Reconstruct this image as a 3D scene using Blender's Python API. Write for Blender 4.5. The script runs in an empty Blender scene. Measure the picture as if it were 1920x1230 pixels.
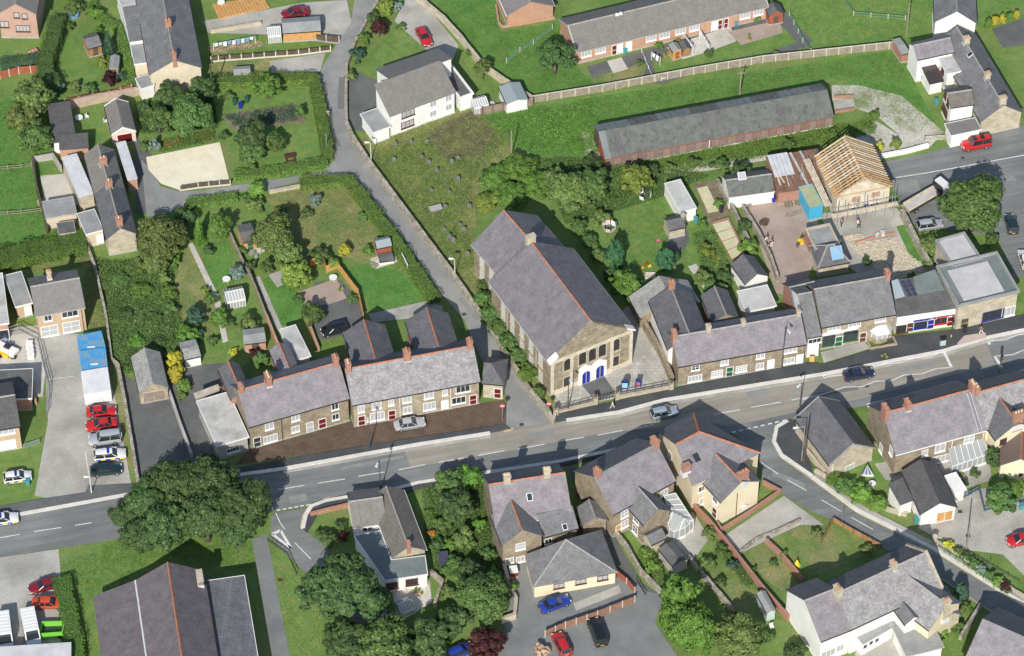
import bpy, math, random
from mathutils import Vector, Matrix
from mathutils.geometry import tessellate_polygon
random.seed(7)
R = math.radians
scn = bpy.context.scene
col = scn.collection
# ------------------------------------------------------------------ camera, sky, sun, exposure
PITCH = R(47.5); FPX = 6500.0; DIST = 497.0
CAM = Vector((0, -DIST*math.cos(PITCH), DIST*math.sin(PITCH)))
cd = bpy.data.cameras.new('camera'); cam = bpy.data.objects.new('camera', cd); col.objects.link(cam)
cd.sensor_width = 36; cd.lens = 36*FPX/1920; cd.clip_start = 1; cd.clip_end = 5000
cam.location = CAM; cam.rotation_euler = (math.pi/2-PITCH, 0, 0)
scn.camera = cam
SUN_EL, SUN_AZ = R(36.5), R(10)          # shadows run away from the camera, a little to the right
SD = Vector((math.sin(SUN_AZ)*math.cos(SUN_EL), math.cos(SUN_AZ)*math.cos(SUN_EL), -math.sin(SUN_EL)))
w = bpy.data.worlds.new('World'); scn.world = w; w.use_nodes = True
nt = w.node_tree; sk = nt.nodes.new('ShaderNodeTexSky'); sk.sky_type = 'NISHITA'; sk.sun_disc = False
sk.sun_elevation = SUN_EL; sk.sun_rotation = math.pi+SUN_AZ
nt.links.new(sk.outputs[0], nt.nodes['Background'].inputs[0]); nt.nodes['Background'].inputs[1].default_value = 0.128
sl = bpy.data.lights.new('sun', 'SUN'); sl.energy = 4.8; sl.angle = R(0.5); sl.color = (1, .95, .87)
so = bpy.data.objects.new('sun', sl); col.objects.link(so); so.rotation_euler = SD.to_track_quat('-Z', 'Y').to_euler()
scn.view_settings.view_transform = 'Standard'; scn.view_settings.look = 'None'
scn.view_settings.exposure = 0.0; scn.view_settings.gamma = 1; scn.view_settings.use_curve_mapping = False
# ------------------------------------------------------------------ pixel -> ground
_f = Vector((0, math.cos(PITCH), -math.sin(PITCH))); _u = Vector((0, math.sin(PITCH), math.cos(PITCH))); _r = Vector((1, 0, 0))
def ray(px, py): return (_f*FPX + _r*(px-960) - _u*(py-615)).normalized()
def W(p, z=0.0):
    d = ray(p[0], p[1]); t = (z-CAM.z)/d.z
    return CAM+d*t
def PX(s): return [tuple(float(c) for c in q.split(',')) for q in s.split()]
def WL(s, z=0.0): return [W(p, z) for p in (PX(s) if isinstance(s, str) else s)]
# ------------------------------------------------------------------ materials
MATS = {}
def _new(name):
    m = bpy.data.materials.new(name); m.use_nodes = True
    n = m.node_tree.nodes; return m, n, m.node_tree.links, n['Principled BSDF']
def c4(c): return (c[0], c[1], c[2], 1)
def plain(name, c, rough=.7, metal=0, spec=.5):
    if name in MATS: return MATS[name]
    m, n, l, b = _new(name); b.inputs['Base Color'].default_value = c4(c); b.inputs['Roughness'].default_value = rough
    b.inputs['Metallic'].default_value = metal; b.inputs['Specular IOR Level'].default_value = spec
    MATS[name] = m; return m
def _noise(n, l, vec, scale, detail=4, rough=.6):
    t = n.new('ShaderNodeTexNoise'); t.inputs['Scale'].default_value = scale; t.inputs['Detail'].default_value = detail
    t.inputs['Roughness'].default_value = rough; l.new(vec, t.inputs['Vector']); return t.outputs['Fac']
def _ramp(n, l, fac, stops):
    r = n.new('ShaderNodeValToRGB'); e = r.color_ramp.elements
    e[0].position, e[0].color = stops[0][0], c4(stops[0][1]); e[1].position, e[1].color = stops[-1][0], c4(stops[-1][1])
    for p, c in stops[1:-1]: q = e.new(p); q.color = c4(c)
    l.new(fac, r.inputs[0]); return r.outputs[0]
def _mix(n, l, fac, a, b, mode='MIX'):
    x = n.new('ShaderNodeMix'); x.data_type = 'RGBA'; x.blend_type = mode
    for s, v in ((0, fac), (6, a), (7, b)):
        if isinstance(v, (int, float)): x.inputs[s].default_value = v
        elif isinstance(v, tuple): x.inputs[s].default_value = c4(v)
        else: l.new(v, x.inputs[s])
    return x.outputs[2]
def noisy(name, c1, c2, s1=.3, s2=4, amp=.35, rough=.9, spots=None, bump=0, uv=False, c3=None, s3=.06, grass=0, along=None):
    """two colours blended by a broad noise, broken up by a fine one; spots = (colour, scale, threshold)"""
    if name in MATS: return MATS[name]
    m, n, l, b = _new(name)
    if uv: v = n.new('ShaderNodeUVMap').outputs[0]
    else: v = n.new('ShaderNodeNewGeometry').outputs['Position']
    if along is not None:
        mp = n.new('ShaderNodeMapping'); mp.inputs['Rotation'].default_value = (0, 0, -along); l.new(v, mp.inputs[0])
        m2 = n.new('ShaderNodeMapping'); m2.inputs['Scale'].default_value = (.07, 1, 1); l.new(mp.outputs[0], m2.inputs[0]); v2 = m2.outputs[0]
    cc = _ramp(n, l, _noise(n, l, v, s1, 5, .62), [(.36, c1), (.64, c2)])
    if c3: cc = _mix(n, l, _ramp(n, l, _noise(n, l, v, s3, 3), [(.5, (0, 0, 0)), (.68, (1, 1, 1))]), cc, c3)
    if grass: cc = _mix(n, l, 1.0, cc, _ramp(n, l, _noise(n, l, v, grass, 4, .65), [(.34, (.84, .97, 1.12)), (.5, (1, 1, 1)), (.66, (1.28, 1.06, 1.0))]), 'MULTIPLY')
    fine = _noise(n, l, v, s2, 4, .7)
    k = _ramp(n, l, fine, [(.3, (1-amp,)*3), (.7, (1+amp,)*3)])
    cc = _mix(n, l, 1.0, cc, k, 'MULTIPLY')
    if along is not None: cc = _mix(n, l, 1.0, cc, _ramp(n, l, _noise(n, l, v2, 1.1, 4, .6), [(.32, (.84, .84, .84)), (.68, (1.15, 1.15, 1.14))]), 'MULTIPLY')
    if spots:
        cc = _mix(n, l, _ramp(n, l, _noise(n, l, v, spots[1], 2), [(spots[2], (0, 0, 0)), (spots[2]+.05, (1, 1, 1))]), cc, spots[0])
    l.new(cc, b.inputs['Base Color']); b.inputs['Roughness'].default_value = rough; b.inputs['Specular IOR Level'].default_value = .25
    if bump:
        bp = n.new('ShaderNodeBump'); bp.inputs['Strength'].default_value = bump; bp.inputs['Distance'].default_value = .08
        l.new(fine, bp.inputs['Height']); l.new(bp.outputs[0], b.inputs['Normal'])
    MATS[name] = m; return m
def coursed(name, c1, c2, mortar, bw, bh, msize=.02, wear=.3, rough=.85, bump=.4, lichen=None, streak=None):
    """slates, tiles, bricks or squared stone laid in courses, on metre UVs"""
    if name in MATS: return MATS[name]
    m, n, l, b = _new(name); v = n.new('ShaderNodeUVMap').outputs[0]
    wv = n.new('ShaderNodeTexNoise'); wv.inputs['Scale'].default_value = 1.3; l.new(v, wv.inputs['Vector'])
    vm = n.new('ShaderNodeVectorMath'); vm.operation = 'MULTIPLY_ADD'; l.new(wv.outputs['Color'], vm.inputs[0]); vm.inputs[1].default_value = (.08,)*3; l.new(v, vm.inputs[2])
    t = n.new('ShaderNodeTexBrick'); l.new(vm.outputs[0], t.inputs['Vector']); t.inputs['Scale'].default_value = 1
    t.inputs['Brick Width'].default_value = bw; t.inputs['Row Height'].default_value = bh; t.inputs['Mortar Size'].default_value = msize
    t.inputs['Color1'].default_value = c4(c1); t.inputs['Color2'].default_value = c4(c2); t.inputs['Mortar'].default_value = c4(mortar)
    t.inputs['Bias'].default_value = 0
    k = _ramp(n, l, _noise(n, l, v, .55, 6, .65), [(.3, (1-wear,)*3), (.7, (1+wear,)*3)])
    cc = _mix(n, l, 1.0, t.outputs[0], k, 'MULTIPLY')
    k2 = _ramp(n, l, _noise(n, l, v, 7, 3, .7), [(.3, (.8,)*3), (.7, (1.2,)*3)])
    cc = _mix(n, l, 1.0, cc, k2, 'MULTIPLY')
    if lichen:
        cc = _mix(n, l, _ramp(n, l, _noise(n, l, v, 2.6, 4, .7), [(lichen[1], (0, 0, 0)), (lichen[1]+.06, (.8,)*3)]), cc, lichen[0])
    if streak:
        mp = n.new('ShaderNodeMapping'); mp.inputs['Scale'].default_value = (1.2, .08, 1); l.new(v, mp.inputs[0])
        cc = _mix(n, l, _ramp(n, l, _noise(n, l, mp.outputs[0], 1.6, 4, .6), [(.5, (0, 0, 0)), (.75, (.55,)*3)]), cc, streak)
    l.new(cc, b.inputs['Base Color']); b.inputs['Roughness'].default_value = rough; b.inputs['Specular IOR Level'].default_value = .3
    bp = n.new('ShaderNodeBump'); bp.inputs['Strength'].default_value = bump; bp.inputs['Distance'].default_value = .02
    l.new(t.outputs['Fac'], bp.inputs['Height']); bp.invert = True; l.new(bp.outputs[0], b.inputs['Normal'])
    MATS[name] = m; return m
def corrug(name, c1, c2, c3=None, pitch=.2, rough=.6, metal=0):
    if name in MATS: return MATS[name]
    m, n, l, b = _new(name); v = n.new('ShaderNodeUVMap').outputs[0]
    wv = n.new('ShaderNodeTexWave'); wv.inputs['Scale'].default_value = 1/pitch/6.28*3.14; wv.bands_direction = 'X'; l.new(v, wv.inputs['Vector'])
    cc = _ramp(n, l, _noise(n, l, v, .7, 5, .65), [(.35, c1), (.65, c2)])
    if c3: cc = _mix(n, l, _ramp(n, l, _noise(n, l, v, .9, 6, .7), [(.52, (0, 0, 0)), (.6, (1, 1, 1))]), cc, c3)
    l.new(cc, b.inputs['Base Color']); b.inputs['Roughness'].default_value = rough; b.inputs['Metallic'].default_value = metal
    bp = n.new('ShaderNodeBump'); bp.inputs['Strength'].default_value = .6; bp.inputs['Distance'].default_value = .05
    l.new(wv.outputs['Fac'], bp.inputs['Height']); l.new(bp.outputs[0], b.inputs['Normal'])
    MATS[name] = m; return m
def leafm(name, dark, light, trans=.25):
    if name in MATS: return MATS[name]
    m, n, l, b = _new(name); g = n.new('ShaderNodeNewGeometry'); oi = n.new('ShaderNodeObjectInfo')
    cc = _ramp(n, l, g.outputs['Random Per Island'], [(0, dark), (1, light)])
    cl = _noise(n, l, g.outputs['Position'], .9, 3, .6)
    cc = _mix(n, l, 1.0, cc, _ramp(n, l, cl, [(.3, (.72, .76, .78)), (.7, (1.24, 1.26, 1.12))]), 'MULTIPLY')
    hs = n.new('ShaderNodeHueSaturation'); l.new(cc, hs.inputs['Color'])
    mr = n.new('ShaderNodeMapRange'); l.new(oi.outputs['Random'], mr.inputs[0]); mr.inputs[3].default_value = .495; mr.inputs[4].default_value = .52
    l.new(mr.outputs[0], hs.inputs['Hue']); mr2 = n.new('ShaderNodeMapRange'); l.new(oi.outputs['Random'], mr2.inputs[0]); mr2.inputs[3].default_value = .8; mr2.inputs[4].default_value = 1.15
    l.new(mr2.outputs[0], hs.inputs['Value'])
    l.new(hs.outputs[0], b.inputs['Base Color']); b.inputs['Roughness'].default_value = .6; b.inputs['Specular IOR Level'].default_value = .3
    tr = n.new('ShaderNodeBsdfTranslucent'); l.new(hs.outputs[0], tr.inputs[0]); ms = n.new('ShaderNodeMixShader'); ms.inputs[0].default_value = trans
    out = n['Material Output']; l.new(b.outputs[0], ms.inputs[1]); l.new(tr.outputs[0], ms.inputs[2]); l.new(ms.outputs[0], out.inputs[0])
    MATS[name] = m; return m
# ground
G_GRASS = noisy('grass', (.11, .19, .044), (.17, .26, .07), .22, 5, .38, .95, bump=.4, c3=(.175, .215, .075), s3=.1, grass=1.1)
G_LAWN = noisy('lawn', (.115, .205, .045), (.155, .255, .065), .5, 6, .28, .95, bump=.3, c3=(.16, .24, .07), s3=.2, grass=.8)
G_LUSH = noisy('lush_grass', (.072, .18, .034), (.115, .25, .055), .3, 5, .4, .95, bump=.5, c3=(.12, .235, .055), s3=.12, grass=1.1)
G_ROUGH = noisy('rough_grass', (.135, .205, .055), (.26, .275, .10), .22, 4, .45, .95, bump=.6, c3=(.19, .215, .09), s3=.13, grass=1.1)
G_DRY = noisy('dry_grass', (.13, .19, .055), (.27, .26, .11), .28, 5, .4, .95, bump=.5, c3=(.10, .19, .045), s3=.16, grass=1.1)
G_WEED = noisy('weed_ground', (.04, .105, .025), (.085, .165, .04), .5, 5, .45, .95, bump=.6)
G_SOIL = noisy('soil', (.16, .12, .08), (.25, .205, .145), .6, 6, .35, .95, bump=.4)
G_TAR = noisy('asphalt', (.18, .192, .188), (.222, .232, .226), .16, 9, .14, .9, c3=(.155, .165, .165), s3=.07, along=R(14.5))
G_TARL = noisy('asphalt_worn', (.225, .232, .225), (.29, .292, .28), .2, 8, .16, .9, c3=(.33, .325, .3), s3=.1)
G_TARB = noisy('asphalt_buff', (.285, .27, .23), (.335, .315, .272), .18, 9, .13, .9, c3=(.26, .24, .205), s3=.09, along=R(14.5))
G_TARD = noisy('asphalt_dark', (.062, .067, .071), (.088, .092, .095), .3, 8, .18, .9)
G_TARM = noisy('asphalt_mid', (.11, .115, .115), (.15, .155, .15), .25, 8, .2, .9)
G_CONC = noisy('concrete', (.36, .35, .31), (.47, .455, .41), .2, 5, .18, .9, c3=(.30, .29, .26), s3=.13)
G_CONCL = noisy('concrete_pale', (.50, .475, .42), (.62, .59, .53), .4, 5, .2, .9, c3=(.42, .4, .35), s3=.2)
G_GRAVEL = noisy('cream_gravel', (.70, .655, .47), (.80, .755, .58), .5, 14, .12, .95, bump=.3)
G_BROWN = noisy('brown_gravel', (.105, .072, .05), (.145, .102, .075), .6, 9, .35, .95, bump=.3)
G_BRICKY = noisy('brick_paving', (.34, .265, .22), (.41, .33, .28), .3, 8, .16, .9)
G_STONEY = noisy('stony_track', (.40, .385, .32), (.56, .535, .46), .3, 4, .3, .95, bump=.4, c3=(.23, .26, .13), s3=.22)
G_RUBBLE = noisy('rubble_ground', (.42, .375, .28), (.60, .545, .42), .5, 4, .35, .95, bump=.6)
G_FLAG = coursed('flagstones', (.40, .385, .345), (.47, .455, .41), (.27, .26, .23), .9, .6, .02, .22)
PAINT_W = noisy('white_road_paint', (.62, .62, .6), (.74, .74, .71), 1.5, 6, .2, .7)
PAINT_Y = noisy('yellow_road_paint', (.62, .50, .2), (.68, .58, .3), 1.5, 6, .2, .7)
KERB = noisy('kerb_concrete', (.60, .585, .53), (.72, .70, .64), .6, 5, .18, .85)
# roofs
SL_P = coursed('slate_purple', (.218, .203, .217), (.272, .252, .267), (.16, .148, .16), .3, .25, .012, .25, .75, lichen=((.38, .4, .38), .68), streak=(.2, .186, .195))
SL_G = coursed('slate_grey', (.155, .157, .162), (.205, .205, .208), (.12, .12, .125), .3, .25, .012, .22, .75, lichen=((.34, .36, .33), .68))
SL_D = coursed('slate_dark_and_shaded', (.115, .116, .125), (.155, .155, .165), (.08, .08, .085), .3, .25, .012, .2, .7)  # dark slate roofs; also the shade painted onto rear slopes of paler roofs
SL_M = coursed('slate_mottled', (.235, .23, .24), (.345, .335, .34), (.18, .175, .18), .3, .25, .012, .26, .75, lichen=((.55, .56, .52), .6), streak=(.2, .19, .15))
SL_C = coursed('slate_chapel', (.165, .156, .17), (.21, .198, .211), (.125, .118, .128), .3, .25, .012, .24, .75, lichen=((.3, .32, .3), .7), streak=(.235, .235, .225))
SL_H = coursed('slate_hall', (.135, .118, .128), (.17, .15, .16), (.10, .088, .095), .3, .25, .012, .2, .8, lichen=((.2, .19, .19), .68), streak=(.1, .09, .095))
SL_A = coursed('slate_aisle', (.115, .12, .135), (.155, .16, .172), (.08, .083, .092), .3, .25, .012, .25, .7, streak=(.24, .25, .26))
SL_K = coursed('slate_lichened', (.27, .27, .255), (.36, .36, .335), (.2, .2, .19), .35, .28, .012, .24, .8, lichen=((.5, .5, .45), .6))
TL_B = coursed('tile_brown', (.2, .19, .172), (.24, .228, .206), (.15, .142, .13), .33, .3, .02, .1, .85, streak=(.14, .125, .115))
TL_G = coursed('tile_grey', (.205, .195, .185), (.24, .228, .217), (.14, .133, .127), .33, .3, .02, .1, .85)
TL_D = coursed('tile_dark', (.10, .098, .098), (.13, .127, .126), (.065, .064, .064), .33, .3, .02, .15, .85)
TL_N = coursed('tile_brown_dark', (.16, .147, .13), (.20, .183, .165), (.11, .1, .09), .33, .3, .02, .18, .85, lichen=((.25, .25, .19), .66))
FELT = noisy('roof_felt', (.25, .262, .258), (.33, .338, .33), .4, 5, .16, .85, uv=False)
FELT_G = noisy('roof_felt_green', (.155, .185, .18), (.205, .235, .225), .3, 5, .16, .85)
FELT_D = noisy('roof_felt_dark', (.10, .10, .10), (.15, .15, .145), .5, 6, .3, .9)
FELT_W = noisy('roof_felt_pale', (.44, .44, .42), (.56, .555, .53), .4, 5, .16, .85, c3=(.36, .36, .33), s3=.3)
FELT_L = noisy('roof_chippings', (.46, .45, .45), (.55, .54, .535), .5, 12, .12, .9)
COR_W = corrug('corrugated_pale', (.52, .54, .56), (.66, .67, .68), None, .25)
COR_A = corrug('corrugated_asbestos', (.12, .13, .116), (.172, .178, .16), (.10, .11, .095), .2)
COR_B = corrug('corrugated_bluegrey', (.19, .215, .215), (.24, .265, .262), (.16, .178, .175), .2)
COR_R = corrug('corrugated_rust', (.19, .105, .065), (.28, .165, .11), (.13, .085, .06), .2)
# walls
ST_S = coursed('stone_sand', (.40, .33, .215), (.24, .2, .14), (.43, .38, .28), .5, .26, .03, .3, .9, lichen=((.16, .15, .12), .64))
ST_D = coursed('stone_brown', (.31, .25, .165), (.175, .145, .105), (.36, .31, .23), .45, .24, .03, .3, .9, lichen=((.12, .11, .09), .64))
ST_C = coursed('stone_ashlar', (.40, .345, .24), (.245, .21, .15), (.30, .265, .195), .7, .33, .02, .34, .9, lichen=((.13, .12, .1), .6), streak=(.17, .15, .12))
ST_P = coursed('stone_pale', (.52, .46, .345), (.40, .355, .27), (.5, .45, .35), .6, .3, .02, .25, .9)
ST_B = coursed('stone_cream', (.66, .60, .47), (.52, .46, .35), (.62, .57, .46), .6, .3, .02, .22, .9)
ST_W = noisy('rubble_wall', (.24, .215, .165), (.44, .405, .33), 1.1, 4, .5, .95, bump=.7)
BR_O = coursed('brick_orange', (.47, .245, .145), (.54, .30, .19), (.46, .32, .24), .225, .075, .012, .1, .9)
BR_R = coursed('brick_red', (.36, .155, .105), (.43, .2, .135), (.38, .26, .2), .225, .075, .012, .14, .9)
BR_B = coursed('brick_buff', (.50, .345, .205), (.57, .41, .26), (.5, .4, .29), .225, .075, .012, .1, .9)
RE_W = noisy('render_white', (.74, .735, .70), (.82, .815, .785), .4, 6, .06, .85)
RE_C = noisy('render_cream', (.70, .615, .43), (.76, .675, .49), .4, 6, .08, .85)
RE_G = noisy('render_grey', (.36, .345, .32), (.46, .44, .41), .5, 6, .15, .9)
RE_Y = noisy('render_straw', (.57, .50, .36), (.65, .575, .425), .5, 5, .1, .9)
RIDGE = noisy('ridge_terracotta', (.36, .135, .075), (.46, .20, .115), 2, 5, .3, .85)
RIDGE_G = noisy('ridge_grey', (.26, .245, .23), (.34, .325, .3), 2, 5, .2, .85)
LEAD = noisy('lead_flashing', (.55, .57, .6), (.68, .7, .72), 2, 5, .1, .5)
WHITE = plain('white_gloss', (.8, .8, .78), .4); DARKP = plain('black_plastic', (.03, .03, .032), .45)
GLASS = plain('window_glass', (.035, .042, .05), .06, 0, .8); NET = plain('net_curtain_glass', (.42, .43, .44), .15)
GGLASS = plain('greenhouse_glass', (.36, .38, .37), .1, 0, .6)
BROWNP = plain('brown_stain', (.12, .045, .025), .5); GREENP = plain('green_gloss', (.02, .12, .06), .4); BLUEP = plain('blue_gloss', (.015, .03, .30), .4)
MAROON = plain('maroon_gloss', (.14, .012, .015), .35); REDP = plain('red_gloss', (.5, .03, .025), .35)
WOOD = noisy('larch_lap', (.30, .165, .075), (.40, .235, .115), 1.5, 8, .25, .8); WOOD_R = noisy('red_stain_wood', (.29, .085, .045), (.36, .12, .065), 1.5, 8, .2, .8)
WOOD_G = noisy('grey_wood', (.25, .215, .165), (.34, .3, .24), 1.5, 8, .3, .9); WOOD_O = noisy('orange_wood', (.50, .27, .09), (.6, .35, .14), 1.5, 8, .2, .8)
WOOD_D = noisy('dark_wood', (.085, .062, .045), (.13, .1, .075), 1.5, 8, .3, .9); RAFT = noisy('new_timber', (.40, .25, .12), (.56, .40, .23), 2, 6, .3, .8)
RAFTP = noisy('pale_timber', (.52, .43, .31), (.68, .6, .47), 2, 6, .2, .8)
POSTC = noisy('concrete_post', (.55, .52, .45), (.66, .63, .56), 1.5, 6, .15, .9)
STEEL = plain('galvanised_steel', (.48, .5, .52), .4, .6); POLEM = plain('dark_pole', (.07, .075, .08), .6)
LAMPG = plain('lamp_lens', (.62, .68, .72), .25)
POT_O = plain('chimney_pot', (.5, .24, .12), .8); POT_Y = plain('buff_pot', (.62, .53, .33), .8)
# leaves
LF_M = leafm('leaf_mid', (.07, .128, .036), (.17, .26, .078)); LF_D = leafm('leaf_dark', (.048, .09, .032), (.13, .20, .068)); LF_C = leafm('leaf_cypress', (.035, .12, .05), (.085, .21, .09))
LF_Y = leafm('leaf_lime', (.15, .21, .035), (.31, .36, .08)); LF_G = leafm('leaf_gold', (.38, .34, .035), (.6, .53, .08))
LF_O = leafm('leaf_olive', (.095, .14, .04), (.245, .30, .095)); LF_B = leafm('leaf_bluegreen', (.035, .095, .06), (.105, .19, .125))
LF_S = leafm('leaf_silver', (.14, .21, .18), (.27, .35, .30)); LF_P = leafm('leaf_purple', (.035, .012, .016), (.10, .03, .035))
LF_L = leafm('leaf_fresh', (.09, .18, .03), (.19, .31, .065)); LF_H = leafm('leaf_hedge', (.15, .25, .045), (.25, .375, .085))
LF_F = leafm('petal_mixed', (.35, .12, .10), (.75, .62, .5)); LF_OR = leafm('petal_orange', (.45, .14, .02), (.7, .42, .08)); LF_PK = leafm('petal_pink', (.55, .12, .18), (.8, .5, .5))
BARK = noisy('bark', (.10, .08, .06), (.17, .14, .105), 2, 8, .4, .95)
# ------------------------------------------------------------------ mesh building
ORG = {}
def uvs(me):
    uvl = me.uv_layers.new(name='UVMap'); d = uvl.data; V = me.vertices; Lp = me.loops
    for p in me.polygons:
        n = p.normal
        if abs(n.z) > .999: h = Vector((1, 0, 0)); v = Vector((0, 1, 0))
        else: h = Vector((-n.y, n.x, 0)).normalized(); v = n.cross(h)
        for li in p.loop_indices:
            q = V[Lp[li].vertex_index].co; d[li].uv = (q.dot(h), q.dot(v))
class MB:
    def __init__(s): s.v = []; s.f = []; s.m = []
    def add(s, vs, fs, mi=0):
        k = len(s.v); s.v += [Vector(q) for q in vs]
        for f in fs: s.f.append([k+i for i in f]); s.m.append(mi)
        return s
    def poly(s, pts, mi=0): return s.add(pts, [list(range(len(pts)))], mi)
    def box(s, c, sx, sy, sz, rz=0.0, mi=0, ux=None):
        """box centred at c (base at c.z), half-turned by rz or along ux"""
        c = Vector(c); ux = Vector((math.cos(rz), math.sin(rz), 0)) if ux is None else ux; uy = Vector((-ux.y, ux.x, 0))
        b = [c+ux*(i*sx/2)+uy*(j*sy/2) for i, j in ((-1, -1), (1, -1), (1, 1), (-1, 1))]
        t = [q+Vector((0, 0, sz)) for q in b]
        return s.add(b+t, [(3, 2, 1, 0), (4, 5, 6, 7), (0, 1, 5, 4), (1, 2, 6, 5), (2, 3, 7, 6), (3, 0, 4, 7)], mi)
    def prism(s, pts, z0, z1, mi=0, top=True, bottom=False):
        n = len(pts); b = [Vector((q[0], q[1], z0)) for q in pts]; t = [Vector((q[0], q[1], z1)) for q in pts]
        area = sum(b[i].x*b[(i+1) % n].y-b[(i+1) % n].x*b[i].y for i in range(n))
        if area < 0: b.reverse(); t.reverse()
        s.add(b+t, [(i, (i+1) % n, n+(i+1) % n, n+i) for i in range(n)], mi)
        if top:
            for tri in tessellate_polygon([t]): s.add([t[i] for i in tri], [(0, 1, 2)], mi)
        if bottom:
            for tri in tessellate_polygon([b]): s.add([b[i] for i in tri], [(2, 1, 0)], mi)
        return s
    def slab(s, pts, th, mi=0):
        """thick plate below a planar polygon"""
        pts = [Vector(q) for q in pts]; n = len(pts)
        nn = Vector()
        for i in range(n): nn += (pts[i]-pts[0]).cross(pts[(i+1) % n]-pts[0])
        if nn.z < 0: pts.reverse()
        lo = [q-Vector((0, 0, th)) for q in pts]
        return s.add(pts+lo, [list(range(n)), list(range(2*n-1, n-1, -1))]+[(i, n+i, n+(i+1) % n, (i+1) % n) for i in range(n)], mi)
    def tube(s, a, b, r, r2=None, seg=8, mi=0, cap=True):
        a = Vector(a); b = Vector(b); r2 = r if r2 is None else r2; d = (b-a).normalized()
        u = d.orthogonal().normalized(); v = d.cross(u)
        A = [a+(u*math.cos(t)+v*math.sin(t))*r for t in [2*math.pi*i/seg for i in range(seg)]]
        B = [b+(u*math.cos(t)+v*math.sin(t))*r2 for t in [2*math.pi*i/seg for i in range(seg)]]
        fs = [(i, (i+1) % seg, seg+(i+1) % seg, seg+i) for i in range(seg)]
        if cap: fs += [list(range(seg-1, -1, -1)), list(range(seg, 2*seg))]
        return s.add(A+B, fs, mi)
    def ribbon(s, pts, wd, z0, z1, mi=0, jit=0):
        """wall-like strip along a polyline, mitred"""
        pts = [Vector((p[0], p[1], 0)) for p in pts]; n = len(pts); Lf = []; Rt = []
        for i in range(n):
            d0 = (pts[i]-pts[i-1]).normalized() if i else None; d1 = (pts[i+1]-pts[i]).normalized() if i < n-1 else None
            d = d1 if d0 is None else d0 if d1 is None else (d0+d1).normalized()
            k = 1 if d0 is None or d1 is None else 1/max(.5, d.dot(d1))
            nn = Vector((-d.y, d.x, 0))*wd/2*k; Lf.append(pts[i]+nn); Rt.append(pts[i]-nn)
        for i in range(n-1):
            q = [Rt[i], Rt[i+1], Lf[i+1], Lf[i]]; j0 = random.uniform(-jit, jit) if jit else 0
            b = [Vector((p.x, p.y, z0)) for p in q]; t = [Vector((p.x, p.y, z1+j0)) for p in q]
            fs = [(4, 5, 6, 7)]+([(0, 1, 5, 4), (2, 3, 7, 6), (1, 2, 6, 5), (3, 0, 4, 7)] if z1 > z0+.001 else [])
            s.add(b+t, fs, mi)
        return s
    def build(s, name, mats, parent=None, origin=None, smooth=None, uv=True):
        o3 = ORG.get(parent, Vector()) if origin is None else origin
        me = bpy.data.meshes.new(name); me.from_pydata([v-o3 for v in s.v], [], s.f)
        mats = mats if isinstance(mats, (list, tuple)) else [mats]
        for m in mats: me.materials.append(m)
        if len(mats) > 1: me.polygons.foreach_set('material_index', s.m)
        me.update()
        if uv: uvs(me)
        if smooth: me.shade_smooth(); me.set_sharp_from_angle(angle=smooth)
        ob = bpy.data.objects.new(name, me); col.objects.link(ob)
        if parent is not None: ob.parent = parent; ORG[ob] = o3
        else: ob.location = o3; ORG[ob] = o3
        return ob
def tag(o, label=None, cat=None, group=None, kind=None):
    for k, v in (('label', label), ('category', cat), ('group', group), ('kind', kind)):
        if v: o[k] = v
    return o
def thing(name, label, cat, base, group=None, rz=0.0):
    o = bpy.data.objects.new(name, None); o.empty_display_size = .3; col.objects.link(o); o.location = base; o.rotation_euler.z = rz
    ORG[o] = Vector(base); return tag(o, label, cat, group)
def copy_tree(o, parent=None):
    c = o.copy(); col.objects.link(c); c.parent = parent
    for ch in o.children: copy_tree(ch, c)
    return c
UB = {}
def unitbox(m):
    if m not in UB:
        b = MB().box((0, 0, -.5), 1, 1, 1); me = bpy.data.meshes.new('unit'); me.from_pydata(b.v, [], b.f); me.materials.append(m); uvs(me); UB[m] = me
    return UB[m]
def ubox(name, parent, m, c, size, rz=0.0, tilt=0.0, ry=0.0):
    """piece sharing one box mesh: centre c in world"""
    o = bpy.data.objects.new(name, unitbox(m)); col.objects.link(o); o.parent = parent; o3 = ORG.get(parent, Vector())
    o.location = Vector(c)-o3; o.scale = size; o.rotation_euler = (tilt, ry, rz); ORG[o] = o3; return o
# ------------------------------------------------------------------ ground sheets
LAYK = {}
def gp(name, s, m, layer, label=None, z=None, parent=None, kind='structure'):
    pts = WL(s); LAYK[layer] = LAYK.get(layer, 0)+1; z = .016*layer+.0005*LAYK[layer] if z is None else z; b = MB()
    v = [Vector((p.x, p.y, z)) for p in pts]
    for tri in tessellate_polygon([v]):
        t = [v[i] for i in tri]
        if (t[1]-t[0]).cross(t[2]-t[0]).z < 0: t.reverse()
        b.poly(t)
    o = b.build(name, m, parent)
    if parent is None: tag(o, label, None, None, kind)
    return o
def slabp(name, s, m, h, label=None, parent=None):
    o = MB().prism(WL(s), 0, h).build(name, m, parent)
    if parent is None: tag(o, label, None, None, 'structure')
    return o
def line(parent, name, s, wd, m, z=.05, z0=None, jit=0):
    return MB().ribbon(WL(s), wd, z if z0 is None else z0, z, jit=jit).build(name, m, parent)
G_MEAD = noisy('meadow_lawn', (.11, .19, .045), (.19, .24, .075), .35, 5, .35, .95, bump=.4, c3=(.24, .23, .11), s3=.18, grass=1.0)
G_CPK = noisy('asphalt_grey', (.185, .195, .192), (.23, .24, .235), .3, 8, .14, .9, c3=(.16, .17, .17), s3=.12)
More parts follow.
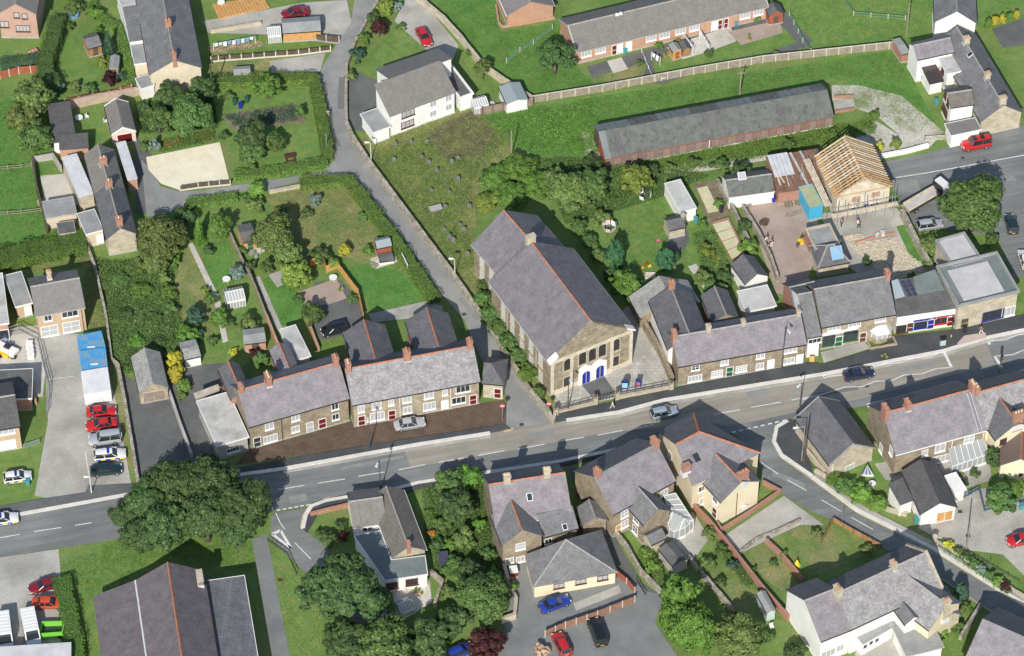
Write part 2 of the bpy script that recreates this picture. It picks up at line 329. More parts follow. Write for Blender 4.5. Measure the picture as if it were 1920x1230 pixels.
# ================================================================== GROUND, ROADS, PATHS
gb = MB(); n = 40; S = 700.0
for i in range(n):
    for j in range(n):
        x0, y0 = -S/2+S*i/n, -S/2+S*j/n; x1, y1 = x0+S/n, y0+S/n
        gb.poly([(x0, y0, 0), (x1, y0, 0), (x1, y1, 0), (x0, y1, 0)])
tag(gb.build('ground', G_GRASS), 'green grassland under the whole village', None, None, 'structure')
# grass of different kinds
gp('lawn', '108,66 130,62 155,100 185,110 190,130 185,150 165,165 120,165 105,130 98,95', G_LAWN, 2)
gp('field', '-60,180 95,190 100,290 80,300 85,440 40,465 -60,480', G_LUSH, 1)
gp('lawn', '0,100 75,80 80,112 0,130', G_LAWN, 2)
gp('lawn', '-20,505 160,470 175,490 200,615 165,620 160,500 60,510 -20,560', G_DRY, 2)
gp('lawn', '145,215 195,200 200,255 165,262', G_LAWN, 2)
gp('lawn', '400,140 595,145 612,300 440,325 430,270 405,265', G_LAWN, 2)
gp('lawn', '265,255 400,235 410,270 280,292', G_LAWN, 2)
gp('vegetable_bed', '415,215 555,195 575,230 440,245', G_SOIL, 3)
gp('orchard_ground', '255,190 400,180 410,240 265,250', G_WEED, 2)
gp('lawn', '500,360 560,345 660,338 740,440 790,530 800,560 660,485 560,470 505,400', G_DRY, 2)
gp('lawn', '640,505 745,480 815,560 790,580 700,595 680,545', G_LUSH, 3)
gp('lawn', '485,525 545,515 575,600 525,612', G_LUSH, 3)
gp('lawn', '340,480 365,460 415,560 395,640 345,640 320,560', G_DRY, 3)
gp('lawn', '370,460 430,455 438,530 405,545', G_LUSH, 3)
gp('lawn', '430,575 475,570 490,610 450,640', G_LAWN, 3)
gp('lawn', '380,630 420,625 430,665 385,670', G_LAWN, 3)
gp('bramble_ground', '175,490 320,495 345,640 330,680 240,700 215,690', G_WEED, 2)
gp('churchyard', '665,255 760,245 880,205 955,235 960,290 900,330 885,450 925,530 1040,760 1035,785 990,735 905,605 850,525 760,402 690,300', G_ROUGH, 1)
gp('churchyard_bank', '760,330 900,300 890,440 850,510 790,420', G_DRY, 2)
gp('field', '800,0 935,0 935,60 1050,40 1085,130 1125,170 1000,195 860,60', G_LUSH, 1)
gp('field', '895,215 1000,200 1690,92 1700,150 1550,150 1120,230 1130,300 1000,290 940,260', G_LUSH, 1)
gp('field', '1450,0 1920,0 1920,20 1860,60 1740,40 1690,88 1540,115 1480,30', G_LAWN, 2)
gp('field', '1560,170 1690,95 1710,145 1760,245 1700,250 1650,200 1560,190', G_LUSH, 2)
gp('lawn', '1110,400 1250,370 1265,520 1190,540 1130,480', G_LAWN, 2)
gp('lawn', '1285,430 1330,420 1370,520 1330,570 1290,510', G_LAWN, 2)
gp('scrub', '1010,300 1130,300 1330,330 1240,370 1110,410 1060,420', G_WEED, 2)
gp('lawn', '105,1060 230,1000 480,1010 480,1150 460,1075 300,1040 180,1130 150,1230 130,1230', G_LAWN, 1)
gp('lawn', '500,1030 590,1100 620,1170 780,1180 800,1240 540,1240', G_LAWN, 2)
gp('lawn', '880,980 930,985 945,1060 960,1120 880,1100', G_DRY, 2)
gp('lawn', '800,910 900,880 930,990 945,1070 900,1090 820,1070', G_LUSH, 1)
gp('lawn', '1330,1080 1375,1040 1430,1080 1475,1160 1440,1200 1390,1190', G_MEAD, 2)
gp('lawn', '1390,1040 1440,1015 1500,1095 1480,1120 1440,1090', G_DRY, 2)
gp('lawn', '1440,1010 1510,985 1540,1000 1560,978 1650,1026 1640,1040 1500,1090', G_MEAD, 2)
gp('verge', '198,500 230,690 262,900 240,905 200,760 190,640', G_DRY, 2)
gp('verge', '165,905 230,880 265,895 240,910 180,915', G_LAWN, 2)
gp('lawn', '-20,870 60,860 75,920 45,945 -20,955', G_LAWN, 2)
gp('lawn', '650,180 720,80 760,110 700,150 680,160', G_LAWN, 2)
gp('lawn', '740,90 790,70 800,90 760,110', G_LAWN, 3)
gp('lawn', '640,130 590,120 600,145', G_LAWN, 2)
gp('lawn', '395,75 490,60 495,85 400,92', G_LAWN, 2)
gp('lawn', '395,120 600,102 595,140 400,145', G_DRY, 2)
gp('lawn', '1225,125 1290,108 1300,140 1240,150', G_LAWN, 2)
gp('lawn', '1330,100 1370,85 1380,115 1315,125', G_LAWN, 2)
gp('lawn', '1390,90 1470,40 1500,85 1400,110', G_LAWN, 2)
gp('lawn', '1115,140 1160,112 1200,110 1210,150 1120,172', G_DRY, 2)
# tracks, yards
gp('gravel_drive', '274,295 412,267 432,346 340,358 302,345 278,318', G_GRAVEL, 4, 'pale cream gravel parking area')
gp('village_street', '265,300 277,312 302,350 340,360 380,357 448,347 607,323 627,300 657,326 559,340 503,357 445,360 380,369 353,383 330,395 275,408', G_TARL, 3)
gp('track', '1560,160 1610,160 1690,180 1770,248 1740,280 1700,265 1640,215 1560,190', G_STONEY, 3)
gp('track_edge', '1640,225 1720,275 1650,300 1600,255', G_STONEY, 2)
gp('stony_path', '1230,330 1330,300 1440,290 1440,300 1330,320', G_STONEY, 3)
gp('bare_patch', '1090,245 1122,250 1135,300 1100,300', G_STONEY, 3)
gp('estate_path', '1100,125 1300,70 1440,25 1440,45 1290,95 1110,145', G_TARM, 3)
gp('estate_path', '1215,112 1205,152 1240,158 1360,122 1480,100 1522,80 1516,72 1400,112 1365,118 1230,150 1222,112', G_TARM, 3)
gp('estate_path', '1440,20 1460,10 1525,78 1505,92', G_TARM, 3)
gp('patio', '1250,90 1300,72 1370,50 1380,78 1335,95 1280,112', G_CONCL, 4)
gp('patio', '1365,60 1460,38 1468,62 1390,85', G_BRICKY, 4)
gp('patio', '1138,115 1165,108 1178,130 1150,138', G_CONCL, 4)
gp('driveway', '760,0 790,0 860,85 850,110 800,95 740,40', G_CONC, 3)
gp('driveway', '648,126 650,240 690,250 760,215 735,190 705,150', G_TARM, 3)
gp('driveway', '380,40 570,5 650,0 660,45 632,83 500,65 390,62', G_CONC, 2)
gp('driveway', '505,115 610,100 600,135 510,138', G_CONC, 3)
gp('yard', '75,330 135,325 150,385 85,390', G_CONCL, 3)
gp('yard', '250,250 285,290 285,400 255,400', G_TARM, 2)
gp('garage_court', '-20,620 70,610 160,630 215,740 250,930 160,950 65,930 90,790 85,700 -20,660', G_CONC, 3, 'pale concrete court of the houses')
gp('building_site', '-20,630 70,625 85,700 80,745 -20,740', G_CONCL, 4)
gp('driveway', '225,700 330,755 400,850 420,900 260,920', G_TARM, 3)
gp('driveway', '315,690 430,680 440,730 370,750 405,840 360,860 325,760', G_TARM, 4)
gp('driveway', '590,530 640,525 680,570 680,620 600,640 585,600', G_TARM, 3)
gp('patio', '560,548 630,522 650,560 620,570 575,575', G_BRICKY, 4)
gp('forecourt', '465,845 660,790 945,750 955,775 950,797 760,825 440,872', G_BROWN, 3, 'brown gravel forecourt of the terraces')
gp('chapel_forecourt', '1040,740 1190,680 1235,640 1260,725 1040,772', G_FLAG, 4)
gp('chapel_path', '1091,723 1133,706 1155,738 1116,752', G_TARM, 5)
gp('chapel_path', '1175,575 1225,575 1262,722 1255,730 1185,695 1150,600', G_CONC, 3)
gp('builders_yard', '1355,370 1460,355 1530,410 1545,440 1530,480 1500,560 1455,550 1400,390', G_BRICKY, 3)
gp('building_plot', '1540,400 1680,390 1710,420 1760,520 1680,560 1560,480', G_CONC, 3)
gp('rubble_plot', '1590,455 1680,445 1740,505 1700,550 1660,520 1600,470', G_RUBBLE, 4)
gp('plot_edge', '1680,425 1705,420 1735,490 1710,490', G_LUSH, 5)
gp('village_square', '1655,305 1740,287 1785,272 1930,232 1960,520 1900,520 1870,440 1840,440 1700,420 1690,380', G_TAR, 3)
gp('garden_path', '352,458 361,455 412,560 428,640 418,644 401,563', G_CONCL, 6); gp('garden_path', '478,521 487,518 527,610 562,660 553,664 516,613', G_CONC, 6); gp('patio', '503,516 543,502 558,520 520,540', G_CONC, 6); gp('patio', '693,485 742,474 745,492 705,505', G_CONCL, 6); gp('garden_path', '690,590 800,565 830,575 830,590 700,606', G_CONC, 6)
gp('paved_strip', '1290,500 1305,495 1345,560 1335,565', G_CONCL, 3)
gp('terrace_paving', '1300,345 1340,340 1370,400 1330,420', G_SOIL, 3)
gp('hall_path', '472,1012 500,1000 545,1240 512,1240', G_CPK, 4)
gp('side_street', '509,964 584,950 568,992 603,1018 640,1060 760,1180 690,1190 562,1064 506,1005', G_TAR, 3)
gp('car_park', '968,1058 992,1050 1003,1118 1170,1080 1215,1110 1245,1115 1228,1168 1280,1245 930,1245 948,1168', G_CPK, 3)
gp('car_park_ramp', '1075,1132 1160,1098 1165,1112 1080,1146', G_CONC, 5)
gp('driveway', '1060,865 1080,880 1105,960 1150,1000 1200,1090 1245,1120 1230,1130 1165,1075 1120,1000', G_TARM, 2)
gp('patio', '1230,985 1300,960 1330,1010 1300,1050 1260,1035', G_CONC, 3)
gp('concrete_drive', '1350,1010 1470,930 1545,985 1500,985 1435,1015 1385,1040', G_CONC, 3)
gp('patio', '735,1105 805,1085 810,1130 745,1170', G_CONCL, 4)
gp('forecourt', '-20,1048 110,1030 118,1130 112,1240 -20,1240', G_CONC, 3)
gp('concrete_yard', '1770,960 1810,920 1960,900 1960,1120 1880,1040 1800,1030 1720,990', G_CONC, 3)
gp('front_yard', '1640,870 1790,840 1850,830 1860,900 1800,920 1660,900', G_CONC, 2)
gp('garden', '1560,890 1650,850 1680,900 1690,960 1620,930', G_LAWN, 1)
gp('yard', '1625,1150 1760,1110 1790,1180 1700,1240 1600,1240', G_CONC, 2)
gp('asphalt_strip', '1860,55 1960,20 1960,80 1880,90', G_TARM, 3)
gp('shop_forecourt', '1538,662 1620,642 1632,655 1545,682', G_CONC, 8, z=.215)
# ---------------- main road
UP = '-80,986 0,972 160,943 300,917 458,890 531,880 780,835 919,813 958,805 1037,794 1062,789 1160,774 1246,751 1540,703 1769,659 1847,635 1920,620 2000,603'
LO = '2000,684 1920,702 1842,718 1626,761 1590,767 1477,788 1372,812 1160,843 1050,866 785,906 713,925 662,931 584,947 500,962 200,1015 0,1045 -80,1058'
road = gp('main_road', UP+' '+LO, G_TAR, 6, 'main road through the village')
gp('buff_lane', '759,847 780,835 919,813 1037,794 1160,774 1246,751 1540,703 1769,659 1847,635 1864,683 1626,745 1477,777 1372,800 1330,793 1140,812 921,852 770,878', G_TARB, 7, parent=road)
gp('lane', '949,806 950,741 905,680 870,600 822,545 760,452 667,335 657,326 627,300 607,227 595,154 605,125 632,83 657,45 665,0 680,-60 740,-60 710,0 665,80 648,126 649,234 688,308 760,405 850,525 907,608 992,741 1040,794', G_TARL, 4, 'narrow lane climbing past the chapel')
gp('side_road', '1372,811 1477,787 1449,809 1451,829 1465,854 1523,895 1608,958 1697,1002 1753,1031 1879,1109 1960,1158 1960,1220 1871,1157 1831,1133 1761,1085 1651,1026 1564,976 1520,959 1465,925 1430,905 1425,862', G_TAR, 5, 'side road running down past the white houses')
# pavements with kerbs
def pave(s, kerb, m=G_TARD, label=None):
    o = slabp('pavement', s, m, .2, label); MB().ribbon(WL(kerb), .55, .0, .21).build('kerb', KERB, o); return o
pave('448,878 531,862 780,822 945,797 958,805 919,813 780,835 531,880 458,890', '458,890 531,880 780,835 919,813', label='dark tarmac pavement before the brown forecourt')
pave('1040,778 1260,731 1272,727 1520,680 1545,684 1640,655 1680,632 1800,618 1915,592 2000,575 2000,603 1920,620 1847,635 1769,659 1540,703 1246,751 1160,774 1062,789 1044,792', '1062,789 1160,774 1246,751 1540,703 1769,659 1847,635 2000,603', label='dark tarmac pavement before the shops')
pave('1477,787 1500,795 1500,812 1512,850 1523,878 1523,895 1465,854 1451,829 1449,809', '1477,790 1456,802 1451,829 1465,854 1523,894', label='curved pavement at the corner of the side road')
pave('584,945 611,936 662,926 660,942 600,955 585,985 575,1000 568,992', '568,992 573,968 584,950 611,940 662,931', label='curved pavement beside the small bungalow')
pave('713,925 785,906 1050,866 1160,843 1160,850 1050,876 785,918 713,937 662,942 662,931', '662,931 713,925 785,906 1050,866 1160,843 1250,826', label='narrow pavement behind the bungalow and the grey house')
pave('-60,962 45,942 160,925 165,912 180,912 300,905 448,878 458,890 300,917 160,943 0,972 -60,984', '-60,984 0,972 160,943 300,917 458,890', G_TARM, 'pavement at the mouth of the concrete court')
pave('1842,718 1920,702 2000,684 2000,692 1920,711 1845,728', '1626,761 1842,718 1920,702 2000,684', label='pavement before the roadside houses')
pave('1523,895 1608,958 1697,1002 1753,1031 1879,1109 1960,1158 1960,1148 1885,1100 1760,1022 1700,992 1615,948 1530,890', '1523,895 1608,958 1697,1002 1753,1031 1879,1109 1960,1158', G_CONC, 'concrete verge along the side road')
gp('tactile_paving', '1794,646 1808,631 1847,625 1850,634 1800,648', plain('pink_tactile', (.50, .40, .36), .9), 9, z=.214)
# gutters, patched tarmac and side drains
MB().ribbon(WL('531,885 780,840 919,818'), .8, .122, .122).build('gutter_channel', G_CONC, road); MB().ribbon(WL('1062,794 1160,779 1246,756 1540,708 1769,664 1847,640 1940,619'), .9, .122, .122).build('gutter_channel', G_CONC, road)
G_PAT = noisy('asphalt_patch', (.155, .163, .162), (.19, .197, .194), .5, 9, .18, .9); G_PAL = noisy('asphalt_patch_pale', (.23, .236, .232), (.275, .28, .272), .5, 9, .16, .9)
rgp = random.Random(9)
for px, lx, ly, m in (((640, 915), 6, 1.0, G_PAT), ((300, 945), 8, .9, G_PAL), ((860, 878), 3.5, 1.6, G_PAT), ((1240, 815), 5, 1.1, G_PAT), ((1015, 815), 4, .9, G_PAL), ((1420, 738), 3, 1.2, G_PAL), ((1570, 735), 7, .7, G_PAT), ((700, 868), 9, .6, G_PAL), ((90, 1025), 5, 1.2, G_PAT), ((1720, 690), 4, .9, G_PAL), ((560, 935), 2.5, 1.4, G_PAL)):
    c = W(px); ux = Vector((math.cos(.25), math.sin(.25), 0)); uy = Vector((-ux.y, ux.x, 0)); v = [c+ux*(i*lx/2*rgp.uniform(.85, 1.1))+uy*(j*ly/2*rgp.uniform(.8, 1.15)) for i, j in ((-1, -1), (1, -1), (1, 1), (-1, 1))]; MB().poly([Vector((p.x, p.y, .1235+.0004*rgp.randint(0, 4))) for p in v]).build('tarmac_patch', m, road)
for px, lx, ly, rz in (((640, 175), 1.0, 7, .0), ((880, 580), .8, 5, .55), ((622, 265), 2.2, 3, .3), ((1480, 900), 5, .9, -.5), ((1660, 995), 6, .8, -.5), ((1440, 850), 3, 1.6, .2), ((1850, 340), 9, 1.2, .15), ((1700, 350), 4, 2.5, .1)):
    c = W(px); ux = Vector((math.cos(rz), math.sin(rz), 0)); uy = Vector((-ux.y, ux.x, 0)); par = bpy.data.objects['lane'] if px[0] < 1000 else bpy.data.objects['side_road'] if px[1] > 600 else bpy.data.objects['village_square']; MB().poly([Vector((p.x, p.y, .092 if par.name != 'side_road' else .096)) for p in (c-ux*lx/2-uy*ly/2, c+ux*lx/2-uy*ly/2, c+ux*lx/2*.9+uy*ly/2, c-ux*lx/2+uy*ly/2)]).build('tarmac_patch', G_PAT if px[1] % 2 else G_PAL, par)
# markings
Z = .13
def dashes(name, pts, L, parent, wd=.14, m=PAINT_W):
    for a, b in pts: MB().ribbon([W(a), W(b)], wd, Z, Z).build(name, m, parent)
dashes('centre_dash', [((-5, 1010), (37, 1003)), ((63, 998), (115, 990)), ((141, 986), (172, 981)), ((521, 919), (571, 911)), ((597, 907), (647, 899)), ((672, 894), (721, 886)), ((748, 882), (797, 872)), ((822, 868), (872, 859)), ((897, 855), (946, 846)), ((971, 843), (1021, 834)), ((1046, 829), (1095, 821)), ((1120, 817), (1168, 808)), ((1193, 804), (1226, 797)), ((1338, 778), (1388, 769)), ((1408, 765), (1464, 755)), ((1484, 751), (1530, 743))], 0, road)
dashes('give_way_dash', [((1372+k*13.5, 812-k*3.1), (1380+k*13.5, 810.2-k*3.1)) for k in range(8)]+[((519+k*11, 958-k*1.9), (526+k*11, 956.8-k*1.9)) for k in range(7)], 0, road, .22)
zz = '1536,703 1545,707 1580,704 '
dashes('zigzag_line', [(a, b) for l in ('1545,707 1582,704', '1636,690 1658,684 1689,681 1714,672 1743,670 1769,659', '1500,752 1546,739 1584,727 1616,726 1641,716 1672,715 1695,704 1729,702 1755,692 1784,690', '1851,641 1886,638 1907,629 1932,626', '1865,669 1899,666 1925,655', '1878,706 1910,697 1935,688') for a, b in zip(PX(l), PX(l)[1:])], 0, road, .16)
dashes('stop_line', [((1769, 659), (1784, 690)), ((1852, 641), (1856, 647)), ((1865, 669), (1878, 690)), ((1545, 705), (1547, 710))], 0, road, .4)
dashes('edge_line', [((27, 967), (161, 943)), ((161, 943), (300, 921))], 0, road, .12)
for l in ('568,990 571,972 580,955 612,937 650,931', '564,990 567,970 577,953 610,935 650,928.5'):
    MB().ribbon(WL(l), .12, .132, .132).build('yellow_line', PAINT_Y, road)
MB().ribbon(WL('960,803 955,806 944,809'), .14, Z, Z).build('yellow_line', PAINT_Y, road); MB().ribbon(WL('963,804 957,808 946,811'), .14, Z, Z).build('yellow_line', PAINT_Y, road)
side = bpy.data.objects['side_road']
dashes('centre_dash', [((1427, 868), (1459, 890)), ((1476, 901), (1512, 921)), ((1540, 938), (1577, 960)), ((1596, 971), (1637, 994))], 0, side, .13)
for l in ('1449,815 1452,836 1465,859 1525,902 1608,963 1697,1007 1753,1036 1879,1114 1930,1144', '1451,812 1454,834 1467,856 1527,899'):
    MB().ribbon(WL(l), .1, .1, .1).build('yellow_line', PAINT_Y, side)
MB().ribbon(WL('1690,1040 1760,1082 1831,1130 1871,1155'), .1, .1, .1).build('yellow_line', PAINT_Y, side)
ss = bpy.data.objects['side_street']
for l, wd in (('511,1002 526,995', .45), ('526,995 546,1029', .36), ('511,1002 546,1029', .36), ('517,962 525,980 534,993', .13), ('553,1018 583,1049', .13)):
    MB().ribbon(WL(l), wd, .075, .075).build('painted_triangle' if wd > .2 else 'centre_dash', PAINT_W, ss)
vs = bpy.data.objects['village_square']
dashes('painted_line', [((1733, 326), (1806, 313)), ((1806, 313), (1930, 290)), ((1680, 334), (1733, 326))], 0, vs, .18)
gc = bpy.data.objects['garage_court']; MB().ribbon(WL('92,712 140,706'), .12, .07, .07).build('concrete_joint', KERB, gc)
MB().ribbon(WL('160,848 165,880 170,905'), .12, .07, .07).build('painted_line', PAINT_W, gc)
for p, m, lb in (((1625, 725), G_TARD, 'dark manhole cover in the buff lane beside the navy saloon'), ((1815, 1005), G_TARD, 'dark manhole cover beside the telegraph pole in the concrete yard'), ((1800, 960), G_TARD, 'dark manhole cover before the wooden garage doors'), ((978, 797), G_TARD, 'dark drain cover at the mouth of the chapel lane'), ((870, 590), G_TARD, 'dark cover in the lane beside the churchyard wall'), ((1805, 297), G_TARD, 'dark manhole cover in the asphalt near the red off-roader'), ((525, 1088), BROWNP, 'brown square cover in the grass beside the hall path')):
    o = MB().box(W(p), .6, .5, .125).build('manhole_cover', m, origin=W(p)); tag(o, lb, 'manhole cover')
# ================================================================== HOUSE KIT
OPEN = {}
def opening_mesh(kind, w, h, pm, fm, nv, nh, fw, arch):
    key = (kind, round(w, 2), round(h, 2), pm.name, fm.name, nv, nh, fw, arch)
    if key in OPEN: return OPEN[key]
    def outline(w, h):
        if not arch: return [(-w/2, 0), (w/2, 0), (w/2, h), (-w/2, h)]
        r = w/2; return [(-r, 0), (r, 0)]+[(r*math.cos(t), h-r+r*math.sin(t)) for t in [math.pi*i/8 for i in range(9)]]
    def mk(name, b, m):
        me = bpy.data.meshes.new(name); me.from_pydata(b.v, [], b.f); me.materials.append(m); me.update(); uvs(me); return me
    b = MB(); pts = outline(w, h); n = len(pts)
    b.add([(x, -.025, z) for x, z in pts]+[(x, .05, z) for x, z in pts], [list(range(n))]+[((i+1) % n, i, n+i, n+(i+1) % n) for i in range(n)])
    pane = mk(kind, b, pm)
    f = MB(); o2 = outline(w+2*fw, h+fw if arch else h+2*fw); dz = 0 if arch else -fw
    for i in range(n):
        j = (i+1) % n
        if arch and i == 0: continue
        a, c = pts[i], pts[j]; A, C = (o2[i][0], o2[i][1]+dz), (o2[j][0], o2[j][1]+dz)
        f.add([(a[0], -.06, a[1]), (c[0], -.06, c[1]), (C[0], -.06, C[1]), (A[0], -.06, A[1]), (a[0], -.02, a[1]), (c[0], -.02, c[1]), (C[0], .02, C[1]), (A[0], .02, A[1])], [(1, 0, 3, 2), (0, 1, 5, 4), (2, 3, 7, 6), (1, 2, 6, 5), (3, 0, 4, 7)])
    for k in range(nv): f.box((-w/2+w*(k+1)/(nv+1), -.04, 0), .06, .03, h if not arch else h-w*.1)
    for k in range(nh): f.box((0, -.042, h*(k+1)/(nh+1)), w, .03, .06)
    frame = mk('frame', f, fm)
    s = MB().box((0, -.09, -fw-.1), w+2*fw+.14, .2, .09); sill = mk('sill', s, fm if kind == 'window' else KERB)
    OPEN[key] = (pane, frame, sill); return OPEN[key]
def put_opening(root, pos, rz, kind='window', w=1, h=1.2, pm=GLASS, fm=WHITE, nv=1, nh=0, fw=.09, arch=False, sill=None, label=None):
    pane, frame, sl_ = opening_mesh(kind, w, h, pm, fm, nv, nh, fw, arch)
    o = bpy.data.objects.new(kind, pane); col.objects.link(o); o.parent = root; o.location = Vector(pos)-ORG[root]; o.rotation_euler.z = rz
    f = bpy.data.objects.new('frame', frame); col.objects.link(f); f.parent = o
    if kind == 'window' or sill:
        s = bpy.data.objects.new('sill' if kind == 'window' else 'step', sl_); col.objects.link(s); s.parent = o
    if label: o['label'] = label
    return o
def WIN(w=1.0, h=1.2, pm=GLASS, fm=WHITE, nv=1, nh=0, **k): return dict(kind='window', w=w, h=h, pm=pm, fm=fm, nv=nv, nh=nh, **k)
def DOOR(m=BROWNP, w=.9, h=2.0, fm=WHITE, **k): return dict(kind='door', w=w, h=h, pm=m, fm=fm, nv=0, nh=k.pop('nh', 1), **k)
def NETW(w=1.0, h=1.2, **k): return WIN(w, h, NET, **k)
class Face:
    def __init__(s, p, q): s.p = Vector((p.x, p.y, 0)); s.h = (Vector((q.x, q.y, 0))-s.p); s.L = s.h.length; s.h.normalize(); s.n = Vector((s.h.y, -s.h.x, 0)); s.zmax = None
    def hit(s, px):
        d = ray(*px); t = (s.p-CAM).dot(s.n)/d.dot(s.n); return CAM+d*t
    def put(s, root, px, k):
        q = s.hit(px); k = dict(k); z = q.z-k['h']/2
        if s.zmax: z = min(z, s.zmax-k['h'])
        if k['kind'] != 'window' and z < .9: z = .03
        u = max(k['w']/2+.1, min(s.L-k['w']/2-.1, (q-s.p).dot(s.h)))
        pos = s.p+s.h*u; pos.z = max(.03, z)
        return put_opening(root, pos, math.atan2(s.h.y, s.h.x), **k)
def chimney(root, c, rz, w=.9, d=.6, z0=3, z1=7, m=BR_R, pots=2, pm=POT_O, flash=True):
    b = MB(); b.box((c.x, c.y, z0), w, d, z1-z0, rz); o = b.build('chimney', m, root)
    MB().box((c.x, c.y, z1-.02), w+.16, d+.16, .14, rz).build('chimney_cap', ST_P if m != BR_R else m, o)
    if flash and z1-z0 > 1.7: MB().box((c.x, c.y, z0+.3), w+.14, d+.14, .98, rz).build('flashing', LEAD, o)
    ux = Vector((math.cos(rz), math.sin(rz), 0))
    if w < d: ux = Vector((-ux.y, ux.x, 0))
    for k in range(pots):
        q = Vector((c.x, c.y, z1+.1))+ux*((k+.5)/pots-.5)*max(w, d)*.9
        MB().tube(q, q+Vector((0, 0, .45)), .13, .1, 8).build('chimney_pot', pm, o)
    return o
class House:
    """rectangular building measured from its roof edge: A,B = pixels of the front eaves ends at height e"""
    def __init__(s, name, label, A, B, e, D=None, K=None, Kz=None, R=None, pitch=36, ridge='x', roof=SL_P, wall=ST_D, rm=RIDGE, over=.2, hipA=False, hipB=False, cat='house', group=None, gut=None, verge=None, rise=None, roof2=None, flat=False, para=0, mono=0, of=None):
        ze = e-mono if mono < 0 else e; a = W(A, ze); b = W(B, ze); s.e = e; a.z = b.z = 0
        s.ux = (b-a).normalized(); s.uy = Vector((-s.ux.y, s.ux.x, 0)); s.L = (b-a).length
        tp = math.tan(R_(pitch))
        if R is not None:                     # ridge pixel: solve the half depth
            zr = e+2
            for _ in range(30): q = W(R, zr); half = max(.4, (q-a).dot(s.uy)); zr = .5*zr+.5*(e+half*tp)
            D = 2*half
        if K is not None: D = (W(K, e if Kz is None else Kz)-a).dot(s.uy)
        s.D = D = max(D, .5); s.a = a
        if ridge == 'x': rise = D/2*tp if rise is None else rise
        else: rise = s.L/2*tp if rise is None else rise
        s.zr = e+rise; ctr = a+s.ux*s.L/2+s.uy*D/2
        s.root = of.root if of else thing(name, label, cat, ctr, group); s.rz = math.atan2(s.ux.y, s.ux.x)
        P = lambda u, v, z: a+s.ux*u+s.uy*v+Vector((0, 0, z)); s.P = P; L = s.L; o = over
        wm = MB(); zr = s.zr; t = .1
        c = [P(o, o, 0), P(L-o, o, 0), P(L-o, D-o, 0), P(o, D-o, 0)]
        s.F = dict(F=Face(c[0], c[1]), R=Face(c[1], c[2]), B=Face(c[2], c[3]), L=Face(c[3], c[0]))
        for k_ in 'FB' if ridge == 'x' and not flat and not mono else 'LR' if not flat and not mono else 'FRBL' if flat else 'F':
            s.F[k_].zmax = e-.3
        up = lambda p, z: Vector((p.x, p.y, z))
        s.roof_o = None
        if flat:
            wm.prism(c, 0, e); s.wall_o = wm.build('wall', wall, s.root)
            if para:
                rb = MB()
                rb.ribbon([P(.15, .15, 0), P(L-.15, .15, 0), P(L-.15, D-.15, 0), P(.15, D-.15, 0), P(.15, .15, 0)], .3, e-.02, e+para)
                s.roof_o = MB().slab([P(.3, .3, e+.05), P(L-.3, .3, e+.05), P(L-.3, D-.3, e+.05), P(.3, D-.3, e+.05)], .04).build('roof', roof, s.root)
                rb.build('parapet', rm if rm else wall, s.roof_o)
            else:
                s.roof_o = MB().slab([P(0, 0, e+.14), P(L, 0, e+.14), P(L, D, e+.14), P(0, D, e+.14)], .16).build('roof', roof, s.root)
                MB().ribbon([P(0, 0, 0), P(L, 0, 0), P(L, D, 0), P(0, D, 0), P(0, 0, 0)], .08, e-.08, e+.18).build('fascia', gut or WHITE, s.roof_o)
        elif mono:                            # single slope rising to the back (mono>0) or to the front (mono<0)
            zf, zb = (e, e+mono) if mono > 0 else (e-mono, e)
            wm.add([up(c[0], 0), up(c[1], 0), up(c[2], 0), up(c[3], 0), up(c[0], zf-t), up(c[1], zf-t), up(c[2], zb-t), up(c[3], zb-t)], [(0, 1, 5, 4), (1, 2, 6, 5), (2, 3, 7, 6), (3, 0, 4, 7), (4, 5, 6, 7)])
            s.wall_o = wm.build('wall', wall, s.root)
            s.roof_o = MB().slab([P(0, 0, zf), P(L, 0, zf), P(L, D, zb), P(0, D, zb)], .13).build('roof', roof, s.root)
        else:
            rb = MB(); rb2 = MB(); th = .13; g = .06
            if ridge == 'x':
                ha = D/2*.85 if hipA else 0; hb = D/2*.85 if hipB else 0
                r0, r1 = P(ha, D/2, zr), P(L-hb, D/2, zr)
                rb.slab([P(0, 0, e), P(L, 0, e), r1, r0], th); rb2.slab([r0, r1, P(L, D, e), P(0, D, e)], th)
                if hipA: rb.slab([P(0, 0, e), r0, P(0, D, e)], th)
                if hipB: rb.slab([P(L, 0, e), r1, P(L, D, e)], th)
                top = zr-o*rise/(D/2)*0-t-.02; ga = up(P(o, D/2, 0), top if not hipA else e-t); gb_ = up(P(L-o, D/2, 0), top if not hipB else e-t); ec = e+o*rise/(D/2)-t-.03
                if hipA or hipB: ec = e-t
                if hipA: ga.z = ec
                if hipB: gb_.z = ec
                k = [up(q, 0) for q in c]+[up(q, ec) for q in c]+[ga, gb_]
                wm.add(k, [(0, 1, 5, 4), (1, 2, 6, 9, 5), (2, 3, 7, 6), (3, 0, 4, 8, 7)])
                rp = [r0, r1]
            else:
                r0, r1 = P(L/2, 0, zr), P(L/2, D, zr)
                rb.slab([P(0, 0, e), r0, r1, P(0, D, e)], th); rb2.slab([P(L, 0, e), P(L, D, e), r1, r0], th)
                top = zr-t-.02; ga = up(P(L/2, o, 0), top); gb_ = up(P(L/2, D-o, 0), top); ec = e+o*rise/(L/2)-t-.03
                k = [up(q, 0) for q in c]+[up(q, ec) for q in c]+[ga, gb_]
                wm.add(k, [(0, 1, 5, 8, 4), (1, 2, 6, 5), (2, 3, 7, 9, 6), (3, 0, 4, 7)])
                rp = [r0, r1]
            s.wall_o = wm.build('wall', wall, s.root)
            s.roof_o = rb.build('roof', roof, s.root); rb2.build('rear_slope', roof2 or roof, s.roof_o)  # optional darker slate puts the rear slope's shade into its colour
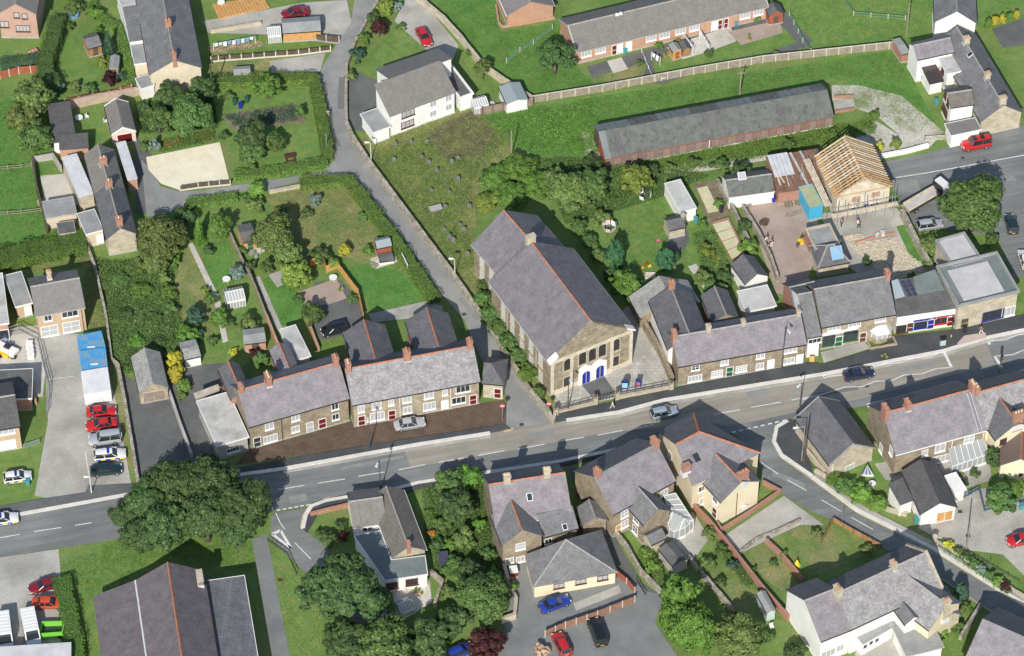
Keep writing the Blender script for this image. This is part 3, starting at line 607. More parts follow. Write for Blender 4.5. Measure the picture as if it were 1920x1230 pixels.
            if rm:
                q = MB()
                def rt(p0, p1): q.ribbon([p0, p1], .34, 0, 0); 
                dd = (rp[1]-rp[0]).normalized(); nn = Vector((-dd.y, dd.x, 0))*.2; z_ = Vector((0, 0, 1))
                for p0, p1 in [rp]+([(P(0, 0, e), r0), (P(0, D, e), r0)] if hipA else [])+([(P(L, 0, e), r1), (P(L, D, e), r1)] if hipB else []):
                    d2 = (p1-p0); d2.z = 0; d2.normalize(); n2 = Vector((-d2.y, d2.x, 0))*.14
                    q.add([p0+n2-z_*.06, p1+n2-z_*.06, p1+z_*.1, p0+z_*.1, p0-n2-z_*.06, p1-n2-z_*.06], [(0, 1, 2, 3), (3, 2, 5, 4), (0, 3, 4), (1, 5, 2)])
                q.build('ridge_tiles', rm, s.roof_o)
            s.rp = rp
            if gut is not None or True:
                gm = gut or DARKP
                if ridge == 'x': ed = [(P(0, -.05, 0), P(L, -.05, 0)), (P(0, D+.05, 0), P(L, D+.05, 0))]
                else: ed = [(P(-.05, 0, 0), P(-.05, D, 0)), (P(L+.05, 0, 0), P(L+.05, D, 0))]
                for p0, p1 in ed: MB().ribbon([p0, p1], .11, e-.2, e-.09).build('gutter', gm, s.roof_o)
            if verge:
                z_ = Vector((0, 0, 1))
                if ridge == 'x': vs_ = [(P(0, 0, e), r0), (P(0, D, e), r0), (P(L, 0, e), r1), (P(L, D, e), r1)]
                else: vs_ = [(P(0, 0, e), r0), (P(L, 0, e), r0), (P(0, D, e), r1), (P(L, D, e), r1)]
                for p0, p1 in vs_:
                    p0 = p0+z_*.03; p1 = p1+z_*.03
                    nn = s.uy if ridge == 'y' else s.ux; sg = .1; q = MB()
                    q.add([p0+nn*sg, p1+nn*sg, p1-nn*sg, p0-nn*sg, p0+nn*sg-z_*.25, p1+nn*sg-z_*.25, p1-nn*sg-z_*.25, p0-nn*sg-z_*.25], [(0, 1, 2, 3), (4, 7, 6, 5), (0, 4, 5, 1), (2, 6, 7, 3)])
                    q.build('bargeboard', verge, s.roof_o)
        if True:
            bt = MB().ribbon(c+[c[0]], .1, 0, .22).build('plinth', KERB if wall in (RE_W, RE_C) else RE_G, s.wall_o)
    def win(s, face, pts, k):
        for p in PX(pts): s.F[face].put(s.root, p, k)
        return s
    def chim(s, u, m=BR_R, w=.6, d=.95, h=1.25, pots=2, pm=POT_O, v=None):
        """u = 0..1 along the ridge, v = metres off it"""
        p = s.rp[0].lerp(s.rp[1], u); dd = (s.rp[1]-s.rp[0]).normalized()
        if v: p = p+Vector((-dd.y, dd.x, 0))*v
        chimney(s.root, p, math.atan2(dd.y, dd.x), w, d, s.zr-1.6, s.zr+h, m, pots, pm, .08 < u < .92); return s
    def pipe(s, face, pts, m=DARKP, r=.05):
        for p in PX(pts):
            f = s.F[face]; q = f.hit(p); q = f.p+f.h*max(.1, min(f.L-.1, (q-f.p).dot(f.h)))+f.n*.08
            MB().tube(Vector((q.x, q.y, .02)), Vector((q.x, q.y, s.e-.1)), r, None, 6).build('drainpipe', m, s.root)
        return s
    def skyl(s, px, w=.8, h=1.1, m=GLASS, back=False):
        """rooflight on the front or back slope under pixel px"""
        r0, r1 = s.rp; p0, p1 = s.P(0, 0, s.e), None
        cand = []
        for sg in (0, 1):
            base = s.P(0, 0, s.e) if sg == 0 else s.P(s.L, s.D, s.e)
            nrm = (r1-r0).cross(base-r0).normalized()
            if nrm.z < 0: nrm = -nrm
            d = ray(*px); t = (r0-CAM).dot(nrm)/d.dot(nrm); cand.append((t, CAM+d*t, nrm))
        t, q, nrm = (max if back else max)(cand, key=lambda c: c[0]) if False else min(cand, key=lambda c: c[0]) if back else (cand[0])
        hx = Vector((-nrm.y, nrm.x, 0)).normalized(); vy = nrm.cross(hx)
        for nm, ww, hh, th, mm in (('rooflight', w, h, .07, WHITE), ('pane', w-.16, h-.16, .1, m)):
            b = MB(); qq = [q+hx*(i*ww/2)+vy*(j*hh/2) for i, j in ((-1, -1), (1, -1), (1, 1), (-1, 1))]
            b.add([p-nrm*.02 for p in qq]+[p+nrm*th for p in qq], [(4, 5, 6, 7), (0, 1, 5, 4), (1, 2, 6, 5), (2, 3, 7, 6), (3, 0, 4, 7)])
            if nm == 'rooflight': par = b.build(nm, mm, s.root)
            else: b.build(nm, mm, par)
        return s
def R_(d): return math.radians(d)
def shed(name, label, A, B, e, D, roof=FELT_D, wall=WOOD, pitch=25, ridge='x', cat='shed', door=None, group=None, **k):
    h = House(name, label, A, B, e, D=D, roof=roof, wall=wall, pitch=pitch, ridge=ridge, rm=None, over=.08, cat=cat, group=group, **k)
    if door:
        f = h.F['F']; p = f.p+f.h*f.L/2; p.z = .03
        put_opening(h.root, p, math.atan2(f.h.y, f.h.x), **door)
    return h
# ================================================================== BUILDINGS
def wing(of, A, B, e, **k): return House('wing', None, A, B, e, of=of, **k)
nw, nw2 = NETW(1.0, 1.25), NETW(1.5, 1.25, nv=2)
# ---------------- chapel
ch = House('chapel', 'large stone chapel with purple slate roof and twin blue doors', (1030, 683), (1191, 618), 7.0, K=(925, 524), rise=4.9, ridge='y', roof=SL_C, wall=ST_D, cat='chapel', gut=RE_G, over=.3)
f = ch.F['F']; Lf = f.L
rear = wing(ch, (936, 519), (1058, 463), 6.1, K=(888, 456), rise=4.1, ridge='y', roof=SL_C, wall=ST_D, over=.3, gut=RE_G)
chimney(ch.root, ch.rp[1]+ch.uy*.1, ch.rz, 1.3, .7, 9, ch.zr+.9, ST_P, 0)
# facade of squared stone a little proud of the rubble walls, with string course, quoins, plinth, coping
def fac(u0, u1, z0, z1, y, name, m, th=.12):
    c = f.p+f.h*(u0+u1)/2+f.n*y; return MB().box((c.x, c.y, z0), u1-u0, th, z1-z0, ux=f.h).build(name, m, ch.root)
b = MB(); q = [(0, 0), (Lf, 0), (Lf, 6.98), (Lf/2, ch.zr-.3), (0, 6.98)]
fr = [f.p+f.h*u+f.n*.16+Vector((0, 0, z)) for u, z in q]; bk = [p-f.n*.14 for p in fr]
b.add(fr+bk, [(0, 1, 2, 3, 4), (0, 5, 6, 1), (1, 6, 7, 2), (2, 7, 8, 3), (3, 8, 9, 4), (4, 9, 5, 0)]); b.build('facade', ST_C, ch.root)
fac(.1, Lf-.1, 6.65, 7.1, .22, 'string_course', ST_B, .26); fac(0, Lf, 0, .8, .2, 'plinth', ST_B, .2)
for u in (.0, 3.1, Lf-3.6, Lf-.5): fac(u, u+.5, .8, 6.65, .2, 'pilaster', ST_B, .14)
for s_ in (0, 1):
    p0 = f.p+f.h*(-.3 if s_ == 0 else Lf+.3)+Vector((0, 0, 7.05)); p1 = f.p+f.h*Lf/2+Vector((0, 0, ch.zr+.15))
    b = MB(); n_ = f.n*.35; z_ = Vector((0, 0, .22)); b.add([p0+n_, p1+n_, p1-n_*.6, p0-n_*.6, p0+n_-z_, p1+n_-z_, p1-n_*.6-z_, p0-n_*.6-z_], [(0, 1, 2, 3), (4, 7, 6, 5), (0, 4, 5, 1), (2, 6, 7, 3)]); b.build('gable_coping', ST_D, ch.root)
    p2 = p0.lerp(p1, .2); b = MB(); n_ = f.n*.45; up_ = Vector((0, 0, .1)); b.add([p0+n_+up_, p2+n_+up_, p2-n_+up_, p0-n_+up_, p0+n_-z_, p2+n_-z_, p2-n_-z_, p0-n_-z_], [(0, 1, 2, 3), (0, 4, 5, 1), (2, 6, 7, 3), (3, 7, 4, 0), (4, 7, 6, 5), (1, 5, 6, 2)]); b.build('kneeler', WHITE, ch.root)
ff = Face(f.p+f.n*.17, f.p+f.h*Lf+f.n*.17)
BG = plain('leaded_glass', (.045, .04, .038), .2)
aw = dict(kind='window', w=1.15, h=2.3, pm=BG, fm=ST_P, nv=0, nh=0, arch=True, fw=.18)
for p in PX('1064,683 1155,646'): ff.put(ch.root, p, aw)
for p in PX('1092,671 1110.5,664 1129,656'): ff.put(ch.root, p, dict(aw, h=2.5))
for p in PX('1063.5,715 1153.5,677'): ff.put(ch.root, p, dict(aw, arch=False, h=1.9))
# white double porch front with two gablets
us = [(ff.hit(p)-ff.p).dot(ff.h) for p in ((1084, 715), (1136, 690))]; um = sum(us)/2
b = MB(); prof = [(us[0], .05), (us[1], .05), (us[1], 3.1), ((us[1]+um)/2, 3.9), (um, 3.05), ((us[0]+um)/2, 3.9), (us[0], 3.1)]
fr = [ff.p+ff.h*u+ff.n*.25+Vector((0, 0, z)) for u, z in prof]; bk = [p-ff.n*.3 for p in fr]; n7 = 7
b.add(fr+bk, [(0, 1, 2, 3, 4, 5, 6)]+[(i, 7+i, 7+(i+1) % 7, (i+1) % 7) for i in range(7)]); b.build('porch_surround', RE_W, ch.root)
fd = Face(ff.p+ff.n*.26, ff.p+ff.h*Lf+ff.n*.26)
for u in ((us[0]+um)/2, (us[1]+um)/2):
    q = fd.p+fd.h*u; q.z = .05; put_opening(ch.root, q, math.atan2(fd.h.y, fd.h.x), kind='door', w=1.25, h=2.5, pm=BLUEP, fm=RE_W, nv=1, nh=0, arch=True, fw=.12)
tw = dict(kind='window', w=1.05, h=2.3, pm=plain('obscured_glass', (.6, .64, .64), .3), fm=ST_P, nv=1, nh=3, fw=.12)
ch.win('L', '979,620 996,647 1014,674 961,594 944,568', tw).win('L', '979,648 996,676 1014,703 961,622 944,596', dict(tw, h=1.9)); rear.win('L', '904,486 922,511', tw).win('L', '904,515 922,539', dict(tw, h=1.9))
ch.pipe('L', '1006,690 952,610', RE_G, .07)
# ---------------- terrace of four with red ridge, beside the flat garage
ta = House('terraced_house', 'purple-slated stone terrace with red ridge between garage and mottled terrace', (466, 801), (656, 747), 4.9, R=(548, 703), pitch=37, roof=SL_P, wall=ST_D, group=None)
ta.chim(.30, BR_R, .7, 1.3, 1.3, 6, POT_Y).chim(.965, BR_R, .7, 1.0, 1.2, 2).chim(.03, BR_R, .6, 1.0, .9, 1)
ta.win('F', '505,798', NETW(1.1, 1.3)).win('F', '507,822', NETW(1.9, 1.3, nv=3)).win('F', '554,783 554,804', NETW(1.0, 1.1)).win('F', '628,762 629,781', WIN(.9, 1.1))
ta.win('F', '482.5,831', DOOR(GLASS, .95, 2.0)).win('F', '581,800', DOOR(NET, .9, 2.0)).win('F', '604.5,795', DOOR(MAROON, 1.0, 2.0)).pipe('F', '529,810')
wing(ta, (433, 750), (473, 739), 4.2, K=(419, 690), ridge='y', roof=SL_D, wall=BR_R, pitch=40)
wing(ta, (527, 710), (565, 700), 4.0, K=(512, 655), ridge='y', roof=SL_P, wall=ST_D, pitch=38)
wing(ta, (553, 677), (583, 668), 2.9, D=6.4, roof=FELT_W, wall=RE_W, flat=True)
# flat garage at its end
fg = House('flat_roofed_garage', 'long grey rendered garage with pale flat roof at the terrace end', (406, 838), (467, 820), 3.0, K=(372, 752), roof=FELT_W, wall=RE_G, flat=True, cat='garage', gut=RE_W)
fg.win('F', '437,843', WIN(1.7, .7, nv=3)); chimney(fg.root, W((388, 738), 3), fg.rz+.1, 3.6, .5, 2.9, 3.6, RE_G, 0)
# ---------------- mottled terrace by the lane
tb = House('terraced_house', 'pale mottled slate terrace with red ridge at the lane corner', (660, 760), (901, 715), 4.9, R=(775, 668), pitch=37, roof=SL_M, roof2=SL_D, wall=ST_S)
tb.chim(.025, BR_R, .65, 1.1, 1.2, 2, POT_Y).chim(.48, BR_R, .9, .95, 1.3, 4).chim(.97, BR_R, .7, 1.0, 1.1, 2)
tb.win('F', '677,766', NETW(.75, 1.3)).win('F', '706,760', NETW(1.2, 1.3)).win('F', '707.5,780', NETW(1.9, 1.5, nv=3)).win('F', '733.5,754', NETW(.6, 1.1)).win('F', '763,748 764,768', NETW(1.1, 1.2)).win('F', '804,740', NETW(1.2, 1.3)).win('F', '805,761', NETW(1.6, 1.4, nv=2)).win('F', '834,735', NETW(.6, 1.1)).win('F', '868,729 860,750', WIN(1.9, 1.2, nv=2))
tb.win('F', '678,788 735,779 887,747', DOOR(MAROON)).win('F', '834,758', DOOR(WHITE)).pipe('F', '750,770', WHITE).pipe('F', '845,750', WHITE)
wing(tb, (665, 697), (745, 682), 4.6, K=(652, 622), ridge='y', roof=SL_D, wall=BR_R, pitch=33)
wing(tb, (782, 674), (864, 659), 4.6, K=(763, 601), ridge='y', roof=SL_D, wall=BR_R, pitch=33)
ax = wing(tb, (903, 718), (945, 722), 3.2, D=5.0, pitch=32, roof=SL_D, wall=ST_P, hipB=True, rm=None); ax.win('F', '933,738', DOOR(MAROON))
# ---------------- terrace east of the chapel
tc = House('terraced_house', 'low stone terrace with white windows and green door beside the chapel', (1271, 688), (1513, 645), 4.3, R=(1385, 609), pitch=36, roof=SL_P, wall=ST_D, rm=RIDGE_G)
tc.chim(.015, BR_R, .6, 1.0, 1.0, 1).chim(.28, ST_P, .6, .7, .9, 1).chim(.55, ST_P, .5, .6, .7, 1).chim(.98, ST_P, .5, .6, .7, 1)
tc.win('F', '1304,689', WIN(1.0, .9, nh=1)).win('F', '1358.5,679', NETW(1.0, .9)).win('F', '1303,709', NETW(1.9, 1.1, nv=3)).win('F', '1344.5,700 1390,691', WIN(1.5, 1.1, NET, nv=3, nh=2)).win('F', '1426,665', NETW(1.1, 1.1)).win('F', '1425,686', NETW(1.0, 1.1)).win('F', '1482,654', NETW(1.8, 1.0, nv=2)).win('F', '1479,676', NETW(1.6, 1.0, nv=2))
tc.win('F', '1368,697', DOOR(GREENP)).win('F', '1445,684', DOOR(WHITE)).win('F', '1499,675', DOOR(WHITE)).pipe('F', '1407,690', RE_G)
w1 = wing(tc, (1252, 656), (1334, 640), 4.4, K=(1228, 562), ridge='y', roof=SL_D, wall=RE_W, rm=RIDGE_G, pitch=36); w1.chim(.97, BR_R, .7, .9, 1.0, 2)
wing(tc, (1200, 596), (1312, 565), 2.7, K=(1189, 553), ridge='y', roof=SL_K, wall=ST_D, rm=None, pitch=30)
wing(tc, (1335, 606), (1386, 596), 3.2, D=5.6, ridge='y', roof=SL_D, wall=ST_D, rm=RIDGE_G)
wing(tc, (1399, 586), (1456, 574), 2.9, K=(1382, 547), roof=FELT_W, wall=RE_W, flat=True)
oh = shed('outhouse', 'small slate outhouse with white gable behind the stone terrace', (1398, 533), (1441, 517), 2.4, 4.4, SL_D, RE_W, 35, 'y', cat='outbuilding')
# ---------------- shops
sd = House('shop_house', 'stone shop house with big grey roof and green shopfront', (1541, 614), (1680, 589), 5.0, R=(1592, 530), pitch=36, roof=SL_G, wall=ST_S, rm=RIDGE_G)
sd.chim(.985, BR_R, .6, 1.1, .9, 1).win('F', '1564,615 1602,608', NETW(1.7, .8, nv=2)).win('F', '1651,598', NETW(1.4, .8, nv=2))
sd.win('F', '1554,638', WIN(1.7, 1.9, fm=GREENP)).win('F', '1595,629', WIN(2.0, 1.9, fm=GREENP)).win('F', '1573,636', DOOR(GREENP, 1.0, 2.1)).win('F', '1618,630', DOOR(BROWNP))
sd.win('F', '1574,622', dict(kind='shop_sign', w=5.2, h=.45, pm=RE_W, fm=WHITE, nv=0, nh=0, fw=.06))
d2 = wing(sd, (1514, 634), (1541, 629), 4.4, R=(1510, 549), pitch=33, roof=SL_G, wall=RE_W, rm=RIDGE_G); d2.win('F', '1526,639', WIN(1.8, .8, nv=2))
wing(sd, (1489, 577), (1537, 566), 4.0, D=5, ridge='x', roof=SL_D, wall=BR_R, rm=RIDGE_G, pitch=35)
# bay window with glass canopy
bf = sd.F['F']; q = bf.hit((1649, 640)); u = (q-bf.p).dot(bf.h); bc = bf.p+bf.h*u
pts = [bc+bf.h*x+bf.n*y for x, y in ((-1.3, 0), (-.8, .8), (.8, .8), (1.3, 0))]
bay = MB().prism(pts, .02, .9).build('bay_window', ST_S, sd.root); MB().prism(pts, .9, 2.1).build('glazing', NET, bay)
b = MB()
for x, y in ((-1.3, 0), (-.8, .8), (0, .8), (.8, .8), (1.3, 0)): p = bc+bf.h*x+bf.n*(y+.02); b.box((p.x, p.y, .9), .1, .1, 1.25, ux=bf.h)
b.ribbon([q_+bf.n*.04 for q_ in pts], .12, 2.05, 2.2)
b.build('frame', WHITE, bay)
b = MB(); tp_ = bc+Vector((0, 0, 3.3)); ed = [bc+bf.h*x+bf.n*y+Vector((0, 0, 2.2)) for x, y in ((-1.7, 0), (-1.0, 1.25), (1.0, 1.25), (1.7, 0))]; tpp = [bc+bf.h*x+bf.n*.1+Vector((0, 0, 3.1)) for x in (-.7, -.4, .4, .7)]
for i in range(3): b.slab([ed[i], ed[i+1], tpp[i+1], tpp[i]], .05)
b.build('canopy', COR_W, bay)
gw = tag(MB().ribbon([bc+bf.h*x+bf.n*y for x, y in ((-1.9, .3), (-1.9, 1.7), (1.9, 1.7), (1.9, .3))], .25, 0, .5).build('garden_wall', ST_S), 'low stone wall round the bay window of the shop house', 'wall')
se = House('corner_shop', 'white single-storey shop with dark felt roof and purple fascia', (1681, 594), (1796, 577), 4.0, K=(1667, 527), Kz=4.6, roof=FELT_D, wall=RE_W, mono=.6, cat='shop')
se.win('F', '1688,617', WIN(1.6, 1.4, fm=BROWNP)).win('F', '1725,608', WIN(2.0, 1.5, fm=BLUEP)).win('F', '1764,601', WIN(2.0, 1.2, fm=REDP)).win('F', '1706,616', DOOR(BROWNP)).win('F', '1745,607', DOOR(BLUEP)).win('F', '1782,600', DOOR(MAROON))
se.win('F', '1734,599', dict(kind='shop_sign', w=3.4, h=.45, pm=plain('purple_sign', (.07, .05, .25), .5), fm=WHITE, nv=0, nh=0, fw=.05)).win('F', '1775,592', dict(kind='shop_sign', w=3.4, h=.35, pm=plain('red_sign', (.45, .05, .08), .5), fm=WHITE, nv=0, nh=0, fw=.05))
def on_roof(h, px, z): return W(px, z)
def roof_sheet(h, name, s, z, m, th=.05):
    pts = [W(p, z) for p in PX(s)]; lo = min(p.z for p in pts)
    v = []
    for p in pts: k = (p-h.a).dot(h.uy)/h.D; zz = h.e+k*.6+.05; v.append(Vector((p.x, p.y, zz)))
    return MB().slab(v, th).build(name, m, h.root)
roof_sheet(se, 'roof_patch', '1712,521 1753,508 1770,543 1718,552', 4.4, FELT_G); roof_sheet(se, 'roof_patch', '1671,529 1683,525 1697,555 1678,560', 4.4, plain('lead_sheet', (.38, .45, .5), .5))
for i in range(2):
    for j in range(4):
        x0, y0 = 1688+i*10+j*4, 528+j*7-i*1.8
        roof_sheet(se, 'skylight_pane', f'{x0},{y0} {x0+8},{y0-1.5} {x0+11},{y0+4.5} {x0+3},{y0+6}', 4.45, plain('dark_pane', (.06, .06, .10), .15))
sf = House('stone_shop', 'flat-roofed stone corner shop with pale chippings and wide shop window', (1796, 577), (1912, 549), 5.0, K=(1757, 501), roof=FELT_G, wall=ST_P, rm=FELT, flat=True, para=.45, cat='shop'); MB().slab([sf.P(1.3, .9, 5.13), sf.P(sf.L-2.0, .9, 5.13), sf.P(sf.L-2.0, sf.D-1.2, 5.13), sf.P(1.3, sf.D-1.2, 5.13)], .06).build('chippings', FELT_L, sf.root)
sf.win('F', '1862,590', WIN(3.2, 1.7, GLASS, plain('navy_frame', (.05, .06, .2), .4), nv=2)).win('F', '1893,583', WIN(1.9, 1.7, NET, nv=2)).win('F', '1809,602', DOOR(WOOD_D, 1.1, 2.0, ST_P))
wing(sf, (1786, 505), (1842, 489), 4.7, K=(1763, 450), roof=FELT_L, wall=ST_P, rm=FELT, flat=True, para=.4)
# ---------------- long shed
lj = House('poultry_shed', 'long low shed with grey corrugated roof and brown panelled wall', (1134, 298), (1564, 218), 2.1, K=(1121, 247), Kz=4.2, roof=COR_A, wall=WOOD_R, mono=2.1, cat='shed', over=.1)
J = lj; back_d = 2.6
NS = 34
for i in range(NS):
    u0, u1 = J.L*i/NS+.03, J.L*(i+1)/NS-.03; dark = i in (15, 17, 2, 4, 26)
    sh = COR_B if i == 0 else FELT_D if dark and i != 4 else COR_A
    MB().slab([J.P(u0, -.1, 2.1+.02), J.P(u1, -.1, 2.12), J.P(u1, J.D, 4.22), J.P(u0, J.D, 4.22)], .05).build('roof_sheet', sh, J.root)
    MB().slab([J.P(u0, J.D, 4.2), J.P(u1, J.D, 4.2), J.P(u1, J.D+back_d, 3.1), J.P(u0, J.D+back_d, 3.1)], .05).build('roof_sheet', COR_B if i % 9 < 5 else COR_A, J.root)
MB().prism([J.P(.1, J.D-.05, 0), J.P(J.L-.1, J.D-.05, 0), J.P(J.L-.1, J.D+back_d-.1, 0), J.P(.1, J.D+back_d-.1, 0)], 0, 3.0).build('rear_wall', WOOD_D, J.root)
ff = J.F['F']
for i in range(28):
    c = ff.p+ff.h*(ff.L*(i+.5)/28)+ff.n*.03; c.z = .95; ubox('wall_panel', J.root, [noisy('panel_brown', (.185, .14, .12), (.24, .185, .16), 1.2, 6, .25), noisy('panel_brown2', (.225, .17, .148), (.28, .215, .19), 1.2, 6, .25)][i % 2], c, (ff.L/28-.12, .06, 1.5), math.atan2(ff.h.y, ff.h.x))
MB().ribbon([ff.p+ff.n*.04, ff.p+ff.h*ff.L+ff.n*.04], .12, 0, .2).build('plinth', KERB, J.root)
J.pipe('F', '1330,265', WHITE, .07)
# ---------------- white detached house by the lane: two half-roofs slipped past each other
wk = House('white_house', 'white rendered house with brown split roof beside the lane', (731, 219), (855, 173), 4.4, K=(704, 161), Kz=6.4, roof=TL_B, wall=RE_W, mono=2.4)
wing(wk, (731, 149), (849, 109), 4.2, K=(708, 128), roof=TL_G, wall=RE_W, mono=-2.4)
wing(wk, (700, 250), (733, 238), 2.5, K=(676, 215), roof=FELT, wall=RE_W, flat=True)
wing(wk, (862, 187), (889, 177), 2.7, D=7.5, roof=FELT_D, wall=RE_W, flat=True, para=.3, rm=RE_W)
wk.win('F', '765,211 764,232', WIN(2.0, 1.1, NET, BROWNP, nv=2)).win('F', '812,194 812,213', NETW(1.0, 1.1)).win('F', '841,183 841,201', NETW(.9, 1.1)); 
# ---------------- brick bungalows of the estate
bl = House('bungalow_row', 'long orange brick bungalow row with brown tiled roof', (1081, 98), (1441, 12), 2.7, R=(1067, 47), pitch=28, roof=TL_B, wall=BR_O, rm=RIDGE_G, gut=RE_G, verge=RE_G)
wb = WIN(1.5, 1.1, NET, WHITE, nv=2); bl.win('F', '1099,100 1126,93 1221,70 1246,65 1276,57 1302,50 1397,27 1422,21', wb)
bl.win('F', '1153,88 1352,40 1360,38', DOOR(MAROON)).win('F', '1162,88 1179,83 1340,44', DOOR(WHITE))
for p in ((1157, 29), (1164, 27)): q = W(p, 5.4); tag(ubox('roof_vent', bl.root, WHITE, q+Vector((0, 0, .2)), (.5, .3, .4)))
bm = House('bungalow', 'orange brick bungalow gable with grey tiles beside the green field', (950, 29), (1040, 11), 2.6, D=14, pitch=26, ridge='y', roof=TL_G, wall=BR_O, rm=RIDGE_G, gut=WHITE)
# ---------------- big house at top right
nm = House('cottage_row', 'long dark-roofed cottage with stone gable and white rear wings', (1839, 229), (1918, 211), 3.3, K=(1850, 60), ridge='y', roof=SL_G, wall=ST_P, rm=RIDGE_G, pitch=37)
nm.chim(.03, ST_P, .7, 1.0, 1.1, 2).chim(.35, ST_P, .7, .8, .8, 2).chim(.8, ST_P, .7, .9, .9, 2)
n1 = wing(nm, (1782, 202), (1828, 195), 4.6, K=(1769, 168), ridge='x', roof=TL_N, wall=RE_W, rm=RIDGE_G, pitch=30); n1.win('L', '1773,177 1778,193', WIN(.9, 1.2, fm=BROWNP)).win('L', '1772,206', WIN(2.2, 1.3, fm=BROWNP, nv=2))
n2 = wing(nm, (1720, 112), (1790, 97), 4.9, K=(1706, 80), ridge='x', roof=SL_P, wall=RE_W, rm=RIDGE_G, pitch=33)
n3 = wing(nm, (1775, 140), (1811, 133), 4.0, K=(1762, 102), roof=FELT_W, wall=RE_W, flat=True); n3.win('L', '1768,132', WIN(.9, 1.1, fm=BROWNP))
wing(nm, (1783, 256), (1840, 244), 2.6, K=(1769, 234), roof=TL_G, wall=RE_W, flat=True)
wing(nm, (1752, 41), (1832, 44), 4.2, D=6.5, ridge='y', roof=SL_G, wall=RE_W, rm=RIDGE_G, pitch=36)
nm.skyl((1819, 102), .8, 1.0)
lt = House('rear_porch', None, (1743, 158), (1770, 152), 2.4, D=3.4, of=nm, roof=plain('dark_clear_sheet', (.06, .05, .05), .2), wall=RE_W, mono=.5)
# ---------------- top left
bo = House('brick_house', 'pink brick house with grey gable roof behind the clipped lawn', (-6, 26), (69, 27), 5.2, D=14, ridge='y', roof=TL_G, wall=coursed('brick_pink', (.45, .27, .2), (.51, .32, .245), (.46, .34, .28), .225, .075, .012, .1), rm=RIDGE_G, pitch=35)
bo.win('F', '31,28 46,30', WIN(.7, .9, NET, BROWNP, nv=0)).win('F', '43,53', WIN(2.0, 1.1, NET, BROWNP, nv=3)).win('F', '5,45', WIN(1.2, 1.1, NET, BROWNP, nv=1))
bp_ = House('slate_row', 'slate cottage row with cream end gable beyond the hedged garden', (280, 140), (379, 127), 4.4, D=22, ridge='y', roof=SL_G, wall=RE_Y, rm=RIDGE_G, pitch=30)
bp_.chim(.02, BR_R, .8, .6, 1.0, 2).chim(.36, BR_R, .8, .9, .9, 2).chim(.8, BR_R, .8, .9, .9, 2)
g1 = wing(bp_, (243, 78), (284, 72), 4.0, D=7.2, roof=SL_G, wall=RE_W, mono=.7, over=.1); wing(bp_, (236, 46), (280, 38), 4.0, D=9, roof=FELT_W, wall=RE_W, flat=True, over=.1)
wing(bp_, (252, 122), (280, 118), 3.2, D=4.5, roof=FELT, wall=RE_Y, flat=True, over=.1); wing(bp_, (265, 168), (290, 160), 2.3, D=2.6, roof=FELT, wall=RE_W, flat=True, over=.1)
gq = House('garage', 'grey-roofed garage with pink gable beside the small lawn', (209, 253), (255, 245), 2.3, K=(194, 199), ridge='y', roof=TL_B, wall=plain('pink_render', (.7, .55, .47), .85), rm=None, cat='garage', pitch=32, verge=WHITE, over=.1)
gq.win('F', '234,258', dict(kind='garage_door', w=2.2, h=1.9, pm=MAROON, fm=WHITE, nv=0, nh=0, fw=.08))
ls = House('outbuilding', 'dark-tiled lean-to outbuilding beside the overgrown hawthorns', (100, 268), (143, 262), 2.4, K=(98, 198), roof=TL_D, wall=RE_W, mono=.5, cat='outbuilding', over=.08)
wing(ls, (111, 281), (166, 277), 2.4, K=(97, 257), roof=TL_D, wall=BR_O, mono=.4, over=.08)
cs = House('cottage_row', 'stone cottage row with three brick chimneys above the olive tree', (199, 449), (257, 438), 3.7, K=(232, 277), Kz=3.7, ridge='y', roof=SL_D, wall=ST_P, rm=RIDGE_G, pitch=38)
p0 = cs.rp[0].lerp(cs.rp[1], .5); mid = cs.D*.53
for sg in (0, 1):
    x = 0 if sg == 0 else cs.L; z_ = Vector((0, 0, .03)); MB().slab([cs.P(x, mid, cs.e)+z_, cs.P(cs.L/2, mid, cs.zr)+z_, cs.P(cs.L/2, cs.D, cs.zr)+z_, cs.P(x, cs.D, cs.e)+z_], .06).build('tiled_slope', TL_B, cs.root)
cs.chim(.05, BR_R, .8, .9, 1.1, 1, POT_Y).chim(.5, BR_R, .8, .9, .9, 1, POT_Y).chim(.77, BR_R, .8, 1.1, .9, 2, POT_Y)
wing(cs, (147, 370), (176, 362), 2.9, K=(131, 295), roof=COR_W, wall=ST_P, mono=.5, over=.08); wing(cs, (161, 441), (194, 432), 2.8, K=(151, 400), roof=FELT, wall=RE_Y, flat=True, over=.1).win('F', '187,442', DOOR(WHITE))
wing(cs, (239, 338), (258, 334), 2.4, D=8, roof=COR_W, wall=BR_O, mono=.3, over=.08)
ys = House('yard_store', 'flat felted store at the side of the concrete yard', (86, 411), (144, 401), 2.2, D=3.6, roof=FELT, wall=RE_Y, flat=True, cat='outbuilding', over=.08, gut=RE_G)
ys2 = House('yard_store', 'small dark flat-roofed store below the pale wall', (110, 441), (142, 436), 2.0, D=2.4, roof=FELT_D, wall=BR_O, flat=True, cat='outbuilding', over=.08, gut=RE_G)
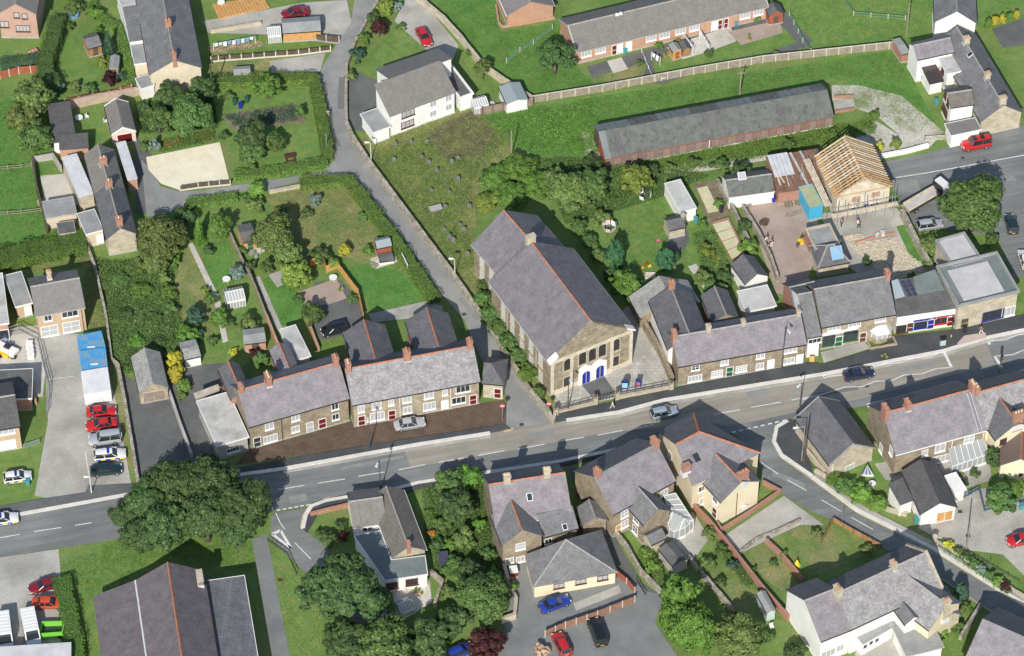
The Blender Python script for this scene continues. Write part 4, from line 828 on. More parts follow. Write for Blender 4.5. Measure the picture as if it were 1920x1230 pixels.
# ---------------- modern houses and outbuildings at the left
ht = House('detached_house', 'buff brick detached house with grey tiles and white panels', (67, 593), (160, 576), 5.0, R=(102, 529), pitch=30, roof=TL_G, wall=BR_B, rm=RIDGE_G, gut=RE_G)
ht.chim(.42, BR_B, .6, .6, .9, 2, v=1.4).win('F', '90,596', WIN(1.0, 1.0)).win('F', '131,588', WIN(2.2, 1.1, nv=2)).win('F', '93,620 134,612', WIN(2.3, 1.9, NET, nh=1, nv=1)); ht.pipe('F', '155,600')
ha = wing(ht, (29, 577), (61, 569), 2.6, D=6.6, roof=FELT, wall=BR_B, flat=True); ha.win('F', '56,588', DOOR(WHITE))
hu = House('flat_roofed_house', 'white-trimmed brick house with pale flat roof by the site', (-40, 615), (17, 607), 3.4, D=10, roof=FELT_W, wall=BR_O, flat=True); hu.win('F', '6,624', dict(kind='garage_door', w=1.9, h=2.0, pm=GLASS, fm=WHITE, nv=0, nh=0, fw=.1))
hv = House('brick_house', 'buff brick house with dark tiled roof beside the metal gate', (-40, 812), (38, 799), 4.8, R=(-5, 745), pitch=24, roof=TL_D, wall=BR_B, rm=RIDGE_G); hv.win('F', '11,809', NETW(2.3, .9, nv=2)).win('F', '13,834', dict(kind='garage_door', w=2.4, h=2.0, pm=RE_W, fm=WHITE, nv=0, nh=0, fw=.08))
hp = wing(hv, (-20, 752), (60, 748), 2.6, D=5.6, roof=FELT_D, wall=BR_O, flat=True, gut=RE_W)
ow = House('stone_barn', 'small stone barn with grey slate roof and brown double doors', (261, 737), (316, 727), 2.5, K=(248, 669), ridge='y', roof=SL_K, wall=ST_S, rm=None, pitch=36, cat='barn', over=.12); ow.win('F', '289,742', dict(kind='garage_door', w=3.0, h=2.1, pm=noisy('barn_door', (.22, .17, .135), (.3, .24, .19), 1.5, 6, .2), fm=ST_P, nv=1, nh=0, fw=.1))
# ---------------- bottom left hall
hy = House('church_hall', 'big slate hall with red ridge and grey side aisle below the pines', (281, 1290), (415, 1270), 5.0, K=(367, 1072), Kz=5.0, ridge='y', roof=SL_H, wall=ST_S, rm=RIDGE, pitch=32, cat='hall')
wing(hy, (414, 1273), (489, 1262), 4.0, K=(457, 1080), Kz=4.0, roof=SL_A, wall=RE_W, flat=True, gut=RE_W)
chimney(hy.root, W((375, 1085), 6), hy.rz, .7, 2.0, 4.5, 6.6, ST_D, 0)
qa = -(W((176, 1131), 3.0)-hy.a).dot(hy.ux)
MB().slab([hy.P(.05, 0, 5.06), hy.P(.05, hy.D, 5.06), hy.P(-qa, hy.D, 3.0), hy.P(-qa, 0, 3.0)], .13).build('aisle_roof', SL_H, hy.root)
MB().prism([hy.P(.2, .2, 0), hy.P(.2, hy.D-.2, 0), hy.P(-qa+.2, hy.D-.2, 0), hy.P(-qa+.2, .2, 0)], 0, 2.85).build('aisle_wall', ST_S, hy.root)
MB().ribbon([hy.P(.1, 0, 0), hy.P(.1, hy.D, 0)], .2, 5.0, 5.12).build('lead_roll', LEAD, hy.root)
# ---------------- small bungalow
hz = House('small_bungalow', 'brown-tiled bungalow with stone gable and flat green extension', (734, 1047), (800, 1031), 3.0, K=(773, 914), ridge='y', roof=TL_N, wall=ST_P, rm=RIDGE_G, pitch=34, gut=WHITE)
hz.chim(.02, BR_R, .5, .5, .6, 1); z2 = wing(hz, (662, 990), (725, 981), 3.0, R=(690, 935), ridge='x', roof=TL_B, wall=RE_W, rm=RIDGE_G, pitch=30, gut=WHITE); z2.win('F', '689,992', WIN(1.2, .7))
fx = [W(p, 2.75) for p in PX('664,1005 721,994 735,1050 797,1042 802,1077 722,1089')]; MB().prism(fx, 2.62, 2.8).build('flat_roof', FELT_G, hz.root); MB().ribbon(fx+[fx[0]], .1, 2.58, 2.84).build('fascia', WHITE, hz.root); MB().prism([p+(sum(fx, Vector())/6-p)*.02 for p in fx], 0, 2.65).build('extension_wall', RE_W, hz.root)
zf = Face(fx[5], fx[4]); zf.p = zf.p+zf.n*-.02
for p in PX('735,1098 772,1091'): zf.put(hz.root, p, WIN(1.5, 1.1, fm=BROWNP, nv=2))
# ---------------- grey house with hipped extension
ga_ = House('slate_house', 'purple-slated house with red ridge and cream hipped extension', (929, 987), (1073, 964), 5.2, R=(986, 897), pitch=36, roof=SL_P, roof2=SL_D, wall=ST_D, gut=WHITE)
ga_.chim(.24, ST_P, .9, .7, 1.2, 3, POT_Y).chim(.76, ST_P, .9, .7, 1.2, 3, POT_Y).skyl((993, 932), .8, 1.1)
g2 = wing(ga_, (941, 1023), (1019, 1005), 5.0, D=5.4, ridge='y', roof=SL_G, wall=ST_D, pitch=38, verge=None); g2.win('F', '976,1024', NETW(1.2, 1.2, nh=1, nv=0)).win('F', '955,1051 976,1048', NETW(1.1, 1.0))
g3 = wing(ga_, (1019, 1007), (1085, 990), 4.2, D=5.5, ridge='x', roof=SL_G, wall=ST_D, rm=None, pitch=30); g3.win('F', '1017,1017', WIN(.9, .9)).skyl((1059, 988), .7, .9)
# pyramid-hipped hall in front
ap = W((1061, 1011), 6.0); cor = [W((999, 1101), 2.5), W((1158, 1073), 2.5), W((1128, 993), 2.6), W((984, 1040), 3.2)]
rb = MB()
for i in range(4): rb.slab([cor[i], cor[(i+1) % 4], ap], .12)
ro = rb.build('hipped_roof', SL_G, ga_.root)
cen = sum(cor, Vector())/4; wc = [cen+(p-cen)*.955 for p in cor]; b = MB()
for i in range(4): p, q = wc[i], wc[(i+1) % 4]; b.poly([(p.x, p.y, 0), (q.x, q.y, 0), (q.x, q.y, q.z-.08), (p.x, p.y, p.z-.08)])
b.build('hall_wall', RE_C, ga_.root); fc = Face(wc[0], wc[1])
for p in PX('1048,1098 1089,1090 1130,1083'): fc.put(ga_.root, p, NETW(1.3, .8, fm=BROWNP))
for i in (0, 1):
    q = MB(); p0, p1 = cor[i], ap; z_ = Vector((0, 0, 1)); d2_ = (p1-p0); d2_.z = 0; d2_.normalize(); n2_ = Vector((-d2_.y, d2_.x, 0))*.15
    q.add([p0+n2_-z_*.04, p1+n2_-z_*.04, p1+z_*.08, p0+z_*.08, p0-n2_-z_*.04, p1-n2_-z_*.04], [(0, 1, 2, 3), (3, 2, 5, 4)]); q.build('hip_tiles', RIDGE_G, ro)
wing(ga_, (1092, 985), (1140, 975), 3.2, D=3.2, ridge='y', roof=SL_G, wall=ST_D, rm=RIDGE_G, pitch=35)
# ---------------- stone house with conservatory
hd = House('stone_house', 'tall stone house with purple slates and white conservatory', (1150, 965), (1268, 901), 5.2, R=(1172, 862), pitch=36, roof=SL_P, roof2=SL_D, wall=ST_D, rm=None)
hd.chim(.06, BR_R, .7, 1.0, 1.0, 2).chim(.97, BR_R, .7, 1.3, .9, 2).win('F', '1171,963 1171,982', NETW(1.1, 1.3, nh=1)).win('F', '1245,923', NETW(1.1, 1.0)).win('F', '1160,992', DOOR(WOOD_O))
d3 = wing(hd, (1207, 985), (1259, 958), 4.6, D=4.6, ridge='y', roof=SL_G, wall=ST_D, rm=RIDGE_G, pitch=40); d3.win('L', '1193,974 1191,993', WIN(1.0, 1.2, nh=1))
wing(hd, (1221, 1022), (1250, 1008), 2.3, D=2.4, ridge='x', roof=SL_G, wall=ST_P, rm=None, pitch=32)
# conservatory: lean-to bay with an angled front
def conserv(root, pts, zb, zt, apex, m=GGLASS):
    """glass room on footprint pts (world), apex line points; every pane its own piece"""
    base = MB().prism(pts, 0, .55).build('conservatory', RE_W, root); n = len(pts); fr = MB()
    for i in range(n):
        p, q = pts[i], pts[(i+1) % n]; L_ = (q-p).length; k = max(1, round(L_/.8)); d = (q-p).normalized()
        for j in range(k):
            a_, b_ = p+d*(L_*j/k), p+d*(L_*(j+1)/k); c_ = (a_+b_)/2
            ubox('pane', base, m, Vector((c_.x, c_.y, (.55+zb)/2)), ((b_-a_).length-.1, .04, zb-.55), math.atan2(d.y, d.x)); fr.box((a_.x, a_.y, .5), .09, .09, zb-.5, ux=d)
        fr.ribbon([p, q], .1, zb-.05, zb+.06)
    fr.build('frame', WHITE, base)
    rf = MB(); A2 = apex
    for i in range(n):
        p, q = pts[i], pts[(i+1) % n]; p = Vector((p.x, p.y, zb+.05)); q = Vector((q.x, q.y, zb+.05))
        a_ = min(A2, key=lambda t: (t-p).length); b_ = min(A2, key=lambda t: (t-q).length)
        MB().slab([p, q, b_, a_] if (a_-b_).length > .05 else [p, q, a_], .04).build('roof_pane', m, base)
        k = max(1, round((q-p).length/.9))
        for j in range(k+1): rf.tube(p.lerp(q, j/k)+Vector((0, 0, .04)), a_.lerp(b_, j/k)+Vector((0, 0, .04)), .05, None, 4)
    rf.build('glazing_bars', WHITE, base); return base
cp = [W(p, .0) for p in PX('1254,1010 1263,1016 1284,1008 1300,993 1292,985 1262,965 1247,985')]
conserv(hd.root, cp, 2.2, 3, [W((1262, 960), 3.3), W((1283, 972), 3.3)])
vq = [W(p, 2.6) for p in PX('1258,972 1300,976 1266,932 1245,937')]
vz = [2.5, 2.5, 3.4, 3.4]; b = MB().slab([Vector((p.x, p.y, z)) for p, z in zip(vq, vz)], .05).build('veranda_glass', GGLASS, hd.root); q = MB()
for j in range(6):
    p0 = vq[0].lerp(vq[3], j/5); p1 = vq[1].lerp(vq[2], j/5); zz = 2.56+.9*j/5; q.tube(Vector((p0.x, p0.y, zz)), Vector((p1.x, p1.y, zz)), .06, None, 4)
for s0, s1 in ((0, 3), (1, 2)): q.tube(Vector((vq[s0].x, vq[s0].y, 2.58)), Vector((vq[s1].x, vq[s1].y, 3.46)), .06, None, 4)
for i in (0, 1): q.tube(Vector((vq[i].x, vq[i].y, 0)), Vector((vq[i].x, vq[i].y, 2.5)), .06, None, 4)
q.build('glazing_bars', WHITE, b)
# ---------------- cream corner house with hipped end
ez, ez2 = 5.6, 8.6
E = dict(bl=W((1233, 809), ez), br=W((1301, 774), ez), fr=W((1426, 849), ez), J=W((1311, 809), ez2), la=W((1260, 835), ez2)); E['fl'] = W((1298, 911), ez)
cx_ = (E['bl']+E['fr'])/2; he = thing('corner_house', 'tall cream corner house with red hips and grey front wing', 'house', Vector((cx_.x, cx_.y, 0)))
E['la'] = (E['bl']+E['fl'])/2; E['la'].z = ez2
rb = MB(); rb.slab([E['fl'], E['fr'], E['J']], .13); rb.slab([E['fl'], E['J'], E['la']], .13); ro = rb.build('roof', SL_P, he)
for k_ in (('br', 'bl', 'la', 'J'), ('fr', 'br', 'J')): MB().slab([E[i] for i in k_], .13).build('rear_slope', SL_D, ro)  # same roof coloured darker here, shade of the slopes facing away painted in
q = MB()
for a_, b_ in (('la', 'J'), ('br', 'J'), ('fr', 'J')):
    p0, p1 = E[a_], E[b_]; d2_ = (p1-p0); d2_.z = 0; d2_.normalize(); n2_ = Vector((-d2_.y, d2_.x, 0))*.2; z_ = Vector((0, 0, 1)); q.add([p0+n2_-z_*.04, p1+n2_-z_*.04, p1+z_*.12, p0+z_*.12, p0-n2_-z_*.04, p1-n2_-z_*.04], [(0, 1, 2, 3), (3, 2, 5, 4)])
q.build('ridge_tiles', RIDGE, ro)
wl = [E['fl'], E['fr'], E['br'], E['bl']]; cen = sum(wl, Vector())/4; wl = [cen+(p-cen)*.965 for p in wl]; la = cen+(E['la']-cen)*.965; b = MB(); up = lambda p, z: Vector((p.x, p.y, z))
for i in range(3): b.poly([up(wl[i], 0), up(wl[i+1], 0), up(wl[i+1], ez-.1), up(wl[i], ez-.1)])
b.poly([up(wl[3], 0), up(wl[0], 0), up(wl[0], ez-.1), up(la, ez2-.2), up(wl[3], ez-.1)]); b.build('wall', RE_Y, he)
fl_ = Face(wl[3], wl[0]); fl_.put(he, (1257, 853), WIN(.8, 1.0)); ffr = Face(wl[0], wl[1]); ffr.put(he, (1316, 916), WIN(1.1, 1.0)); ffr.put(he, (1318, 938), NETW(1.1, 1.2))
chimney(he, W((1286, 880), 7), .45, 1.1, .7, 5.5, 7.9, BR_R, 0)
heh = type('H', (), {})(); heh.root = he
ew = wing(heh, (1352, 942), (1427, 902), 4.9, D=6.0, ridge='y', roof=SL_G, wall=RE_C, rm=RIDGE, pitch=33); chimney(he, ew.P(ew.L/2+.6, .6, 0), ew.rz, 1.6, .7, 5, ew.zr+.9, BR_R, 3)
ew.win('L', '1341,938', WIN(.9, .9)).win('L', '1340,957', DOOR(BROWNP)); ew.pipe('F', '1381,940', BROWNP)
q = ew.F['F'].hit((1394, 949)); dsh = MB(); nn = ew.F['F'].n; dsh.tube(q+nn*.1, q+nn*.3, .45, .5, 14); dsh.build('satellite_dish', WHITE, he)
for px_ in ((1306, 858),): 
    nrm = (E['fr']-E['fl']).cross(E['J']-E['fl']).normalized(); d = ray(*px_); t = (E['fl']-CAM).dot(nrm)/d.dot(nrm); qq = CAM+d*t; hx = Vector((-nrm.y, nrm.x, 0)).normalized(); vy = nrm.cross(hx)
    c_ = [qq+hx*i*.4+vy*j*.6 for i, j in ((-1, -1), (1, -1), (1, 1), (-1, 1))]; MB().add([p for p in c_]+[p+nrm*.1 for p in c_], [(4, 5, 6, 7), (0, 1, 5, 4), (1, 2, 6, 5), (2, 3, 7, 6), (3, 0, 4, 7)]).build('rooflight', GLASS, he)
# ---------------- roadside hall, pair, neighbours on the right
hf = House('stone_hall', 'low stone hall with dark purple gable roof at the side road', (1555, 873), (1641, 839), 2.9, K=(1478, 789), ridge='y', roof=SL_D, wall=ST_P, rm=None, pitch=37, cat='hall', verge=RIDGE_G); hf.win('F', '1593,880', NETW(1.2, .9)).pipe('F', '1560,885', WHITE)
hg = House('house_pair', 'pair of stone houses with red ridge, ladder on roof and glazed porch', (1679, 853), (1850, 806), 4.8, R=(1742, 751), pitch=36, roof=SL_P, roof2=SL_D, wall=ST_D, gut=WHITE)
hg.chim(.02, BR_R, .6, 1.5, 1.1, 2).chim(.26, BR_R, .6, 1.2, 1.0, 2).chim(.975, BR_R, .7, 1.3, 1.1, 3, POT_Y); hg.win('F', '1734,849', NETW(.8, 1.1)).win('F', '1763,839', NETW(1.4, 1.5)).win('F', '1817,823', NETW(1.4, 1.3, nh=1)).win('F', '1772,858 1755,862', NETW(1.3, 1.3)).win('L', '1671,845 1652,840', NETW(.8, 1.4)).pipe('F', '1783,845', WHITE).pipe('F', '1847,830', WHITE)
r0, r1 = hg.rp; 
def slope_pt(h, px):
    base = h.P(0, 0, h.e); nrm = (h.rp[1]-h.rp[0]).cross(base-h.rp[0]).normalized(); d = ray(*px); t = (h.rp[0]-CAM).dot(nrm)/d.dot(nrm); return CAM+d*t
a_, b_ = slope_pt(hg, (1816, 737)), slope_pt(hg, (1838, 809)); z_ = Vector((0, 0, .12)); ld = MB(); sx_ = hg.ux*.25
for sg in (-1, 1): ld.tube(a_+sx_*sg+z_, b_+sx_*sg+z_, .035, None, 4)
for j in range(26): p = a_.lerp(b_, j/25)+z_; ld.tube(p-sx_, p+sx_, .025, None, 4)
tag(ld.build('roof_ladder', STEEL), 'aluminium ladder lying up the slope of the house pair roof', 'ladder')
pc = [W(p, 0) for p in PX('1783,893 1850,870 1846,851 1778,870')]; conserv(hg.root, pc, 2.1, 2.9, [up(W((1778, 838), 2.9), 2.9), up(W((1843, 822), 2.9), 2.9)])
hh = House('slate_house', 'slate house with red ridge and cream gabled front wing', (1848, 806), (1960, 775), 4.8, R=(1880, 722), pitch=36, roof=SL_M, roof2=SL_D, wall=RE_C); hh.chim(.02, BR_R, .6, 1.0, 1.2, 2, POT_Y)
h2 = wing(hh, (1867, 826), (1942, 800), 4.8, D=5.0, ridge='y', roof=SL_D, wall=RE_C, rm=RIDGE, pitch=36); h2.win('F', '1881,827', WIN(.9, .9, fm=BROWNP)).win('F', '1921,819', NETW(.9, .9)); chimney(hh.root, h2.P(h2.L/2+.3, .5, 0), h2.rz, 1.5, .7, 5, h2.zr+1.4, BR_R, 3, POT_Y)
wing(hh, (1874, 873), (1950, 880), 2.7, D=5, ridge='y', roof=plain('brown_roof', (.15, .115, .10), .85), wall=RE_C, rm=RIDGE, pitch=34)
hi = House('white_bungalow', 'white bungalow with dark tiled gable roof and wooden garage doors', (1726, 965), (1795, 951), 2.8, K=(1658, 889), ridge='y', roof=TL_D, wall=RE_W, rm=None, pitch=33, verge=None); hi.win('F', '1771,967', dict(kind='garage_door', w=2.2, h=2.1, pm=WOOD_O, fm=WHITE, nv=1, nh=0, fw=.1))
wing(hi, (1688, 947), (1714, 937), 2.7, D=3.5, roof=TL_D, wall=RE_W, mono=.8); wing(hi, (1790, 925), (1812, 918), 2.3, K=(1775, 892), roof=RE_W, wall=RE_W, flat=True)
# ---------------- large white house at the bottom right
hj = House('large_white_house', 'large white house of grey slate roofs with mossy parapet by the road', (1597, 1180), (1764, 1102), 5.6, R=(1640, 1079), pitch=36, roof=SL_M, roof2=SL_D, wall=RE_W, rm=RIDGE_G)
hj.chim(.02, ST_P, .7, 1.3, 1.0, 3).chim(.64, ST_P, .6, 1.0, .9, 2)
j1 = wing(hj, (1539, 1203), (1597, 1180), 5.2, R=(1553, 1108), pitch=34, roof=SL_P, roof2=SL_D, wall=RE_W, rm=RIDGE_G); j1.win('F', '1553,1225', NETW(2.0, 1.4, nv=2)); j1.win('F', '1575,1215', NETW(1.0, 1.2))
j2 = wing(hj, (1742, 1182), (1803, 1130), 5.0, D=10, ridge='y', roof=SL_M, wall=RE_C, rm=RIDGE_G, pitch=38); MB().slab([hj.P(hj.L-.1, -.2, hj.e+.25), hj.P(hj.L+.3, -.2, hj.e+.25), hj.P(hj.L+.3, hj.D/2, hj.zr+.3), hj.P(hj.L-.1, hj.D/2, hj.zr+.3)], .5).build('parapet', ST_P, hj.root); MB().slab([hj.P(hj.L-.1, hj.D, hj.e+.25), hj.P(hj.L+.3, hj.D, hj.e+.25), hj.P(hj.L+.3, hj.D/2, hj.zr+.3), hj.P(hj.L-.1, hj.D/2, hj.zr+.3)], .5).build('parapet', ST_P, hj.root)
j3 = wing(hj, (1697, 1172), (1730, 1158), 5.0, D=5.0, ridge='y', roof=SL_G, wall=RE_W, rm=None, pitch=35); chimney(hj.root, W((1772, 1145), 6), .5, .9, .9, 3.5, 8.2, ST_P, 3)
j4 = wing(hj, (1770, 1160), (1803, 1152), 3.4, D=5, ridge='y', roof=SL_G, wall=ST_P, rm=None, pitch=34)
wing(hj, (1618, 1208), (1680, 1172), 2.8, D=2.4, roof=FELT, wall=RE_W, mono=.4).win('F', '1633,1205 1644,1200 1622,1212', WIN(.6, .8, nv=0)); wing(hj, (1700, 1232), (1770, 1214), 2.7, D=5, roof=FELT, wall=RE_W, flat=True, gut=RE_G)
hk = House('slate_house', 'pale slate roofed house at the foot of the side road', (1802, 1250), (1925, 1305), 4.8, R=(1862, 1168), pitch=34, roof=SL_P, roof2=SL_D, wall=ST_D, rm=None)
# ================================================================== HOUSE UNDER CONSTRUCTION, YARD
gz = 4.6; A, B, Kk = (1566, 374), (1673, 353), (1537, 288)
hc = House('unfinished_house', 'pale stone house under construction with open timber roof', A, B, gz-.3, K=Kk, Kz=gz, roof=ST_B, wall=ST_B, flat=True, over=.25, rm=None)
bpy.data.objects.remove(hc.roof_o.children[0]); bpy.data.objects.remove(hc.roof_o)
rise = hc.L/2*math.tan(R_(34)); b = MB(); f = hc.F['F']   # pale gable wall
g_ = [(0, gz-.35), (f.L, gz-.35), (f.L/2+.6, gz+rise-.9), (f.L/2-1.2, gz+rise-1.2)]; fr = [f.p+f.h*u+Vector((0, 0, z)) for u, z in g_]; bk = [p-f.n*.35 for p in fr]
b.add(fr+bk, [(0, 1, 2, 3), (0, 4, 5, 1), (1, 5, 6, 2), (2, 6, 7, 3), (3, 7, 4, 0)]); b.build('gable_wall', ST_B, hc.root)
MB().ribbon([hc.P(.3, .3, 0), hc.P(.3, hc.D-.3, 0)], .4, gz-.35, gz-.05).build('wall_plate', WOOD_O, hc.root); MB().ribbon([hc.P(hc.L-.3, .3, 0), hc.P(hc.L-.3, hc.D-.3, 0)], .4, gz-.35, gz-.05).build('wall_plate', WOOD_O, hc.root)
nr = 17; sl_len = math.hypot(hc.L/2, rise); ang = math.atan2(rise, hc.L/2)
def beam(name, root, p, q, w, h, m):
    d = q-p; L_ = d.length; o = bpy.data.objects.new(name, unitbox(m)); col.objects.link(o); o.parent = root
    o.location = (p+q)/2-ORG[root]; o.scale = (L_, w, h); x = d.normalized(); y = Vector((0, 0, 1)).cross(x)
    y = y.normalized() if y.length > .01 else Vector((0, 1, 0)); z = x.cross(y); o.rotation_euler = Matrix((x, y, z)).transposed().to_euler(); return o
for i in range(nr):
    v = .2+(hc.D-.5)*i/(nr-1); m = RAFT if i < 4 or i % 3 == 0 else RAFTP
    top = hc.P(hc.L/2, v, gz+rise); beam('rafter', hc.root, hc.P(-.15, v, gz-.1), top, .13, .2, m); beam('rafter', hc.root, hc.P(hc.L+.15, v, gz-.1), top, .13, .2, m)
    beam('tie_beam', hc.root, hc.P(.3, v, gz+.02), hc.P(hc.L-.3, v, gz+.02), .09, .16, RAFT)
    for k, (x0, x1) in enumerate(((.25, .36), (.5, .36), (.5, .64), (.75, .64))):
        zt = gz+rise*(1-abs(x0-.5)*2); beam('strut', hc.root, hc.P(hc.L*x1, v, gz+.05), hc.P(hc.L*x0, v, zt-.1), .07, .1, RAFTP)
beam('ridge_board', hc.root, hc.P(hc.L/2, .1, gz+rise), hc.P(hc.L/2, hc.D, gz+rise), .08, .22, RAFT)
for sg in (-1, 1):
    for fr_ in (.3, .65):
        beam('purlin', hc.root, hc.P(hc.L/2+sg*hc.L/2*(1-fr_), .1, gz+rise*fr_-.15), hc.P(hc.L/2+sg*hc.L/2*(1-fr_), hc.D-.1, gz+rise*fr_-.15), .1, .16, WOOD_O)
hc.win('F', '1604,395 1639,387', WIN(1.3, 1.5, GLASS, RE_W, nv=1, nh=1)).win('F', '1605,373 1642,362', WIN(1.3, 1.1, noisy('bare_brick', (.33, .2, .15), (.42, .28, .22), 1.5, 6, .2), ST_B, nv=1)).win('F', '1623,388', DOOR(BLUEP, .8, 1.8, ST_P))
# scaffold
sc = thing('scaffold', 'scaffold of steel poles and pale boards before the unfinished house', 'scaffold', hc.P(hc.L/2, -1, 0))
for k in range(7):
    u = hc.L*k/6
    for v in (-.5, -1.5):
        p = hc.P(u, v, 0); MB().tube(p, p+Vector((0, 0, 4.2+.9*(k % 3 == 0))), .05, None, 5).build('upright', STEEL, sc)
for v in (-.5, -1.5):
    for z in (1.9, 2.9): MB().tube(hc.P(-.5, v, z), hc.P(hc.L+.8, v, z), .05, None, 5).build('ledger', STEEL, sc)
for j in range(3): ubox('board', sc, RAFTP, hc.P(hc.L/2, -.75-.27*j, 2.0), (hc.L+1.4, .24, .06), hc.rz)
for k in range(6):
    v = hc.D*k/5; p = hc.P(-1.1, v, 0); MB().tube(p, p+Vector((0, 0, 4.3)), .05, None, 5).build('upright', STEEL, sc)
for j in range(4): ubox('board', sc, RAFTP, hc.P(-.75-.27*j, hc.D/2, 3.6), (.24, hc.D+.8, .06), hc.rz)
lp = W((1607, 411)); ld = MB()
for sg in (-1, 1): ld.tube(lp+Vector((sg*.25, 0, 0)), lp+Vector((sg*.25, .9, 3.4)), .04, None, 4)
for j in range(10): q = lp.lerp(lp+Vector((0, .9, 3.4)), (j+.5)/10); ld.tube(q-Vector((.25, 0, 0)), q+Vector((.25, 0, 0)), .03, None, 4)
tag(ld.build('ladder', STEEL), 'steel ladder leaning on the scaffold boards of the unfinished house', 'ladder')
# workshops in the yard
wh = House('workshop', 'low workshop with brown corrugated roof at the top of the yard', (1367, 370), (1453, 358), 2.5, K=(1347, 330), Kz=2.5, pitch=30, roof=COR_A, wall=RE_W, rm=RIDGE_G, cat='workshop', over=.1, gut=RE_W); wh.skyl((1391, 330), 1.2, 1.2, NET, back=True)
rs = House('rusty_shed', 'open shed with rusted corrugated roof beside the unfinished house', (1459, 362), (1558, 346), 2.6, K=(1437, 299), roof=COR_R, wall=BR_R, mono=.6, cat='shed', over=.1)
rng = random.Random(5)
for i in range(5): u = .3+i*.62; MB().slab([rs.P(u, 2.9, 3.05), rs.P(u+.58, 2.9, 3.05), rs.P(u+.58, rs.D+.1, 3.36), rs.P(u, rs.D+.1, 3.36)], .04).build('roof_sheet', COR_W, rs.root)
for i in range(9):
    u = rng.uniform(.5, rs.L-1); v = rng.uniform(.2, 2.5); l_ = rng.uniform(1.2, 3.2); z = 2.72; beam('loose_board', rs.root, rs.P(u, v, z+v*.6/rs.D), rs.P(u+rng.uniform(-.3, .3), v+l_, z+(v+l_)*.6/rs.D), rng.uniform(.1, .25), .05, rng.choice([RAFTP, STEEL, WOOD_G]))
for u in (4.6, 6.1): MB().slab([rs.P(u, .0, 2.72), rs.P(u+.35, 0, 2.72), rs.P(u-.6, rs.D, 3.3), rs.P(u-.95, rs.D, 3.3)], .04).build('roof_sheet', FELT_W, rs.root)
# blue site cabin, leaning panel, pallets
bc_ = House('site_cabin', 'bright blue site cabin with faded green roof in the yard', (1518, 392), (1544, 386), 2.6, K=(1504, 350), roof=noisy('faded_green_roof', (.33, .37, .22), (.42, .45, .29), .6, 6, .15), wall=plain('cabin_blue', (.07, .40, .62), .5), flat=True, cat='cabin', over=.03, gut=plain('cabin_blue', (0, 0, 0)))
pn = thing('board_panel', 'white plywood panel leaning on the blue site cabin', 'panel', W((1512, 400))); beam('sheet', pn, W((1513, 403))+Vector((0, 0, .9)), W((1500, 366))+Vector((0, 0, .9)), .06, 1.9, RAFTP)
def pallet_stack(label, px, n, rz):
    t = thing('pallet_stack', label, 'pallet', W(px), rz=0); c = W(px)
    for k in range(n):
        for j in range(5): ux = Vector((math.cos(rz), math.sin(rz), 0)); uy = Vector((-ux.y, ux.x, 0)); ubox('slat', t, WOOD_G, c+uy*(j-2)*.22+Vector((0, 0, .14+k*.15)), (1.1, .12, .025), rz)
        for j in (-1, 0, 1): ubox('bearer', t, WOOD_D, c+ux*j*.48+Vector((0, 0, .065+k*.15)), (.1, 1.0, .1), rz)
pallet_stack('stack of grey pallets by the blue cabin in the yard', (1478, 385), 4, .2); pallet_stack('short pallet stack leaning by the white panel', (1497, 380), 3, .3); pallet_stack('pallet stack between blue cabin and unfinished house', (1548, 372), 4, .25)
# low buildings between yard and shops
y1 = House('yard_store', 'flat felted store with stone parapet behind the shop house', (1528, 470), (1575, 460), 2.8, K=(1510, 430), roof=FELT, wall=BR_R, rm=ST_P, flat=True, para=.3, cat='outbuilding', over=.05)
y2 = House('outbuilding', 'slate outbuilding with blue rooflight behind the shop house', (1534, 502), (1595, 491), 2.3, D=4.6, ridge='x', hipA=True, hipB=True, roof=SL_D, wall=ST_P, rm=RIDGE_G, pitch=40, cat='outbuilding')
bl_ = plain('blue_plastic_sheet', (.25, .42, .58), .3)
tp2 = math.tan(R_(40))
for i in range(5): u = y2.L/2-.2+.36*i; MB().slab([y2.P(u, .5, y2.e+.5*tp2+.06), y2.P(u+.33, .5, y2.e+.5*tp2+.06), y2.P(u+.33, 2.0, y2.e+2.0*tp2+.06), y2.P(u, 2.0, y2.e+2.0*tp2+.06)], .06).build('rooflight_pane', bl_, y2.root)
y3 = House('garden_store', 'white flat-roofed garden store with pale felt at the lawn edge', (1276, 399), (1306, 391), 2.3, K=(1250, 344), roof=FELT_W, wall=RE_W, flat=True, cat='outbuilding', over=.05, gut=RE_W)
y4 = shed('privy', 'little slate-roofed privy beside the white garden store', (1255, 432), (1286, 425), 2.0, 2.6, SL_D, ST_P, 32, 'x', cat='outbuilding'); y4.chim(.97, ST_D, .5, .6, .4, 0)
gp('slate_patch', '1248,445 1290,432 1293,455 1275,475 1250,465', SL_D, 3)
tag(MB().prism(WL('1334,420 1366,411 1398,478 1372,490'), 0, .5).build('terrace_bed', BR_R, origin=W((1365, 450))), 'raised brick terrace bed with pale slabs between the yards', 'terrace')
tb_ = bpy.data.objects['terrace_bed']
YS = noisy('yellow_slab', (.52, .50, .31), (.60, .57, .38), 1, 5, .12)
for i in range(4):
    t0, t1 = i/4, (i+1)/4-.03; l0, l1 = Vector((1336, 421, 0)), Vector((1373, 487, 0)); r0_, r1_ = Vector((1365, 413, 0)), Vector((1396, 476, 0))
    q = [l0.lerp(l1, t0), r0_.lerp(r1_, t0), r0_.lerp(r1_, t1), l0.lerp(l1, t1)]; MB().prism([W((p.x, p.y), .5) for p in q], .48, .58).build('slab', YS, tb_)
tag(MB().prism(WL('1307,354 1326,349 1348,396 1328,400'), 0, .1).build('paving_slab', YS, origin=W((1326, 375))), 'pale yellow paved strip between the garden store and workshop', 'paving')
